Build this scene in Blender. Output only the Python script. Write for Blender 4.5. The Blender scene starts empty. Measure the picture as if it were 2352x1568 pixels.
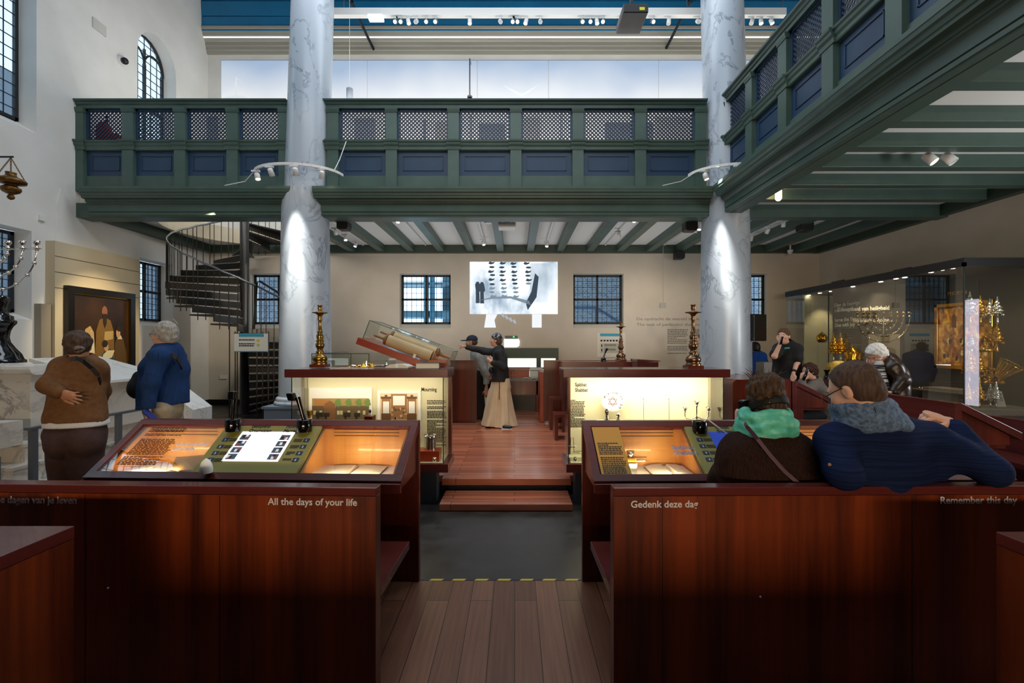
import bpy, math, random
import numpy as np
from mathutils import Vector as V, Matrix as M
random.seed(7)
S = bpy.context.scene
COL = S.collection
PI = math.pi
# ---------------------------------------------------------------- camera
F, CX, CY, H = 1058.4, 1182.0, 790.0, 1.6      # pixels of focal length, principal point, eye height
cd = bpy.data.cameras.new('camera'); cd.sensor_width = 36; cd.lens = F * 36 / 2352
cd.shift_x = -(CX - 1176) / 2352; cd.shift_y = (CY - 784) / 2352
cd.clip_start = .05; cd.clip_end = 200
cam = bpy.data.objects.new('camera', cd); COL.objects.link(cam)
cam.location = (0, 0, H); cam.rotation_euler = (PI / 2, 0, 0); S.camera = cam
S.view_settings.view_transform = 'Standard'; S.view_settings.look = 'None'
S.view_settings.gamma = 1; S.view_settings.exposure = 0.0; S.view_settings.use_curve_mapping = False
def W(px, py, Y):                               # a measured direction at a real depth -> a point of the room
    return V(((px - CX) * Y / F, Y, H - (py - CY) * Y / F))
def WX(px, Y): return (px - CX) * Y / F
def WZ(py, Y): return H - (py - CY) * Y / F
# ---------------------------------------------------------------- world: overcast daylight
wd = bpy.data.worlds.new('world'); S.world = wd; wd.use_nodes = True
bg = wd.node_tree.nodes['Background']; bg.inputs[0].default_value = (.80, .90, 1.0, 1); bg.inputs[1].default_value = 3.4
# ---------------------------------------------------------------- room lights
def area(name, loc, to, sx, sy, power, col=(1, 1, 1), spread=180):
    l = bpy.data.lights.new(name, 'AREA'); l.shape = 'RECTANGLE'; l.size = sx; l.size_y = sy; l.energy = power; l.color = col
    l.spread = math.radians(spread)
    o = bpy.data.objects.new(name, l); COL.objects.link(o); o.location = loc
    o.rotation_euler = (V(to) - V(loc)).to_track_quat('-Z', 'Y').to_euler(); return o
def spot(name, loc, to, power, ang=40, blend=.6, col=(1, .82, .6), r=.04):
    l = bpy.data.lights.new(name, 'SPOT'); l.energy = power; l.spot_size = math.radians(ang); l.spot_blend = blend; l.color = col
    l.shadow_soft_size = r
    o = bpy.data.objects.new(name, l); COL.objects.link(o); o.location = loc
    o.rotation_euler = (V(to) - V(loc)).to_track_quat('-Z', 'Y').to_euler(); return o
COOL = (.86, .93, 1.0); WARM = (1, .80, .56)
area('vault_fill', (-.5, 2.1, 9.4), (-.3, 7.5, 3.4), 9, 2.4, 235, COOL); area('vault_fill', (-.5, 7.4, 9.6), (-.5, 7.0, 0), 9, 2.2, 340, COOL)   # unseen panels added under the vault to fill the hall with daylight
area('rear_high_fill', (0, -7.4, 8.0), (0, 8, 4.6), 9, 2.0, 60, COOL)            # unseen fill panel added high behind the camera
area('rear_low_fill', (0, -7.6, 2.12), (0, 3, .9), 6, .35, 130, (1, .76, .50), 90)     # unseen low lamp added behind the camera to draw the bench shade line
area('right_aisle_fill', (8.2, 3.4, 2.3), (5, 4.4, 3.6), 1.4, 1.5, 190, (.94, .98, 1)); area('right_strip_light', (8.2, 5.63, 1.45), (0, 5.63, 1.45), .26, 1.9, 5, (.86, .80, 1))   # both added: unseen fill for the right ceiling, strip reflected in the case glass
area('gallery_fill', (0, 9.3, 5.2), (0, 12.4, 7.0), 14, .2, 300, (1, .96, .9))  # hidden panel added behind the parapet to brighten the gallery wall
for x_ in (-2.4, 2.6): area('back_ceiling_fill', (x_, 10.6, 1.12), (x_, 10.6, 4), 2.4, .5, 30, (.86, .93, 1))  # hidden panels added behind the partitions to brighten the back aisle ceiling
spot('platform_fill', (-.1, 5.2, 9.0), (-.1, 6.6, .16), 900, 22, .7, (1, .93, .84), .12)  # lamp without a fixture, added to brighten the platform
# ---------------------------------------------------------------- materials
def C(h, a=1.0):
    h = h.lstrip('#'); h = ''.join(c * 2 for c in h) if len(h) == 3 else h; r = []
    for i in (0, 2, 4):
        c = int(h[i:i + 2], 16) / 255
        r.append(c / 12.92 if c <= .04045 else ((c + .055) / 1.055) ** 2.4)
    return (*r, a)
MATS = {}
def mat(name, col, rough=.5, metal=0.0, emit=None, estr=1.0, spec=.5, bump=None, alpha=None, coat=0, sheen=0, trans=0):
    if name in MATS: return MATS[name]
    m = bpy.data.materials.new(name); m.use_nodes = True; nt = m.node_tree; b = nt.nodes['Principled BSDF']
    c = C(col) if isinstance(col, str) else (*col[:3], 1)
    b.inputs['Base Color'].default_value = c; b.inputs['Roughness'].default_value = rough; b.inputs['Metallic'].default_value = metal
    b.inputs['Specular IOR Level'].default_value = spec; b.inputs['Coat Weight'].default_value = coat; b.inputs['Sheen Weight'].default_value = sheen
    if emit: b.inputs['Emission Color'].default_value = C(emit) if isinstance(emit, str) else (*emit, 1); b.inputs['Emission Strength'].default_value = estr
    if bump: addbump(m, *bump)
    MATS[name] = m; return m
def node(m, t, **kw):
    n = m.node_tree.nodes.new(t)
    for k, v in kw.items():
        if k.startswith('i_'):
            n.inputs[k[2:].replace('_', ' ')].default_value = v
        else: setattr(n, k, v)
    return n
def link(m, a, b): m.node_tree.links.new(a, b)
def bsdf(m): return m.node_tree.nodes['Principled BSDF']
def coords(m, scale=(1, 1, 1), kind='Object', rot=(0, 0, 0)):
    t = node(m, 'ShaderNodeTexCoord'); mp = node(m, 'ShaderNodeMapping'); mp.inputs['Scale'].default_value = scale
    mp.inputs['Rotation'].default_value = rot
    link(m, t.outputs[kind], mp.inputs[0]); return mp.outputs[0]
def addbump(m, scale, strength, dist=.01, stretch=(1, 1, 1)):
    n = node(m, 'ShaderNodeTexNoise'); n.inputs['Scale'].default_value = scale; n.inputs['Detail'].default_value = 4
    link(m, coords(m, stretch), n.inputs['Vector']); bp = node(m, 'ShaderNodeBump'); bp.inputs['Strength'].default_value = strength
    bp.inputs['Distance'].default_value = dist
    link(m, n.outputs[0], bp.inputs['Height']); link(m, bp.outputs[0], bsdf(m).inputs['Normal'])
def ramp(m, fac, stops):
    r = node(m, 'ShaderNodeValToRGB'); e = r.color_ramp.elements
    while len(e) < len(stops): e.new(.5)
    for x, (p, c) in zip(e, stops): x.position = p; x.color = C(c) if isinstance(c, str) else (*c[:3], 1)
    link(m, fac, r.inputs[0]); return r.outputs[0]
def noisemat(name, stops, scale=(1, 1, 1), nscale=5, detail=5, rough=.5, dist=0, bump=0, coat=0, metal=0, sheen=0, spec=.5):
    if name in MATS: return MATS[name]
    m = mat(name, '#888888', rough, metal, coat=coat, sheen=sheen, spec=spec)
    n = node(m, 'ShaderNodeTexNoise'); n.inputs['Scale'].default_value = nscale; n.inputs['Detail'].default_value = detail
    n.inputs['Distortion'].default_value = dist
    link(m, coords(m, scale), n.inputs['Vector']); link(m, ramp(m, n.outputs[0], stops), bsdf(m).inputs['Base Color'])
    if bump:
        bp = node(m, 'ShaderNodeBump'); bp.inputs['Strength'].default_value = bump; bp.inputs['Distance'].default_value = .01
        link(m, n.outputs[0], bp.inputs['Height']); link(m, bp.outputs[0], bsdf(m).inputs['Normal'])
    return m
def planks(name, cols, along='X', width=.12, length=1.6, rough=.35, grain=.35, gap='#1a0d08', coat=0):
    """boards: brick texture for the joints, stretched noise for the grain"""
    m = mat(name, '#888888', rough, coat=coat); rot = (0, 0, 0) if along == 'X' else (0, 0, PI / 2)
    v = coords(m, (1, 1, 1), rot=rot); b = node(m, 'ShaderNodeTexBrick'); link(m, v, b.inputs['Vector'])
    b.offset = .37; b.inputs['Scale'].default_value = 1; b.inputs['Brick Width'].default_value = length; b.inputs['Row Height'].default_value = width
    b.inputs['Mortar Size'].default_value = .0022; b.inputs['Mortar Smooth'].default_value = .2; b.inputs['Bias'].default_value = 0
    b.inputs['Color1'].default_value = C(cols[0]); b.inputs['Color2'].default_value = C(cols[1]); b.inputs['Mortar'].default_value = C(gap)
    n = node(m, 'ShaderNodeTexNoise'); n.inputs['Scale'].default_value = 6; n.inputs['Detail'].default_value = 6
    mp = node(m, 'ShaderNodeMapping'); mp.inputs['Scale'].default_value = (.35, 9, 1); link(m, v, mp.inputs[0]); link(m, mp.outputs[0], n.inputs['Vector'])
    r = ramp(m, n.outputs[0], [(.25, (1 - grain,) * 3), (.75, (1 + grain * .5,) * 3)])
    mx = node(m, 'ShaderNodeMix', data_type='RGBA', blend_type='MULTIPLY'); mx.inputs[0].default_value = 1
    link(m, b.outputs[0], mx.inputs[6]); link(m, r, mx.inputs[7]); link(m, mx.outputs[2], bsdf(m).inputs['Base Color']); MATS[name] = m; return m
def wood(name, dark, light, rough=.3, axis='Z', sc=1.0, coat=.15):
    """veneer with long grain along an axis and broad tone bands across it"""
    if name in MATS: return MATS[name]
    m = mat(name, '#888888', rough, coat=coat)
    s = {'Z': (9, 9, .35), 'X': (.35, 9, 9), 'Y': (9, .35, 9)}[axis]
    v = coords(m, tuple(k * sc for k in s))
    n = node(m, 'ShaderNodeTexNoise'); n.inputs['Scale'].default_value = .55; n.inputs['Detail'].default_value = 3; n.inputs['Distortion'].default_value = .3
    n2 = node(m, 'ShaderNodeTexNoise'); n2.inputs['Scale'].default_value = 5; n2.inputs['Detail'].default_value = 6
    link(m, v, n.inputs['Vector']); link(m, v, n2.inputs['Vector'])
    mx = node(m, 'ShaderNodeMath', operation='MULTIPLY_ADD'); link(m, n2.outputs[0], mx.inputs[0]); mx.inputs[1].default_value = .35
    sb = node(m, 'ShaderNodeMath', operation='SUBTRACT'); link(m, n.outputs[0], sb.inputs[0]); sb.inputs[1].default_value = .17
    link(m, sb.outputs[0], mx.inputs[2]); link(m, ramp(m, mx.outputs[0], [(.32, dark), (.68, light)]), bsdf(m).inputs['Base Color']); return m
def glass(name, tint=(1, 1, 1), refl=.05, rough=.0):
    """thin clear pane: see-through with a fresnel mirror"""
    if name in MATS: return MATS[name]
    m = bpy.data.materials.new(name); m.use_nodes = True; nt = m.node_tree; nt.nodes.clear()
    o = nt.nodes.new('ShaderNodeOutputMaterial'); t = nt.nodes.new('ShaderNodeBsdfTransparent'); t.inputs[0].default_value = (*tint, 1)
    g = nt.nodes.new('ShaderNodeBsdfGlossy'); g.inputs['Roughness'].default_value = rough
    lw = nt.nodes.new('ShaderNodeFresnel'); lw.inputs[0].default_value = 1.5; mu = nt.nodes.new('ShaderNodeMath'); mu.operation = 'MULTIPLY'
    mu.inputs[1].default_value = refl / .04 * .5; mu.use_clamp = True; nt.links.new(lw.outputs[0], mu.inputs[0])
    x = nt.nodes.new('ShaderNodeMixShader'); nt.links.new(mu.outputs[0], x.inputs[0]); nt.links.new(t.outputs[0], x.inputs[1]); nt.links.new(g.outputs[0], x.inputs[2])
    nt.links.new(x.outputs[0], o.inputs[0]); MATS[name] = m; return m
# ---------------------------------------------------------------- mesh builder
class B:
    def __init__(s): s.v = []; s.f = []; s.sm = []
    def add(s, vs, fs, smooth=False):
        n = len(s.v); s.v += [tuple(p) for p in vs]; s.f += [tuple(i + n for i in f) for f in fs]; s.sm += [smooth] * len(fs); return s
    def box(s, x0, x1, y0, y1, z0, z1):
        x0, x1 = min(x0, x1), max(x0, x1); y0, y1 = min(y0, y1), max(y0, y1); z0, z1 = min(z0, z1), max(z0, z1)
        return s.add([(x0, y0, z0), (x1, y0, z0), (x1, y1, z0), (x0, y1, z0), (x0, y0, z1), (x1, y0, z1), (x1, y1, z1), (x0, y1, z1)],
                     [(0, 3, 2, 1), (4, 5, 6, 7), (0, 1, 5, 4), (1, 2, 6, 5), (2, 3, 7, 6), (3, 0, 4, 7)])
    def obox(s, c, ax, ay, az):                 # centre and three half-axis vectors
        c, ax, ay, az = V(c), V(ax), V(ay), V(az)
        p = [c + sx * ax + sy * ay + sz * az for sz in (-1, 1) for sx, sy in ((-1, -1), (1, -1), (1, 1), (-1, 1))]
        return s.add(p, [(0, 3, 2, 1), (4, 5, 6, 7), (0, 1, 5, 4), (1, 2, 6, 5), (2, 3, 7, 6), (3, 0, 4, 7)])
    def bar(s, a, b, w, h=None, up=(0, 0, 1)):  # square bar from a to b
        a, b = V(a), V(b); d = (b - a).normalized(); u = V(up)
        if abs(d.dot(u)) > .98: u = V((0, 1, 0))
        r = d.cross(u).normalized(); u = r.cross(d)
        return s.obox((a + b) / 2, (b - a) / 2, r * w / 2, u * (h or w) / 2)
    def prism(s, poly, fn, a, b):               # 2-D polygon swept between fn(p, q, a) and fn(p, q, b)
        n = len(poly); v = [fn(p, q, a) for p, q in poly] + [fn(p, q, b) for p, q in poly]
        return s.add(v, [tuple(range(n))[::-1], tuple(range(n, 2 * n))] + [(i, (i + 1) % n, n + (i + 1) % n, n + i) for i in range(n)])
    def quad(s, *p): return s.add(p, [tuple(range(len(p)))])
    def tube(s, pts, r, n=8, caps=True):
        pts = [V(p) for p in pts]; rs = r if isinstance(r, (list, tuple)) else [r] * len(pts); vs = []; u = None
        for i, p in enumerate(pts):
            d = (pts[min(i + 1, len(pts) - 1)] - pts[max(i - 1, 0)]).normalized()
            if u is None: u = d.cross(V((0, 0, 1)) if abs(d.z) < .9 else V((0, 1, 0))).normalized()
            u = (u - d * u.dot(d)).normalized(); w = d.cross(u)
            vs += [p + rs[i] * (math.cos(2 * PI * k / n) * u + math.sin(2 * PI * k / n) * w) for k in range(n)]
        m = len(pts); fs = [(i * n + k, i * n + (k + 1) % n, (i + 1) * n + (k + 1) % n, (i + 1) * n + k) for i in range(m - 1) for k in range(n)]
        s.add(vs, fs, n > 5)
        if caps: s.add(vs[:n], [tuple(range(n))[::-1]]); s.add(vs[-n:], [tuple(range(n))])
        return s
    def lathe(s, prof, n=24, c=(0, 0, 0), ax=None):   # profile [(r, z)...] about a vertical (or given) axis
        c = V(c); R = M.Identity(3) if ax is None else V((0, 0, 1)).rotation_difference(V(ax)).to_matrix()
        vs = [c + R @ V((r * math.cos(2 * PI * k / n), r * math.sin(2 * PI * k / n), z)) for r, z in prof for k in range(n)]
        m = len(prof); fs = [(i * n + k, i * n + (k + 1) % n, (i + 1) * n + (k + 1) % n, (i + 1) * n + k) for i in range(m - 1) for k in range(n)]
        s.add(vs, fs, True)
        if prof[0][0] > 1e-4: s.add(vs[:n], [tuple(range(n))[::-1]])
        if prof[-1][0] > 1e-4: s.add(vs[-n:], [tuple(range(n))])
        return s
    def ball(s, c, r, nu=12, nv=8, R=None):
        r = (r, r, r) if not isinstance(r, (list, tuple)) else r; c = V(c); vs = []
        for j in range(nv + 1):
            t = PI * j / nv
            for i in range(nu):
                q = V((r[0] * math.sin(t) * math.cos(2 * PI * i / nu), r[1] * math.sin(t) * math.sin(2 * PI * i / nu), -r[2] * math.cos(t)))
                vs.append(c + (R @ q if R else q))
        return s.add(vs, [(j * nu + i, j * nu + (i + 1) % nu, (j + 1) * nu + (i + 1) % nu, (j + 1) * nu + i) for j in range(nv) for i in range(nu)], True)
    def cyl(s, a, b, r, n=16): return s.tube([a, b], r, n)
def woff(o):
    p = V((0, 0, 0))
    while o is not None: p = p + o.location; o = o.parent
    return p
def ob(name, b, m, parent=None, bevel=0, **props):
    """ONE mesh object; vertices are given in room coordinates"""
    off = woff(parent) if parent else V((0, 0, 0)); me = bpy.data.meshes.new(name)
    me.from_pydata([(p[0] - off.x, p[1] - off.y, p[2] - off.z) for p in b.v], [], b.f)
    me.polygons.foreach_set('use_smooth', b.sm); me.materials.append(m); me.update()
    o = bpy.data.objects.new(name, me); COL.objects.link(o)
    if parent: o.parent = parent
    if bevel:
        md = o.modifiers.new('edge', 'BEVEL'); md.width = bevel; md.segments = 2; md.limit_method = 'ANGLE'; md.angle_limit = .7
    for k, v in props.items(): o[k] = v
    return o
def tag(o, label, cat, group=None):
    o['label'] = label; o['category'] = cat
    if group: o['group'] = group
    return o
def thing(name, label, cat, loc=(0, 0, 0), group=None):
    o = bpy.data.objects.new(name, None); COL.objects.link(o); o.location = loc; o.empty_display_size = .1; return tag(o, label, cat, group)
def one(name, b, m, label, cat, group=None, bevel=0): return tag(ob(name, b, m, bevel=bevel), label, cat, group)
def struct(name, b, m, bevel=0): o = ob(name, b, m, bevel=bevel); o['kind'] = 'structure'; return o
def dup(root, loc, label, rotz=0, group=None, scale=None):
    r = root.copy(); COL.objects.link(r); r.location = loc; r.rotation_euler = (0, 0, rotz); r['label'] = label
    if scale: r.scale = (scale,) * 3
    if group: r['group'] = group
    for ch in list(root.children):
        c = ch.copy(); COL.objects.link(c); c.parent = r
        for g in ch.children:
            d = g.copy(); COL.objects.link(d); d.parent = c
    return r
def lathed(name, prof, m, n=24, c=(0, 0, 0), parent=None): return ob(name, B().lathe(prof, n, c), m, parent)
def text(name, body, m, org, right, up, width=None, height=None, parent=None, bold=.0, align='LEFT', extr=.0008, sp=1.0):
    cu = bpy.data.curves.new(name, 'FONT'); cu.body = body; cu.size = 1; cu.extrude = .01; cu.offset = bold; cu.align_x = align; cu.space_character = sp
    cu.resolution_u = 3; to = bpy.data.objects.new('t', cu); COL.objects.link(to); dg = bpy.context.evaluated_depsgraph_get()
    me = bpy.data.meshes.new_from_object(to.evaluated_get(dg)); bpy.data.objects.remove(to); bpy.data.curves.remove(cu)
    co = np.empty(len(me.vertices) * 3, np.float32); me.vertices.foreach_get('co', co); co = co.reshape(-1, 3)
    if len(co) == 0: co = np.zeros((0, 3), np.float32)
    x0, x1 = (co[:, 0].min(), co[:, 0].max()) if len(co) else (0, 1); sx = width / (x1 - x0) if width else height; sy = height if height else sx
    r, u = V(right).normalized(), V(up).normalized(); n = r.cross(u); off = woff(parent) if parent else V((0, 0, 0)); o0 = V(org) - off
    P = np.array([list(r), list(u), list(n)], np.float32); zz = np.clip(co[:, 2:3] / .01, -1, 1) * extr
    base = {'LEFT': x0, 'CENTER': (x0 + x1) / 2, 'RIGHT': x1}[align]
    co2 = (co[:, :1] - base) * sx * P[0] + co[:, 1:2] * sy * P[1] + (zz + extr) * P[2] + np.array(list(o0), np.float32)
    me.vertices.foreach_set('co', co2.ravel()); me.materials.clear(); me.materials.append(m); me.update()
    o = bpy.data.objects.new(name, me); COL.objects.link(o)
    if parent: o.parent = parent
    return o
def textlines(name, m, org, right, up, w, h, rows, parent=None, seed=1, fill=.55, thick=.0006):
    """a paragraph too small to read: rows of word-long dashes"""
    rnd = random.Random(seed); r, u = V(right).normalized(), V(up).normalized(); n = r.cross(u); b = B(); o = V(org)
    for k in range(rows):
        if rnd.random() < .08 and k: continue
        x = 0; end = w * (1 - rnd.random() * .12)
        if rnd.random() < .12: end *= .5
        yy = -h * (k + .5) / rows; hh = h / rows * fill / 2
        while x < end:
            l = min(w * (.04 + .10 * rnd.random()), end - x); c = o + r * (x + l / 2) + u * yy + n * thick
            b.obox(c, r * l / 2, u * hh, n * thick); x += l + w * .022
    return ob(name, b, m, parent)
def plate(poly, org, right, up, thick=.001, lift=0.0):
    """flat 2-D polygon [(a,b)...] as a thin plate on a plane"""
    r, u = V(right).normalized(), V(up).normalized(); n = r.cross(u); o = V(org)
    return B().prism(poly, lambda p, q, t: o + r * p + u * q + n * (lift + t), 0, thick)
def ellipse(cx, cy, rx, ry, n=20, a0=0, a1=2 * PI, rot=0):
    c, s = math.cos(rot), math.sin(rot); P = []
    for k in range(n):
        t = a0 + (a1 - a0) * k / n; x, y = rx * math.cos(t), ry * math.sin(t); P.append((cx + x * c - y * s, cy + x * s + y * c))
    return P
def rect(x0, y0, x1, y1): return [(x0, y0), (x1, y0), (x1, y1), (x0, y1)]
ORD = 'first second third fourth fifth sixth seventh eighth ninth tenth eleventh twelfth thirteenth fourteenth fifteenth sixteenth seventeenth eighteenth nineteenth twentieth twenty-first twenty-second twenty-third twenty-fourth'.split()
# ---------------------------------------------------------------- palette
def vein(name, base, v1, scale=(1, 1, 1), ns=1.6, width=.022, rough=.25, amt=.75):
    if name in MATS: return MATS[name]
    m = mat(name, base, rough); vv = coords(m, scale)
    a = node(m, 'ShaderNodeTexNoise'); a.inputs['Scale'].default_value = ns; a.inputs['Detail'].default_value = 7; a.inputs['Roughness'].default_value = .62; a.inputs['Distortion'].default_value = .9
    c = node(m, 'ShaderNodeTexNoise'); c.inputs['Scale'].default_value = ns * .8; c.inputs['Detail'].default_value = 3
    link(m, vv, a.inputs['Vector']); link(m, vv, c.inputs['Vector'])
    r = ramp(m, a.outputs[0], [(.5 - width * 2.5, (0, 0, 0)), (.5 - width * .3, (1, 1, 1)), (.5, (1, 1, 1)), (.5 + width, (0, 0, 0))])
    mu = node(m, 'ShaderNodeMath', operation='MULTIPLY'); link(m, r, mu.inputs[0])
    r2 = ramp(m, c.outputs[0], [(.38, (.05,) * 3), (.62, (amt,) * 3)]); link(m, r2, mu.inputs[1])
    mx = node(m, 'ShaderNodeMix', data_type='RGBA'); link(m, mu.outputs[0], mx.inputs[0]); mx.inputs[6].default_value = C(base); mx.inputs[7].default_value = C(v1)
    link(m, mx.outputs[2], bsdf(m).inputs['Base Color']); return m
WALL = noisemat('white_plaster', [(.3, '#dcdad4'), (.7, '#e6e4df')], nscale=1.5, rough=.75, bump=.05, spec=.25)
LOWWALL = noisemat('warm_plaster', [(.3, '#d3c9b9'), (.7, '#ddd3c4')], nscale=1.5, rough=.75, spec=.25)
CEILW = mat('ceiling_white', '#ebe7e0', .8, spec=.2)
GREEN = noisemat('green_paint', [(.3, '#40564f'), (.7, '#4a6057')], nscale=3, rough=.42, bump=.03)
GREEND = noisemat('dark_green_paint', [(.3, '#33443a'), (.7, '#3a4b40')], nscale=3, rough=.45)
BLUE = noisemat('blue_paint', [(.3, '#213a56'), (.7, '#28435f')], nscale=2, rough=.4)
LATT = mat('lattice_blue', '#22324a', .45)
VAULT = noisemat('vault_blue', [(.3, '#126a98'), (.7, '#1674a4')], nscale=2, rough=.5)
BEIGE = noisemat('cornice_beige', [(.3, '#98958a'), (.7, '#a3a094')], scale=(.2, 3, 3), nscale=3, rough=.45)
MARB = vein('column_marble', '#aeb8c3', '#667080', (1, 1, .6), 1.5, .013, .28, .75)
MARB2 = vein('podium_marble', '#cfc9bf', '#77726c', (1, 1, 1), 2.2, .03, .3, .7)
MARBL = vein('white_marble', '#e6e5e1', '#a8a7a5', (1, 1, 1), 2.0, .02, .25, .5)
PLINTH = mat('plinth_grey', '#6f7a88', .5)
BLACK = mat('black_metal', '#0e0f10', .35, .4); BLK = mat('black_plastic', '#0b0b0c', .4); BLKG = mat('black_gloss', '#08080a', .12)
WHITEP = mat('white_plastic', '#e4e4e2', .4); GREYM = mat('grey_metal', '#8d939b', .35, .8)
LAMPON = mat('lamp_lit', '#ffffff', emit='#fff0d6', estr=14); LAMPDIM = mat('lamp_soft', '#ffffff', emit='#fff3e2', estr=2)
WIRE = mat('wire_grey', '#6b6e70', .5)
LEAD = mat('window_lead', '#1c2024', .5); WFRAME = mat('window_frame', '#14191d', .45)
PANE = glass('window_pane', (.80, .90, .95), .05)
STONE = None
XL, XR, YB, ZF = -8.3, 8.26, 12.5, -.04
# ---------------------------------------------------------------- walls with openings
def wall(name, axis, p0, p1, u0, u1, z0, z1, holes, m, arches=()):
    us = sorted({u0, u1, *[h[0] for h in holes], *[h[1] for h in holes]}); b = B()
    def bx(a, c, d, e):
        if e - d < 1e-6: return
        b.box(p0, p1, a, c, d, e) if axis == 'X' else b.box(a, c, p0, p1, d, e)
    for a, c in zip(us, us[1:]):
        z = z0
        for h in sorted([h for h in holes if h[0] <= a and h[1] >= c], key=lambda h: h[2]): bx(a, c, z, h[2]); z = h[3]
        bx(a, c, z, z1)
    fn = (lambda p, q, t: (t, p, q)) if axis == 'X' else (lambda p, q, t: (p, t, q))
    for (a, c, zs, zp) in arches:             # pointed-round head: fills the corners between springing zs and peak zp
        N = 10; mid = (a + c) / 2; r = (c - a) / 2
        for k in range(N):
            t0, t1 = PI * k / N, PI * (k + 1) / N
            A_ = (mid - r * math.cos(t0), zs + (zp - zs) * math.sin(t0)); B_ = (mid - r * math.cos(t1), zs + (zp - zs) * math.sin(t1))
            b.prism([A_, B_, (B_[0], zp), (A_[0], zp)], fn, p0, p1)
    return struct(name, b, m)
def window(name, axis, pos, u0, u1, z0, z1, cols=5, rows=4, arch=None, two=True, d=.05):
    """leaded window: outer frame with a cross, thin lead grid, one pane"""
    mk = (lambda a, c, lo, hi, t0=0, t1=d: (pos + t0, pos + t1, a, c, lo, hi)) if axis == 'X' else (lambda a, c, lo, hi, t0=0, t1=d: (a, c, pos + t0, pos + t1, lo, hi))
    fr = B(); w = .055; mu = (u0 + u1) / 2; mz = (z0 + z1) / 2
    top = arch[0] if arch else z1
    for q in ((u0, u0 + w, z0, top), (u1 - w, u1, z0, top), (u0, u1, z0, z0 + w), (mu - w / 2, mu + w / 2, z0, top), (u0, u1, mz - w / 2, mz + w / 2)): fr.box(*mk(*q))
    if not arch: fr.box(*mk(u0, u1, z1 - w, z1))
    else:
        zs, zp = arch; r = (u1 - u0) / 2
        P = lambda t, rr, c=mu, k=1: (pos + d / 2, c - rr * math.cos(t), zs + (zp - zs) * k * math.sin(t) * rr / r) if axis == 'X' else (c - rr * math.cos(t), pos + d / 2, zs + (zp - zs) * k * math.sin(t) * rr / r)
        fr.tube([P(PI * k / 20, r) for k in range(21)], w * .6, 6)
        for sg in (0, 1):                    # two small lancets inside the head
            c = mu + (-r / 2 if sg == 0 else r / 2); fr.tube([P(PI * k / 14, r / 2, c) for k in range(15)], w * .4, 6)
        fr.box(*mk(mu - w * .3, mu + w * .3, top, zs + (zp - zs) * .55))
    o = struct(name, fr, WFRAME)
    ld = B(); t = .011; hh = z1 if not arch else arch[1]
    for i in range(1, 2 * cols):
        u = u0 + (u1 - u0) * i / (2 * cols); lim = hh if not arch else arch[0] + (arch[1] - arch[0]) * math.sqrt(max(0, 1 - ((u - mu) / ((u1 - u0) / 2)) ** 2))
        ld.box(*mk(u - t / 2, u + t / 2, z0, lim, .015, .03))
    nr = 2 * rows
    for j in range(1, int(nr * (hh - z0) / (z1 - z0)) + 1):
        z = z0 + (z1 - z0) * j / nr
        if z > hh - .03: break
        k = 1 if not arch or z < arch[0] else math.sqrt(max(0, 1 - ((z - arch[0]) / (arch[1] - arch[0])) ** 2)); r = (u1 - u0) / 2 * k
        ld.box(*mk(mu - r, mu + r, z - t / 2, z + t / 2, .015, .03))
    ob('leading', ld, LEAD, o); g = B()
    zz = top if arch else z1; g.box(*mk(u0 + .01, u1 - .01, z0 + .01, zz, .02, .025))
    if arch:
        fn = (lambda p, q, t_: (pos + t_, p, q)) if axis == 'X' else (lambda p, q, t_: (p, pos + t_, q))
        g.prism([(mu + (u1 - u0) / 2 * math.cos(PI * k / 16), arch[0] + (arch[1] - arch[0]) * math.sin(PI * k / 16)) for k in range(17)], fn, .02, .025)
    ob('pane', g, PANE, o); return o
UP = [(6.25, 8.0, 5.25, 9.9, 9.0), (10.14, 11.3, 5.25, 8.75, 8.1), (2.6, 4.35, 5.25, 9.9, 9.0), (-1.6, .2, 5.25, 9.9, 9.0)]
LO = [(6.6, 7.92, 2.02, 3.54), (10.2, 11.2, 2.02, 3.52), (2.6, 3.9, 2.02, 3.54)]
wall('wall_left', 'X', XL - .38, XL, -8, YB + .4, -.3, 18.6, [(a, c, lo, hi) for a, c, lo, hi, s in UP] + LO, WALL, [(a, c, s, hi) for a, c, lo, hi, s in UP])
for i, (a, c, lo, hi, s) in enumerate(UP): window('window_%d' % (i + 1), 'X', XL - .34, a + .02, c - .02, lo + .2, hi, 4 if c - a > 1.3 else 3, 11 if c - a > 1.3 else 9, arch=(s, hi))
for i, (a, c, lo, hi) in enumerate(LO): window('window_%d' % (i + 5), 'X', XL - .33, a + .02, c - .02, lo + .12, hi - .02, 4, 5)
BW = [(-7.17, -5.80), (-3.118, -1.736), (1.594, 2.953), (5.50, 6.87)]
wall('wall_back', 'Y', YB, YB + .4, XL, XR, -.3, 10.6, [(a, c, 2.03, 3.51) for a, c in BW], LOWWALL)
for i, (a, c) in enumerate(BW): window('window_%d' % (i + 8), 'Y', YB + .17, a + .01, c - .01, 2.15, 3.50, 5, 4)
sl = B()
for a, c in BW: sl.prism([(YB + .001, 2.03), (YB + .2, 2.03), (YB + .2, 2.16)], lambda p, q, t: (t, p, q), a, c)
for a, c, lo, hi in LO: sl.prism([(XL - .001, lo), (XL - .36, lo), (XL - .36, lo + .13)], lambda p, q, t: (p, t, q), a, c)
for a, c, lo, hi, s in UP: sl.prism([(XL - .001, lo), (XL - .37, lo), (XL - .37, lo + .22)], lambda p, q, t: (p, t, q), a, c)
struct('trim_1', sl, WALL)
wall('wall_right', 'X', XR, XR + .35, -8, YB + .4, -.3, 18.6, [], LOWWALL)
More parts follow.
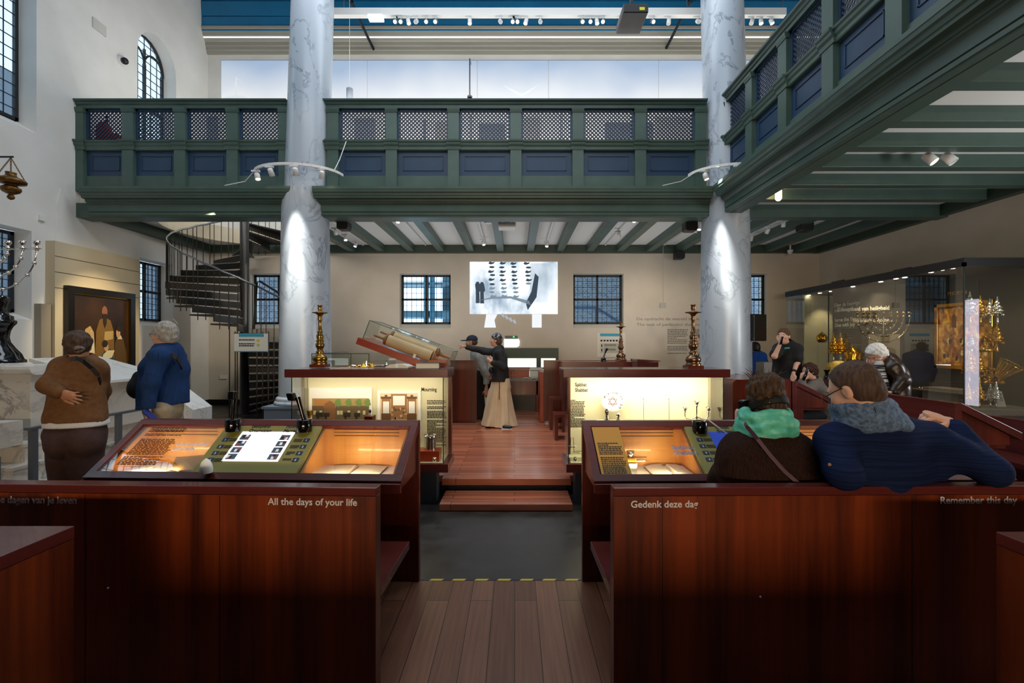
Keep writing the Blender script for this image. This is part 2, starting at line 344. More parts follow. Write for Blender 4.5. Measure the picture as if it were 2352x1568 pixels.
wall('wall_south', 'Y', -8.3, -8, XL - .38, XR + .35, -.3, 18.6, [], mat('south_wall_dark', '#2a2019', .6))  # unseen wall given a dark colour to keep bounce off the bench fronts
# upper part of the back wall is white plaster in front of the lower wall's line
struct('wall_north_upper', B().box(XL, XR, YB - .03, YB, 4.5, 9.5), WALL)
# ---------------------------------------------------------------- floors
def stonemat():
    m = mat('blue_stone', '#555', .38); v = coords(m, (1, 1, 1)); b = node(m, 'ShaderNodeTexBrick'); link(m, v, b.inputs['Vector'])
    b.offset = .42; b.inputs['Scale'].default_value = 1; b.inputs['Brick Width'].default_value = .62; b.inputs['Row Height'].default_value = .42
    b.inputs['Mortar Size'].default_value = .003; b.inputs['Color1'].default_value = C('#2d2a28'); b.inputs['Color2'].default_value = C('#3a3735'); b.inputs['Mortar'].default_value = C('#39332c')
    n = node(m, 'ShaderNodeTexNoise'); n.inputs['Scale'].default_value = 4; n.inputs['Detail'].default_value = 8; n.inputs['Roughness'].default_value = .65; link(m, v, n.inputs['Vector'])
    r = ramp(m, n.outputs[0], [(.3, (.55,) * 3), (.55, (1,) * 3), (.75, (1.35,) * 3)]); mx = node(m, 'ShaderNodeMix', data_type='RGBA', blend_type='MULTIPLY'); mx.inputs[0].default_value = 1
    link(m, b.outputs[0], mx.inputs[6]); link(m, r, mx.inputs[7]); link(m, mx.outputs[2], bsdf(m).inputs['Base Color'])
    link(m, ramp(m, n.outputs[0], [(.3, (.28,) * 3), (.7, (.5,) * 3)]), bsdf(m).inputs['Roughness']); return m
STONE = stonemat()
struct('floor', B().box(XL, XR, 3.136, YB, -.3, ZF), STONE)
PL1 = planks('aisle_planks', ('#6a4331', '#875b45'), 'Y', .137, 2.1, .38, .3)
struct('floor_wood', B().box(XL, XR, -8, 3.136, -.3, 0), PL1)
hz = B(); hz.box(-.66, .47, 3.118, 3.138, -.03, .0015); hs = one('hazard_strip', hz, mat('hazard_blue', '#1b2138', .5), 'blue and yellow striped warning tape on the edge of the wooden aisle floor', 'warning strip')
st = B()
for k in range(7): x = -.58 + k * .153; st.prism([(x, 3.1155), (x + .085, 3.1155), (x + .1, 3.1385), (x + .015, 3.1385)], lambda p, q, t: (p, q, t), -.02, .0022)
ob('yellow_stripes', st, mat('hazard_yellow', '#c9b23c', .5), hs)
bb = B().box(XL, -3.2, YB - .02, YB, ZF, .10); struct('baseboard_back', bb, mat('base_black', '#151312', .4))
struct('baseboard_left', B().box(XL, XL + .02, 8.2, YB, ZF, .10), MATS['base_black'])
# ---------------------------------------------------------------- vault, cornice
vb = B(); yc, zc, R0 = 4.0, 9.9, 8.22; N = 66
for k in range(N):
    a0, a1 = PI * (k + .04) / N, PI * (k + .96) / N
    vb.prism([(yc + R0 * math.cos(a0), zc + R0 * math.sin(a0)), (yc + R0 * math.cos(a1), zc + R0 * math.sin(a1)), (yc + (R0 + .12) * math.cos(a1 + .004), zc + (R0 + .12) * math.sin(a1 + .004)), (yc + (R0 + .12) * math.cos(a0 - .004), zc + (R0 + .12) * math.sin(a0 - .004))], lambda p, q, t: (t, p, q), XL, XR)
struct('ceiling_vault', vb, VAULT)
struct('gallery_south', B().box(XL, 3.9, -7.9, 1.2, 4.26, 4.5).box(XL, 3.9, 1.0, 1.2, 4.5, 6.2), GREEN)  # unseen gallery added over the camera to shade the benches
struct('ceiling_vault_back', B().prism([(yc + (R0 + .13) * math.cos(PI * k / 30), zc + (R0 + .13) * math.sin(PI * k / 30)) for k in range(31)] + [(yc + (R0 + .3) * math.cos(PI * k / 30), zc + (R0 + .3) * math.sin(PI * k / 30)) for k in range(30, -1, -1)], lambda p, q, t: (t, p, q), XL - .3, XR + .3), VAULT)
cp = [(12.5, 9.42), (12.42, 9.42), (12.41, 9.5), (12.385, 9.51), (12.385, 9.60), (12.36, 9.61), (12.355, 9.70), (12.32, 9.72), (12.31, 9.78), (12.30, 9.80), (12.27, 9.81), (12.25, 9.86), (12.22, 9.95), (12.20, 9.96), (12.19, 10.02), (12.5, 10.02)]
struct('trim_2', B().prism(cp, lambda p, q, t: (t, p, q), XL, XR), BEIGE)
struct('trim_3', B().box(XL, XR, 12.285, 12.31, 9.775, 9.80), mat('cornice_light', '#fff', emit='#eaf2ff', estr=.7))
# ---------------------------------------------------------------- gallery slabs and beams
SX, SY, SR = -6.30, 10.75, 1.62
g = B(); z0, z1 = 4.26, 4.50
for q in ((XL, SX - 1.66, 8.8, YB), (SX + 1.66, XR, 8.8, YB), (SX - 1.66, SX + 1.66, 8.8, SY - 1.66), (SX - 1.66, SX + 1.66, SY + 1.66, YB)): g.box(q[0], q[1], q[2], q[3], z0, z1)
for z in (z0, z1):
    for k in range(40):
        a, c = 2 * PI * k / 40, 2 * PI * (k + 1) / 40
        sq = lambda t: 1.66 / max(abs(math.cos(t)), abs(math.sin(t)))
        g.quad(*[(SX + r * math.cos(t), SY + r * math.sin(t), z) for r, t in ((SR, a), (sq(a), a), (sq(c), c), (SR, c))])
struct('ceiling_gallery', g, CEILW)
rim = B()
for k in range(40):
    a, c = 2 * PI * k / 40, 2 * PI * (k + 1) / 40
    P = [(SX + r * math.cos(t), SY + r * math.sin(t)) for r, t in ((SR, a), (SR + .03, a), (SR + .03, c), (SR, c))]
    rim.prism(P, lambda p, q, t: (p, q, t), 4.24, 4.62)
struct('trim_4', rim, mat('rim_cream', '#d8cbb0', .6))
struct('ceiling_right_aisle', B().box(3.96, XR, -7.9, 8.8, 4.26, 4.5), CEILW)
struct('beam_1', B().box(XL, -4.35, 8.72, 9.05, 4.0, 4.27).box(-3.64, 3.68, 8.72, 9.05, 4.0, 4.27).box(4.42, XR, 8.78, 9.02, 4.02, 4.27), GREEN)
struct('beam_2', B().box(XL + .18, XR - .16, YB - .16, YB, 4.055, 4.26), GREEND)
struct('beam_3', B().box(XR - .16, XR, -7.9, YB, 4.05, 4.26), GREEND)
struct('beam_4', B().box(XL, XL + .18, 9.05, YB, 4.05, 4.26), GREEND)
struct('beam_5', B().box(3.96, 4.16, -7.9, 8.5, 4.0, 4.27), GREEN)
n = 6
for k in range(-5, 11):
    x = -.378 + .797 * k
    if x < -3.9 and x < SX + 1.9: continue
    struct('beam_%d' % n, B().box(x - .09, x + .09, 9.05, YB - .16, 4.08, 4.265), GREEN, .006); n += 1
for y in (1.2, 2.0, 2.8, 3.58, 4.35, 5.13, 5.79, 6.45, 7.19, 7.9):
    struct('beam_%d' % n, B().box(4.16, XR - .16, y, y + .17, 4.08, 4.265), GREEN, .006); n += 1
# ---------------------------------------------------------------- gallery fronts
def gallery(name, label, fn, u0, u1, pil, bays, c0, c1):
    """fn(u, n, z): u along the front, n out into the nave.  pil = pilaster centres, bays = spans between them"""
    loc = fn((u0 + u1) / 2, 0, 4.0); g = thing(name, label, 'balcony front', loc)
    def ex(pn, poly, m, a=u0, b_=u1): return ob(pn, B().prism(poly, lambda p, q, t: fn(t, p, q), a, b_), m, g)
    ex('cornice', [(-.22, 4.005), (.06, 4.005), (.065, 4.02), (.08, 4.03), (.08, 4.075), (.065, 4.08), (.065, 4.088), (.085, 4.092), (.085, 4.21), (.10, 4.225), (.125, 4.24), (.13, 4.255), (.15, 4.26), (.155, 4.30), (.23, 4.305), (.235, 4.335), (.25, 4.345), (.262, 4.385), (.285, 4.40), (.292, 4.445), (.30, 4.45), (.30, 4.50), (0, 4.53), (-.22, 4.53)], GREEN, c0, c1)
    ex('base_band', [(-.10, 4.5), (-.005, 4.5), (-.005, 4.79), (-.02, 4.80), (-.10, 4.80)], GREEN)
    ex('middle_rail', [(-.10, 5.27), (.02, 5.27), (.03, 5.285), (.03, 5.33), (.05, 5.36), (.055, 5.40), (.075, 5.415), (.08, 5.44), (.02, 5.45), (-.10, 5.45)], GREEN)
    ex('top_rail', [(-.12, 6.064), (.03, 6.064), (.03, 6.12), (.05, 6.135), (.06, 6.165), (.095, 6.185), (.10, 6.213), (-.12, 6.213)], GREEN)
    for c in pil:
        b = B(); w = .105
        b.prism([(c - w, 4.5), (c + w, 4.5), (c + w, 5.27), (c - w, 5.27)], lambda p, q, t: fn(p, t, q), -.10, .045)
        b.prism([(c - w, 5.45), (c + w, 5.45), (c + w, 6.064), (c - w, 6.064)], lambda p, q, t: fn(p, t, q), -.10, .045)
        b.prism([(.0, 5.272), (.055, 5.272), (.06, 5.33), (.085, 5.36), (.09, 5.40), (.11, 5.415), (.115, 5.446), (.0, 5.456)], lambda p, q, t: fn(t, p, q), c - w - .03, c + w + .03)
        b.prism([(.0, 5.98), (.055, 5.98), (.06, 6.0), (.07, 6.03), (.075, 6.064), (.0, 6.064)], lambda p, q, t: fn(t, p, q), c - w - .012, c + w + .012)
        ob('pilaster', b, GREEN, g)
    for a, c in bays:
        b = B().prism(rect(a, 4.79, c, 5.28), lambda p, q, t: fn(p, t, q), -.09, -.035)
        i = .10; m_ = .012                      # raised field with a moulded groove round it
        for q in (rect(a + i, 5.17, c - i, 5.17 + m_), rect(a + i, 4.90, c - i, 4.90 + m_), rect(a + i, 4.90, a + i + m_, 5.18), rect(c - i - m_, 4.90, c - i, 5.18)):
            b.prism(q, lambda p, q_, t: fn(p, t, q_), -.036, -.022)
        ob('lower_panel', b, BLUE, g)
        f = B(); w = .035
        for q in (rect(a, 5.45, a + w, 6.064), rect(c - w, 5.45, c, 6.064), rect(a, 5.45, c, 5.45 + w), rect(a, 6.064 - w, c, 6.064)): f.prism(q, lambda p, q_, t: fn(p, t, q_), -.075, -.02)
        fo = ob('lattice_frame', f, BLUE, g); l = B(); L, Rr, lo, hi = a + w, c - w, 5.485, 6.029; pitch = .0735; wd = .011
        for sg, off in ((1, -.05), (-1, -.062)):
            k = -60
            while k < 60:
                # line q - lo = sg * (p - L) + k * pitch clipped to the opening
                pts = []
                for p in (L, Rr):
                    q = lo + sg * (p - L) + k * pitch
                    if lo - 1e-9 <= q <= hi + 1e-9: pts.append((p, q))
                for q in (lo, hi):
                    p = L + sg * (q - lo - k * pitch)
                    if L - 1e-9 <= p <= Rr + 1e-9: pts.append((p, q))
                pts = sorted(set((round(p, 5), round(q, 5)) for p, q in pts)); k += 1
                if len(pts) < 2 or abs(pts[-1][0] - pts[0][0]) < .02: continue
                (p0, q0), (p1, q1) = pts[0], pts[-1]; s = wd * .7071 * sg
                l.prism([(p0 - s * 1, q0 + wd * .7071), (p0 + s * 1, q0 - wd * .7071), (p1 + s * 1, q1 - wd * .7071), (p1 - s * 1, q1 + wd * .7071)], lambda p, q_, t: fn(p, t, q_), off, off + .012)
        ob('lattice', l, LATT, fo)
    return g
YG, XG = 8.75, 3.93
bk = lambda u, n_, z: (u, YG - n_, z)
rt = lambda u, n_, z: (XG - n_, u, z)
def spans(ps, e0=None, e1=None): return [(a + .105, c - .105) for a, c in zip(ps, ps[1:])]
kx = YG / F
pL = [(p - CX) * kx for p in (183, 297, 416, 536, 655)]
pM = [(p - CX) * kx for p in (766, 900, 1042, 1185, 1327, 1470, 1608)]
gl = gallery('gallery_front', 'green and blue gallery front with four lattice bays, left of the left marble column', bk, pL[0] - .11, -4.3, pL, spans(pL), XL + .28, -4.12)
gm = gallery('gallery_front', 'green and blue gallery front with six lattice bays spanning between the two marble columns', bk, -3.62, pM[-1] + .11, pM, spans(pM), -3.72, 3.66)
pR = [8.62, 7.66, 6.70, 5.73, 4.73, 3.75, 2.78, 1.8, .82, -.16, -1.1, -2.1]
gr = gallery('gallery_front', 'green and blue gallery front running overhead along the right aisle', rt, -2.2, 8.70, pR, [(c, a) for a, c in [(p - .105, q + .105) for p, q in zip(pR, pR[1:])]], -2.2, 8.44)
# ---------------------------------------------------------------- marble columns
def column(cx, topx, label):
    t = thing('marble_column', label, 'column', (cx, 8.86, ZF)); y = 8.86; pf = []
    for k in range(13): f = k / 12; pf.append((.47 - .055 * f ** 1.4, .62 + (4.5 - .62) * f))
    ob('lower_shaft', B().lathe(pf, 48, (cx, y, 0)), MARB, t)
    ob('base_ring', B().lathe([(.48, .46), (.53, .47), (.55, .50), (.53, .535), (.505, .55), (.52, .575), (.50, .605), (.47, .622)], 48, (cx, y, 0)), MARB, t)
    ob('pedestal', B().box(cx - .52, cx + .52, y - .52, y + .52, ZF, .43).box(cx - .55, cx + .55, y - .55, y + .55, .43, .47), PLINTH, t)
    b = B(); n_ = 48; vs = []
    for k in range(9):
        f = k / 8; z = 4.5 + 6.4 * f; xx = cx + .03 + (topx - cx - .03) * f / .58; r = .40 - .035 * f
        vs += [(xx + r * math.cos(2 * PI * i / n_), y + r * math.sin(2 * PI * i / n_), z) for i in range(n_)]
    b.add(vs, [(k * n_ + i, k * n_ + (i + 1) % n_, (k + 1) * n_ + (i + 1) % n_, (k + 1) * n_ + i) for k in range(8) for i in range(n_)], True)
    ob('upper_shaft', b, MARB, t); return t
column(-4.018, -3.88, 'tall white veined marble column on the left, beside the spiral staircase')
column(4.05, 3.985, 'tall white veined marble column on the right, where the two gallery fronts meet')
# ================================================================ furniture woods
WR = wood('mahogany', '#40140c', '#6b2816', .28, 'Z'); WRX = wood('mahogany_long', '#4a1c19', '#622925', .25, 'X', .7); WRY = wood('mahogany_deep', '#4a1c19', '#622925', .25, 'Y', .7)
WBK = wood('bench_front', '#3a1106', '#823510', .36, 'Z', 1.0); ORW = wood('amber_wood', '#b9762f', '#d09a4e', .4, 'Z', 1.4); WORG = wood('tray_wood', '#8e3016', '#b5431f', .3, 'X', .8)
STEEL = mat('brushed_letters', '#cfccd3', .45, .1); SILV = mat('silver', '#d9d6cf', .16, 1.0); BRASS = noisemat('brass', [(.3, '#8a6a30'), (.7, '#b08a48')], nscale=8, rough=.3, metal=1.0); BRONZE = noisemat('bronze', [(.3, '#7c5f45'), (.7, '#96755a')], nscale=8, rough=.3, metal=1.0)
GOLD = mat('gold', '#d9a13c', .22, 1.0); OLIVE = mat('olive_panel', '#8b8440', .5); CREAM = noisemat('cream_panel', [(.3, '#dad4b2'), (.7, '#e0dab8')], nscale=2, rough=.6)
PAPER = mat('paper', '#e9e3d3', .7); WPAP = mat('white_card', '#f2efe9', .7); INK = mat('ink', '#17150f', .6); INKG = mat('ink_grey', '#8b8375', .6); INKW = mat('ink_white', '#d9e2ee', .5)
CLEAR = glass('clear_glass', (.99, 1, .995), .035); CASEG = glass('case_glass', (.97, .99, .98), .018); EDGE = mat('glass_edge', '#2f5a55', .2); EDGED = mat('glass_seam', '#26302e', .3)
CYAN = mat('cyan', '#2aa3c4', .5); SCRW = mat('screen_white', '#fff', emit='#f4f6fa', estr=.95); SCRB = mat('screen_blue', '#10308c', emit='#1d3fae', estr=.5); NAVY = mat('button_navy', '#1d2f4a', .4)
EX, EY, EZ = V((1, 0, 0)), V((0, 1, 0)), V((0, 0, 1))
def rotz(o, deg): o.rotation_euler = (0, 0, math.radians(deg))
# ---------------------------------------------------------------- benches near the camera
def bench(x0, x1, label, endx):
    t = thing('bench', label, 'bench', (endx, 2.1, 0))
    xs = sorted((x0, x1)); ob('backrest', B().box(xs[0], xs[1], 2.1, 2.17, 0, .905), WBK, t, .002)
    ob('top_rail', B().box(xs[0], xs[1], 2.1, 2.172, .906, .944), WRX, t, .004)
    ob('seat', B().box(xs[0], xs[1], 2.172, 2.69, .405, .45), WRX, t, .003)
    for x in (xs[0] + .25, xs[1] - .3): ob('support', B().box(x, x + .04, 2.172, 2.6, 0, .405), WR, t)
    s = B()
    for x in ((-1.36, -2.0) if endx < 0 else (.675, 1.83)): s.box(x - .0012, x + .0012, 2.0985, 2.1, .01, .90)
    ob('panel_seam', s, mat('seam_dark', '#120604', .8), t); return t
bl = bench(-2.95, -.633, 'mahogany bench whose back reads All the days of your life', -.633)
text('lettering', 'All the days of your life', STEEL, (WX(611, 2.1), 2.0985, WZ(1161, 2.1)), EX, EZ, 209 * 2.1 / F, None, bl, .018)
text('lettering', 'Alle dagen van je leven', STEEL, (WX(154, 2.1) , 2.0985, WZ(1164, 2.1)), EX, EZ, 212 * 2.1 / F, None, bl, .018, 'RIGHT')
ob('keyhole', B().ball((WX(230, 2.1), 2.0985, WZ(1361, 2.1)), .005), STEEL, bl)
br = bench(.4515, 2.9, 'mahogany bench whose back reads Gedenk deze dag, with two people sitting on it', .4515)
text('lettering', 'Gedenk deze dag', STEEL, (WX(1449, 2.1), 2.0985, WZ(1165, 2.1)), EX, EZ, 155 * 2.1 / F, None, br, .018)
text('lettering', 'Remember this day', STEEL, (WX(2170, 2.1), 2.0985, WZ(1160, 2.1)), EX, EZ, 181 * 2.1 / F, None, br, .018)
ob('keyhole', B().ball((WX(1749, 2.1), 2.0985, WZ(1373, 2.1)), .005), STEEL, br)
rotz(bl, -1.9); rotz(br, .9)
for x0, x1, y, lab in ((-2.9, -1.575, 1.65, 'dark low wooden block end in the bottom left corner, behind the left bench'), (1.67, 3.0, 1.60, 'dark low wooden block end in the bottom right corner, behind the right bench')):
    t = thing('reading_desk', lab, 'desk', (x0, y, 0)); ob('body', B().box(x0, x1, .2, y - .003, 0, .905), WBK, t); ob('top_board', B().box(x0, x1, .2, y, .906, .95), WRY, t, .003)
# unseen bench rows added behind the camera to shade the benches ahead
for x0, x1, lab in ((-3.2, -.66, 'unseen bench row added behind the camera, left of the aisle'), (.47, 3.2, 'unseen bench row added behind the camera, right of the aisle')):
    t = thing('bench', lab, 'bench', (x0, -1.4, 0)); ob('backrest', B().box(x0, x1, -1.47, -1.4, 0, 1.09), WBK, t); ob('seat', B().box(x0, x1, -1.4, -.9, .405, .45), WRX, t)
one('partition', B().box(-5, 5, -2.66, -2.6, 0, 1.34), WR, 'unseen wooden board added behind the camera to shade the bench fronts', 'partition')  # unseen board added to cut low light off the lower bench fronts
# ---------------------------------------------------------------- glazed display desks
DN = V((0, -.552, .834)); DU = V((0, .8338, .5519))
def SP(x, v, h=0.0): return V((x, 2.68 + .42 * v, .80 + .278 * v)) + DN * h
def sloped(x0, x1, v0, v1, h0=0, h1=.001):
    p = [SP(x, v, h) for h in (h0, h1) for x, v in ((x0, v0), (x1, v0), (x1, v1), (x0, v1))]
    return B().add(p, [(0, 3, 2, 1), (4, 5, 6, 7), (0, 1, 5, 4), (1, 2, 6, 5), (2, 3, 7, 6), (3, 0, 4, 7)])
def merge(*bs):
    b = B()
    for q in bs: b.add(q.v, q.f)
    return b
def desk(x0, x1, endx, label, comps, panel):
    t = thing('display_desk', label, 'display desk', (endx, 3.1, 0))
    ob('back_panel', B().box(x0, x1, 3.1, 3.145, 0, 1.082), WR, t, .002)
    f = B(); w = .045
    for q in ((x0, x1, 0, .105), (x0, x1, .905, 1), (x0, x0 + w, .1, .91), (x1 - w, x1, .1, .91)):
        b = sloped(*q, -.045, .004); f.add(b.v, b.f)
    ob('frame', f, WRX, t, .002)
    ob('front_board', B().box(x0, x1, 2.662, 2.69, .735, .79), WRX, t, .002)
    ob('bottom_board', B().box(x0 + .02, x1 - .02, 2.69, 3.1, .735, .755), WR, t)
    for x in (x0 + .012, x1 - .037): ob('cheek', B().prism([(2.7, .755), (3.1, .755), (3.1, 1.03), (2.7, .77)], lambda p, q, s: (s, p, q), x, x + .025), WRY, t)
    for a, c in comps:
        l = B(); l.box(a, c, 3.075, 3.09, .757, 1.035)
        for xx in (a - .012, c): l.prism([(2.74, .757), (3.075, .757), (3.075, 1.035), (2.74, .813)], lambda p, q, s: (s, p, q), xx, xx + .012)
        lo = ob('lining', l, ORW, t); g = B()
        for z in (1.028, 1.008, .986): g.box(a + .055, c - .055, 3.0735, 3.075, z - .0025, z + .0025)
        ob('vent_slots', g, mat('slot_dark', '#3a1a08', .8), lo)
        ob('display_floor', B().box(a, c, 2.74, 3.075, .757, .787), WPAP, t)
        la = area('case_lamp', ((a + c) / 2, 2.79, .826), ((a + c) / 2 + .0, 3.08, .90), (c - a) * .6, .015, .2 * (c - a) / .055, (1, .70, .34)); la.location -= t.location; la.parent = t
    ob('glass_top', sloped(x0 + w, x1 - w, .105, .905, -.008, -.002), CLEAR, t)
    a, c = panel; pn = merge(sloped(a, c, .105, .905, -.03, .0005)); return t, ob('control_panel', pn, OLIVE, t)
def buttons(pn, side, items, seed):
    for k, (x, v, n_) in enumerate(items):
        b = ob('number_button', sloped(x - .019, x + .019, v - .03, v + .03, 0, .003), NAVY, pn)
        text('numeral', n_, INKW, SP(x, v - .02, .003), EX, DU, None, .022, b, .02, 'CENTER')
        textlines('caption', INK, SP(x + (.025 if side > 0 else -.083), v + .028, .001), EX, DU, .058, .03, 3, pn, seed + k)
def thumbs(sc, xs, vs, w, h, seed):
    rnd = random.Random(seed)
    for x in xs:
        for v in vs:
            b = ob('photo', sloped(x, x + w, v, v + h, .0022, .003), mat('photo_grey', '#3c4a5a', emit='#3c4a5a', estr=.4), sc)
            for q in range(3):
                a0 = x + w * rnd.random() * .7; v0 = v + h * rnd.random() * .6
                ob('figure', sloped(a0, a0 + w * .28, v0, min(v + h, v0 + h * .5), .003, .0036), [mat('photo_light', '#cfd3da', emit='#cfd3da', estr=.6), mat('photo_red', '#8a4040', emit='#8a4040', estr=.3), mat('photo_dark', '#141a22', .6)][(q + seed) % 3], b)
def phone(x, v, label, lean=(0, 0), handset=True):
    t = thing('audio_phone', label, 'phone', SP(x, v, .002)); c = SP(x, v, .0); b = B().lathe([(.045, 0), (.047, .02), (.047, .075), (.042, .08), (.03, .08)], 20, (c.x, c.y, c.z - .012)); ob('holder', b, BLKG, t)
    if handset:
        p0 = V((c.x, c.y, c.z + .06)); d = V((lean[0], .05, 1)).normalized(); s = V((1, 0, 0))
        h = B().tube([p0, p0 + d * .05, p0 + d * .12, p0 + d * .16], [.016, .014, .015, .018], 10); ob('handset', h, BLKG, t)
        q = p0 + d * .165; h2 = B().obox(q + V((-.012 + lean[1], -.012, 0)), V((.024, 0, 0)), V((0, .024, 0)), d * .026); ob('earpiece', h2, BLKG, t, .008)
    return t
dl, pl_ = desk(-2.57, -.645, -.645, 'left glazed display desk with white screen between two amber lit compartments', [(-2.5, -1.96), (-1.27, -.715)], (-1.935, -1.29))
sc = ob('screen', merge(sloped(-1.80, -1.443, .28, .79, .0005, .002)), SCRW, pl_)
thumbs(sc, (-1.785, -1.52), (.31, .42, .53, .64), .06, .09, 4)
buttons(pl_, 1, [(-1.873, .64, '1'), (-1.873, .52, '2'), (-1.873, .41, '3'), (-1.873, .30, '4')], 3); buttons(pl_, -1, [(-1.338, .64, '1'), (-1.338, .53, '2'), (-1.338, .42, '3'), (-1.338, .31, '4')], 9)
text('panel_title', 'Besnijdenis\nCircumcision', INK, SP(-1.76, .865, .001), EX, DU, .15, .042, pl_, .012); text('panel_title', 'Huwelijk\nMarriage', INK, SP(-1.41, .865, .001), EX, DU, .115, .042, pl_, .012, 'RIGHT')
textlines('glass_caption', mat('ink_brown', '#4a2508', .7), SP(-2.44, .86, .001), EX, DU, .26, .33, 28, dl, 5)
text('glass_lettering', 'Levenscyclus\nLife cycle', INKW, SP(-2.17, .53, .001), EX, DU, .20, .042, dl, .01)
phone(-1.86, .86, 'black handset upright in its holder on the olive panel, left of the white screen', (.03, .01)); phone(-1.385, .85, 'black handset leaning left in its holder, right of the white screen', (-.32, -.02))
k_ = B().lathe([(.034, 0), (.036, .015), (.033, .04), (.024, .065), (.010, .080), (.001, .085)], 16, SP(-1.83, .13, .002)); one('skullcap', k_, mat('white_cloth', '#efece4', .8), 'small white cloth skullcap on the lower edge of the olive panel', 'cap')
rotz(dl, -2.2)
dr, pr_ = desk(.457, 2.95, .457, 'right glazed display desk with olive panel and blue screen in front of two seated people', [(.53, 1.115), (1.80, 2.88)], (1.13, 1.775))
sc = ob('screen', sloped(1.27, 1.66, .27, .80, .0005, .002), SCRB, pr_)
buttons(pr_, 1, [(1.19, .66, '1'), (1.19, .55, '2'), (1.19, .44, '3'), (1.19, .33, '4')], 13)
text('panel_title', 'Sjabbat\nShabbat', INK, SP(1.33, .865, .001), EX, DU, .10, .042, pr_, .012)
hp = phone(1.217, .83, 'empty black phone holder with a white cord, on the olive panel of the right desk', handset=False)
ob('cord', B().tube([SP(1.22, .83, .068), SP(1.25, .86, .09), SP(1.32, .74, .06), SP(1.40, .60, .03), (1.48, 2.93, 1.06), (1.50, 2.7, 1.12), (1.32, 2.56, 1.19)], .005, 6), WHITEP, hp)
yp = ob('caption_panel', sloped(.51, .69, .11, .9, -.0015, -.0005), mat('caption_yellow', '#c08a22', .6), dr); textlines('caption', INK, SP(.525, .62, 0), EX, DU, .15, .27, 18, yp, 8)
text('glass_lettering', 'Sjabbat\nShabbat', mat('ink_blue', '#5a7db0', .5), SP(.99, .5, .001), EX, DU, .15, .045, dr, .01)
sb = thing('spice_box', 'small silver and gold spice container standing inside the left compartment of the right desk', 'ritual object', (.73, 2.9, .787))
ob('base', B().box(.70, .765, 2.87, 2.93, .787, .86), SILV, sb, .004); ob('drawer_box', B().box(.70, .76, 2.88, 2.93, .86, .89), GOLD, sb, .003); ob('cup', B().lathe([(.016, .89), (.02, .90), (.026, .925), (.024, .927), (.018, .925)], 18, (.73, 2.905, 0)), SILV, sb)
for z in (.865, .885): ob('plate', B().prism([(.76, 2.88), (.82, 2.89), (.835, 2.91), (.76, 2.93)], lambda p, q, s: (p, q, s), z, z + .006), SILV, sb)
def book(name, c, w, d, h, label, m, cover, yaw=0, op=False):
    t = thing(name, label, 'book', (c[0], c[1], c[2])); x, y, z = c
    if op:
        for sg in (-1, 1): ob('page_block', B().prism([(0, 0), (sg * .02, h), (sg * w * .3, h * .9), (sg * w / 2, h * .45), (sg * w / 2, .004), (0, .003)] if sg > 0 else [(0, 0), (-w / 2, .004), (-w / 2, h * .45), (-w * .3, h * .9), (-.02, h), ], lambda p, q, s: (x + p, s, z + q), y - d / 2, y + d / 2), m, t)
        ob('cover', B().box(x - w / 2 - .006, x + w / 2 + .006, y - d / 2 - .005, y + d / 2 + .005, z, z + .004), cover, t)
    else:
        ob('page_block', B().box(x - w / 2 + .003, x + w / 2 - .004, y - d / 2 + .003, y + d / 2 - .003, z + .004, z + h - .004), m, t)
        ob('cover', B().box(x - w / 2, x + w / 2, y - d / 2, y + d / 2, z, z + .004).box(x - w / 2, x + w / 2, y - d / 2, y + d / 2, z + h - .004, z + h).box(x + w / 2 - .004, x + w / 2, y - d / 2, y + d / 2, z, z + h), cover, t)
    rotz(t, yaw); return t
COVB = mat('cover_brown', '#4a3422', .6); COVD = mat('cover_dark', '#23262b', .5); COVT = mat('cover_teal', '#2f4a4a', .5)
b_ = book('open_book', (-2.33, 2.93, .788), .26, .2, .02, 'open manuscript lying in the left compartment of the left desk', PAPER, COVB, 0, True)
bb_ = book('book', (-2.07, 2.93, .788), .16, .13, .03, 'small brown document propped up in the left compartment of the left desk', mat('old_paper', '#a8834f', .7), mat('old_paper2', '#b08d58', .7), 20); bb_.rotation_euler = (.5, 0, .4); bb_.location.z += .035
book('open_book', (-1.03, 2.93, .788), .38, .22, .016, 'large open manuscript in the right compartment of the left desk', PAPER, COVB, 0, True)
book('open_book', (.98, 2.93, .788), .25, .2, .025, 'open illustrated book beside the spice container in the right desk', PAPER, COVB, 0, True)
nt = one('document', sloped(1.87, 2.12, .12, .62, -.0012, -.0004), mat('paper_yellow', '#d8bd5c', .7), 'yellow handwritten document under the glass between the two seated people', 'document')
text('writing', 'WAJ', INK, SP(1.93, .36, 0), EX, DU, .10, .05, nt); textlines('writing', INKG, SP(1.89, .60, 0), EX, DU, .2, .2, 6, nt, 3)
rotz(dr, .7)
# ---------------------------------------------------------------- raised platform with steps
PL2 = planks('platform_planks', ('#9a5640', '#bd7254'), 'X', .095, 1.7, .26, .35, coat=.1)
pt = thing('platform', 'raised red wood platform with two steps in the middle of the hall', 'platform', (0, 4.5, ZF))
ob('deck', B().box(-.78, .605, 4.93, 5.06, .09, .16).box(-2.45, 2.35, 5.06, 8.45, .09, .16).box(-2.45, 2.35, 8.45, 11.3, .06, .13), PL2, pt, .004)
ob('riser', B().box(-.72, .56, 5.0, 5.03, ZF, .09), mat('riser_blue', '#1c2a3c', .5), pt); ob('step', B().box(-.74, .57, 4.52, 4.95, -.035, .03), PL2, pt, .004)
ob('skirting', B().box(-2.4, 2.3, 5.1, 11.2, ZF, .09), mat('skirting_dark', '#14161b', .6), pt)
for x0, x1 in ((-1.0, -.80), (.62, .82)): ob('pier', B().box(x0, x1, 4.72, 4.9, ZF, .31), mat('pier_blue', '#27303a', .6), pt)
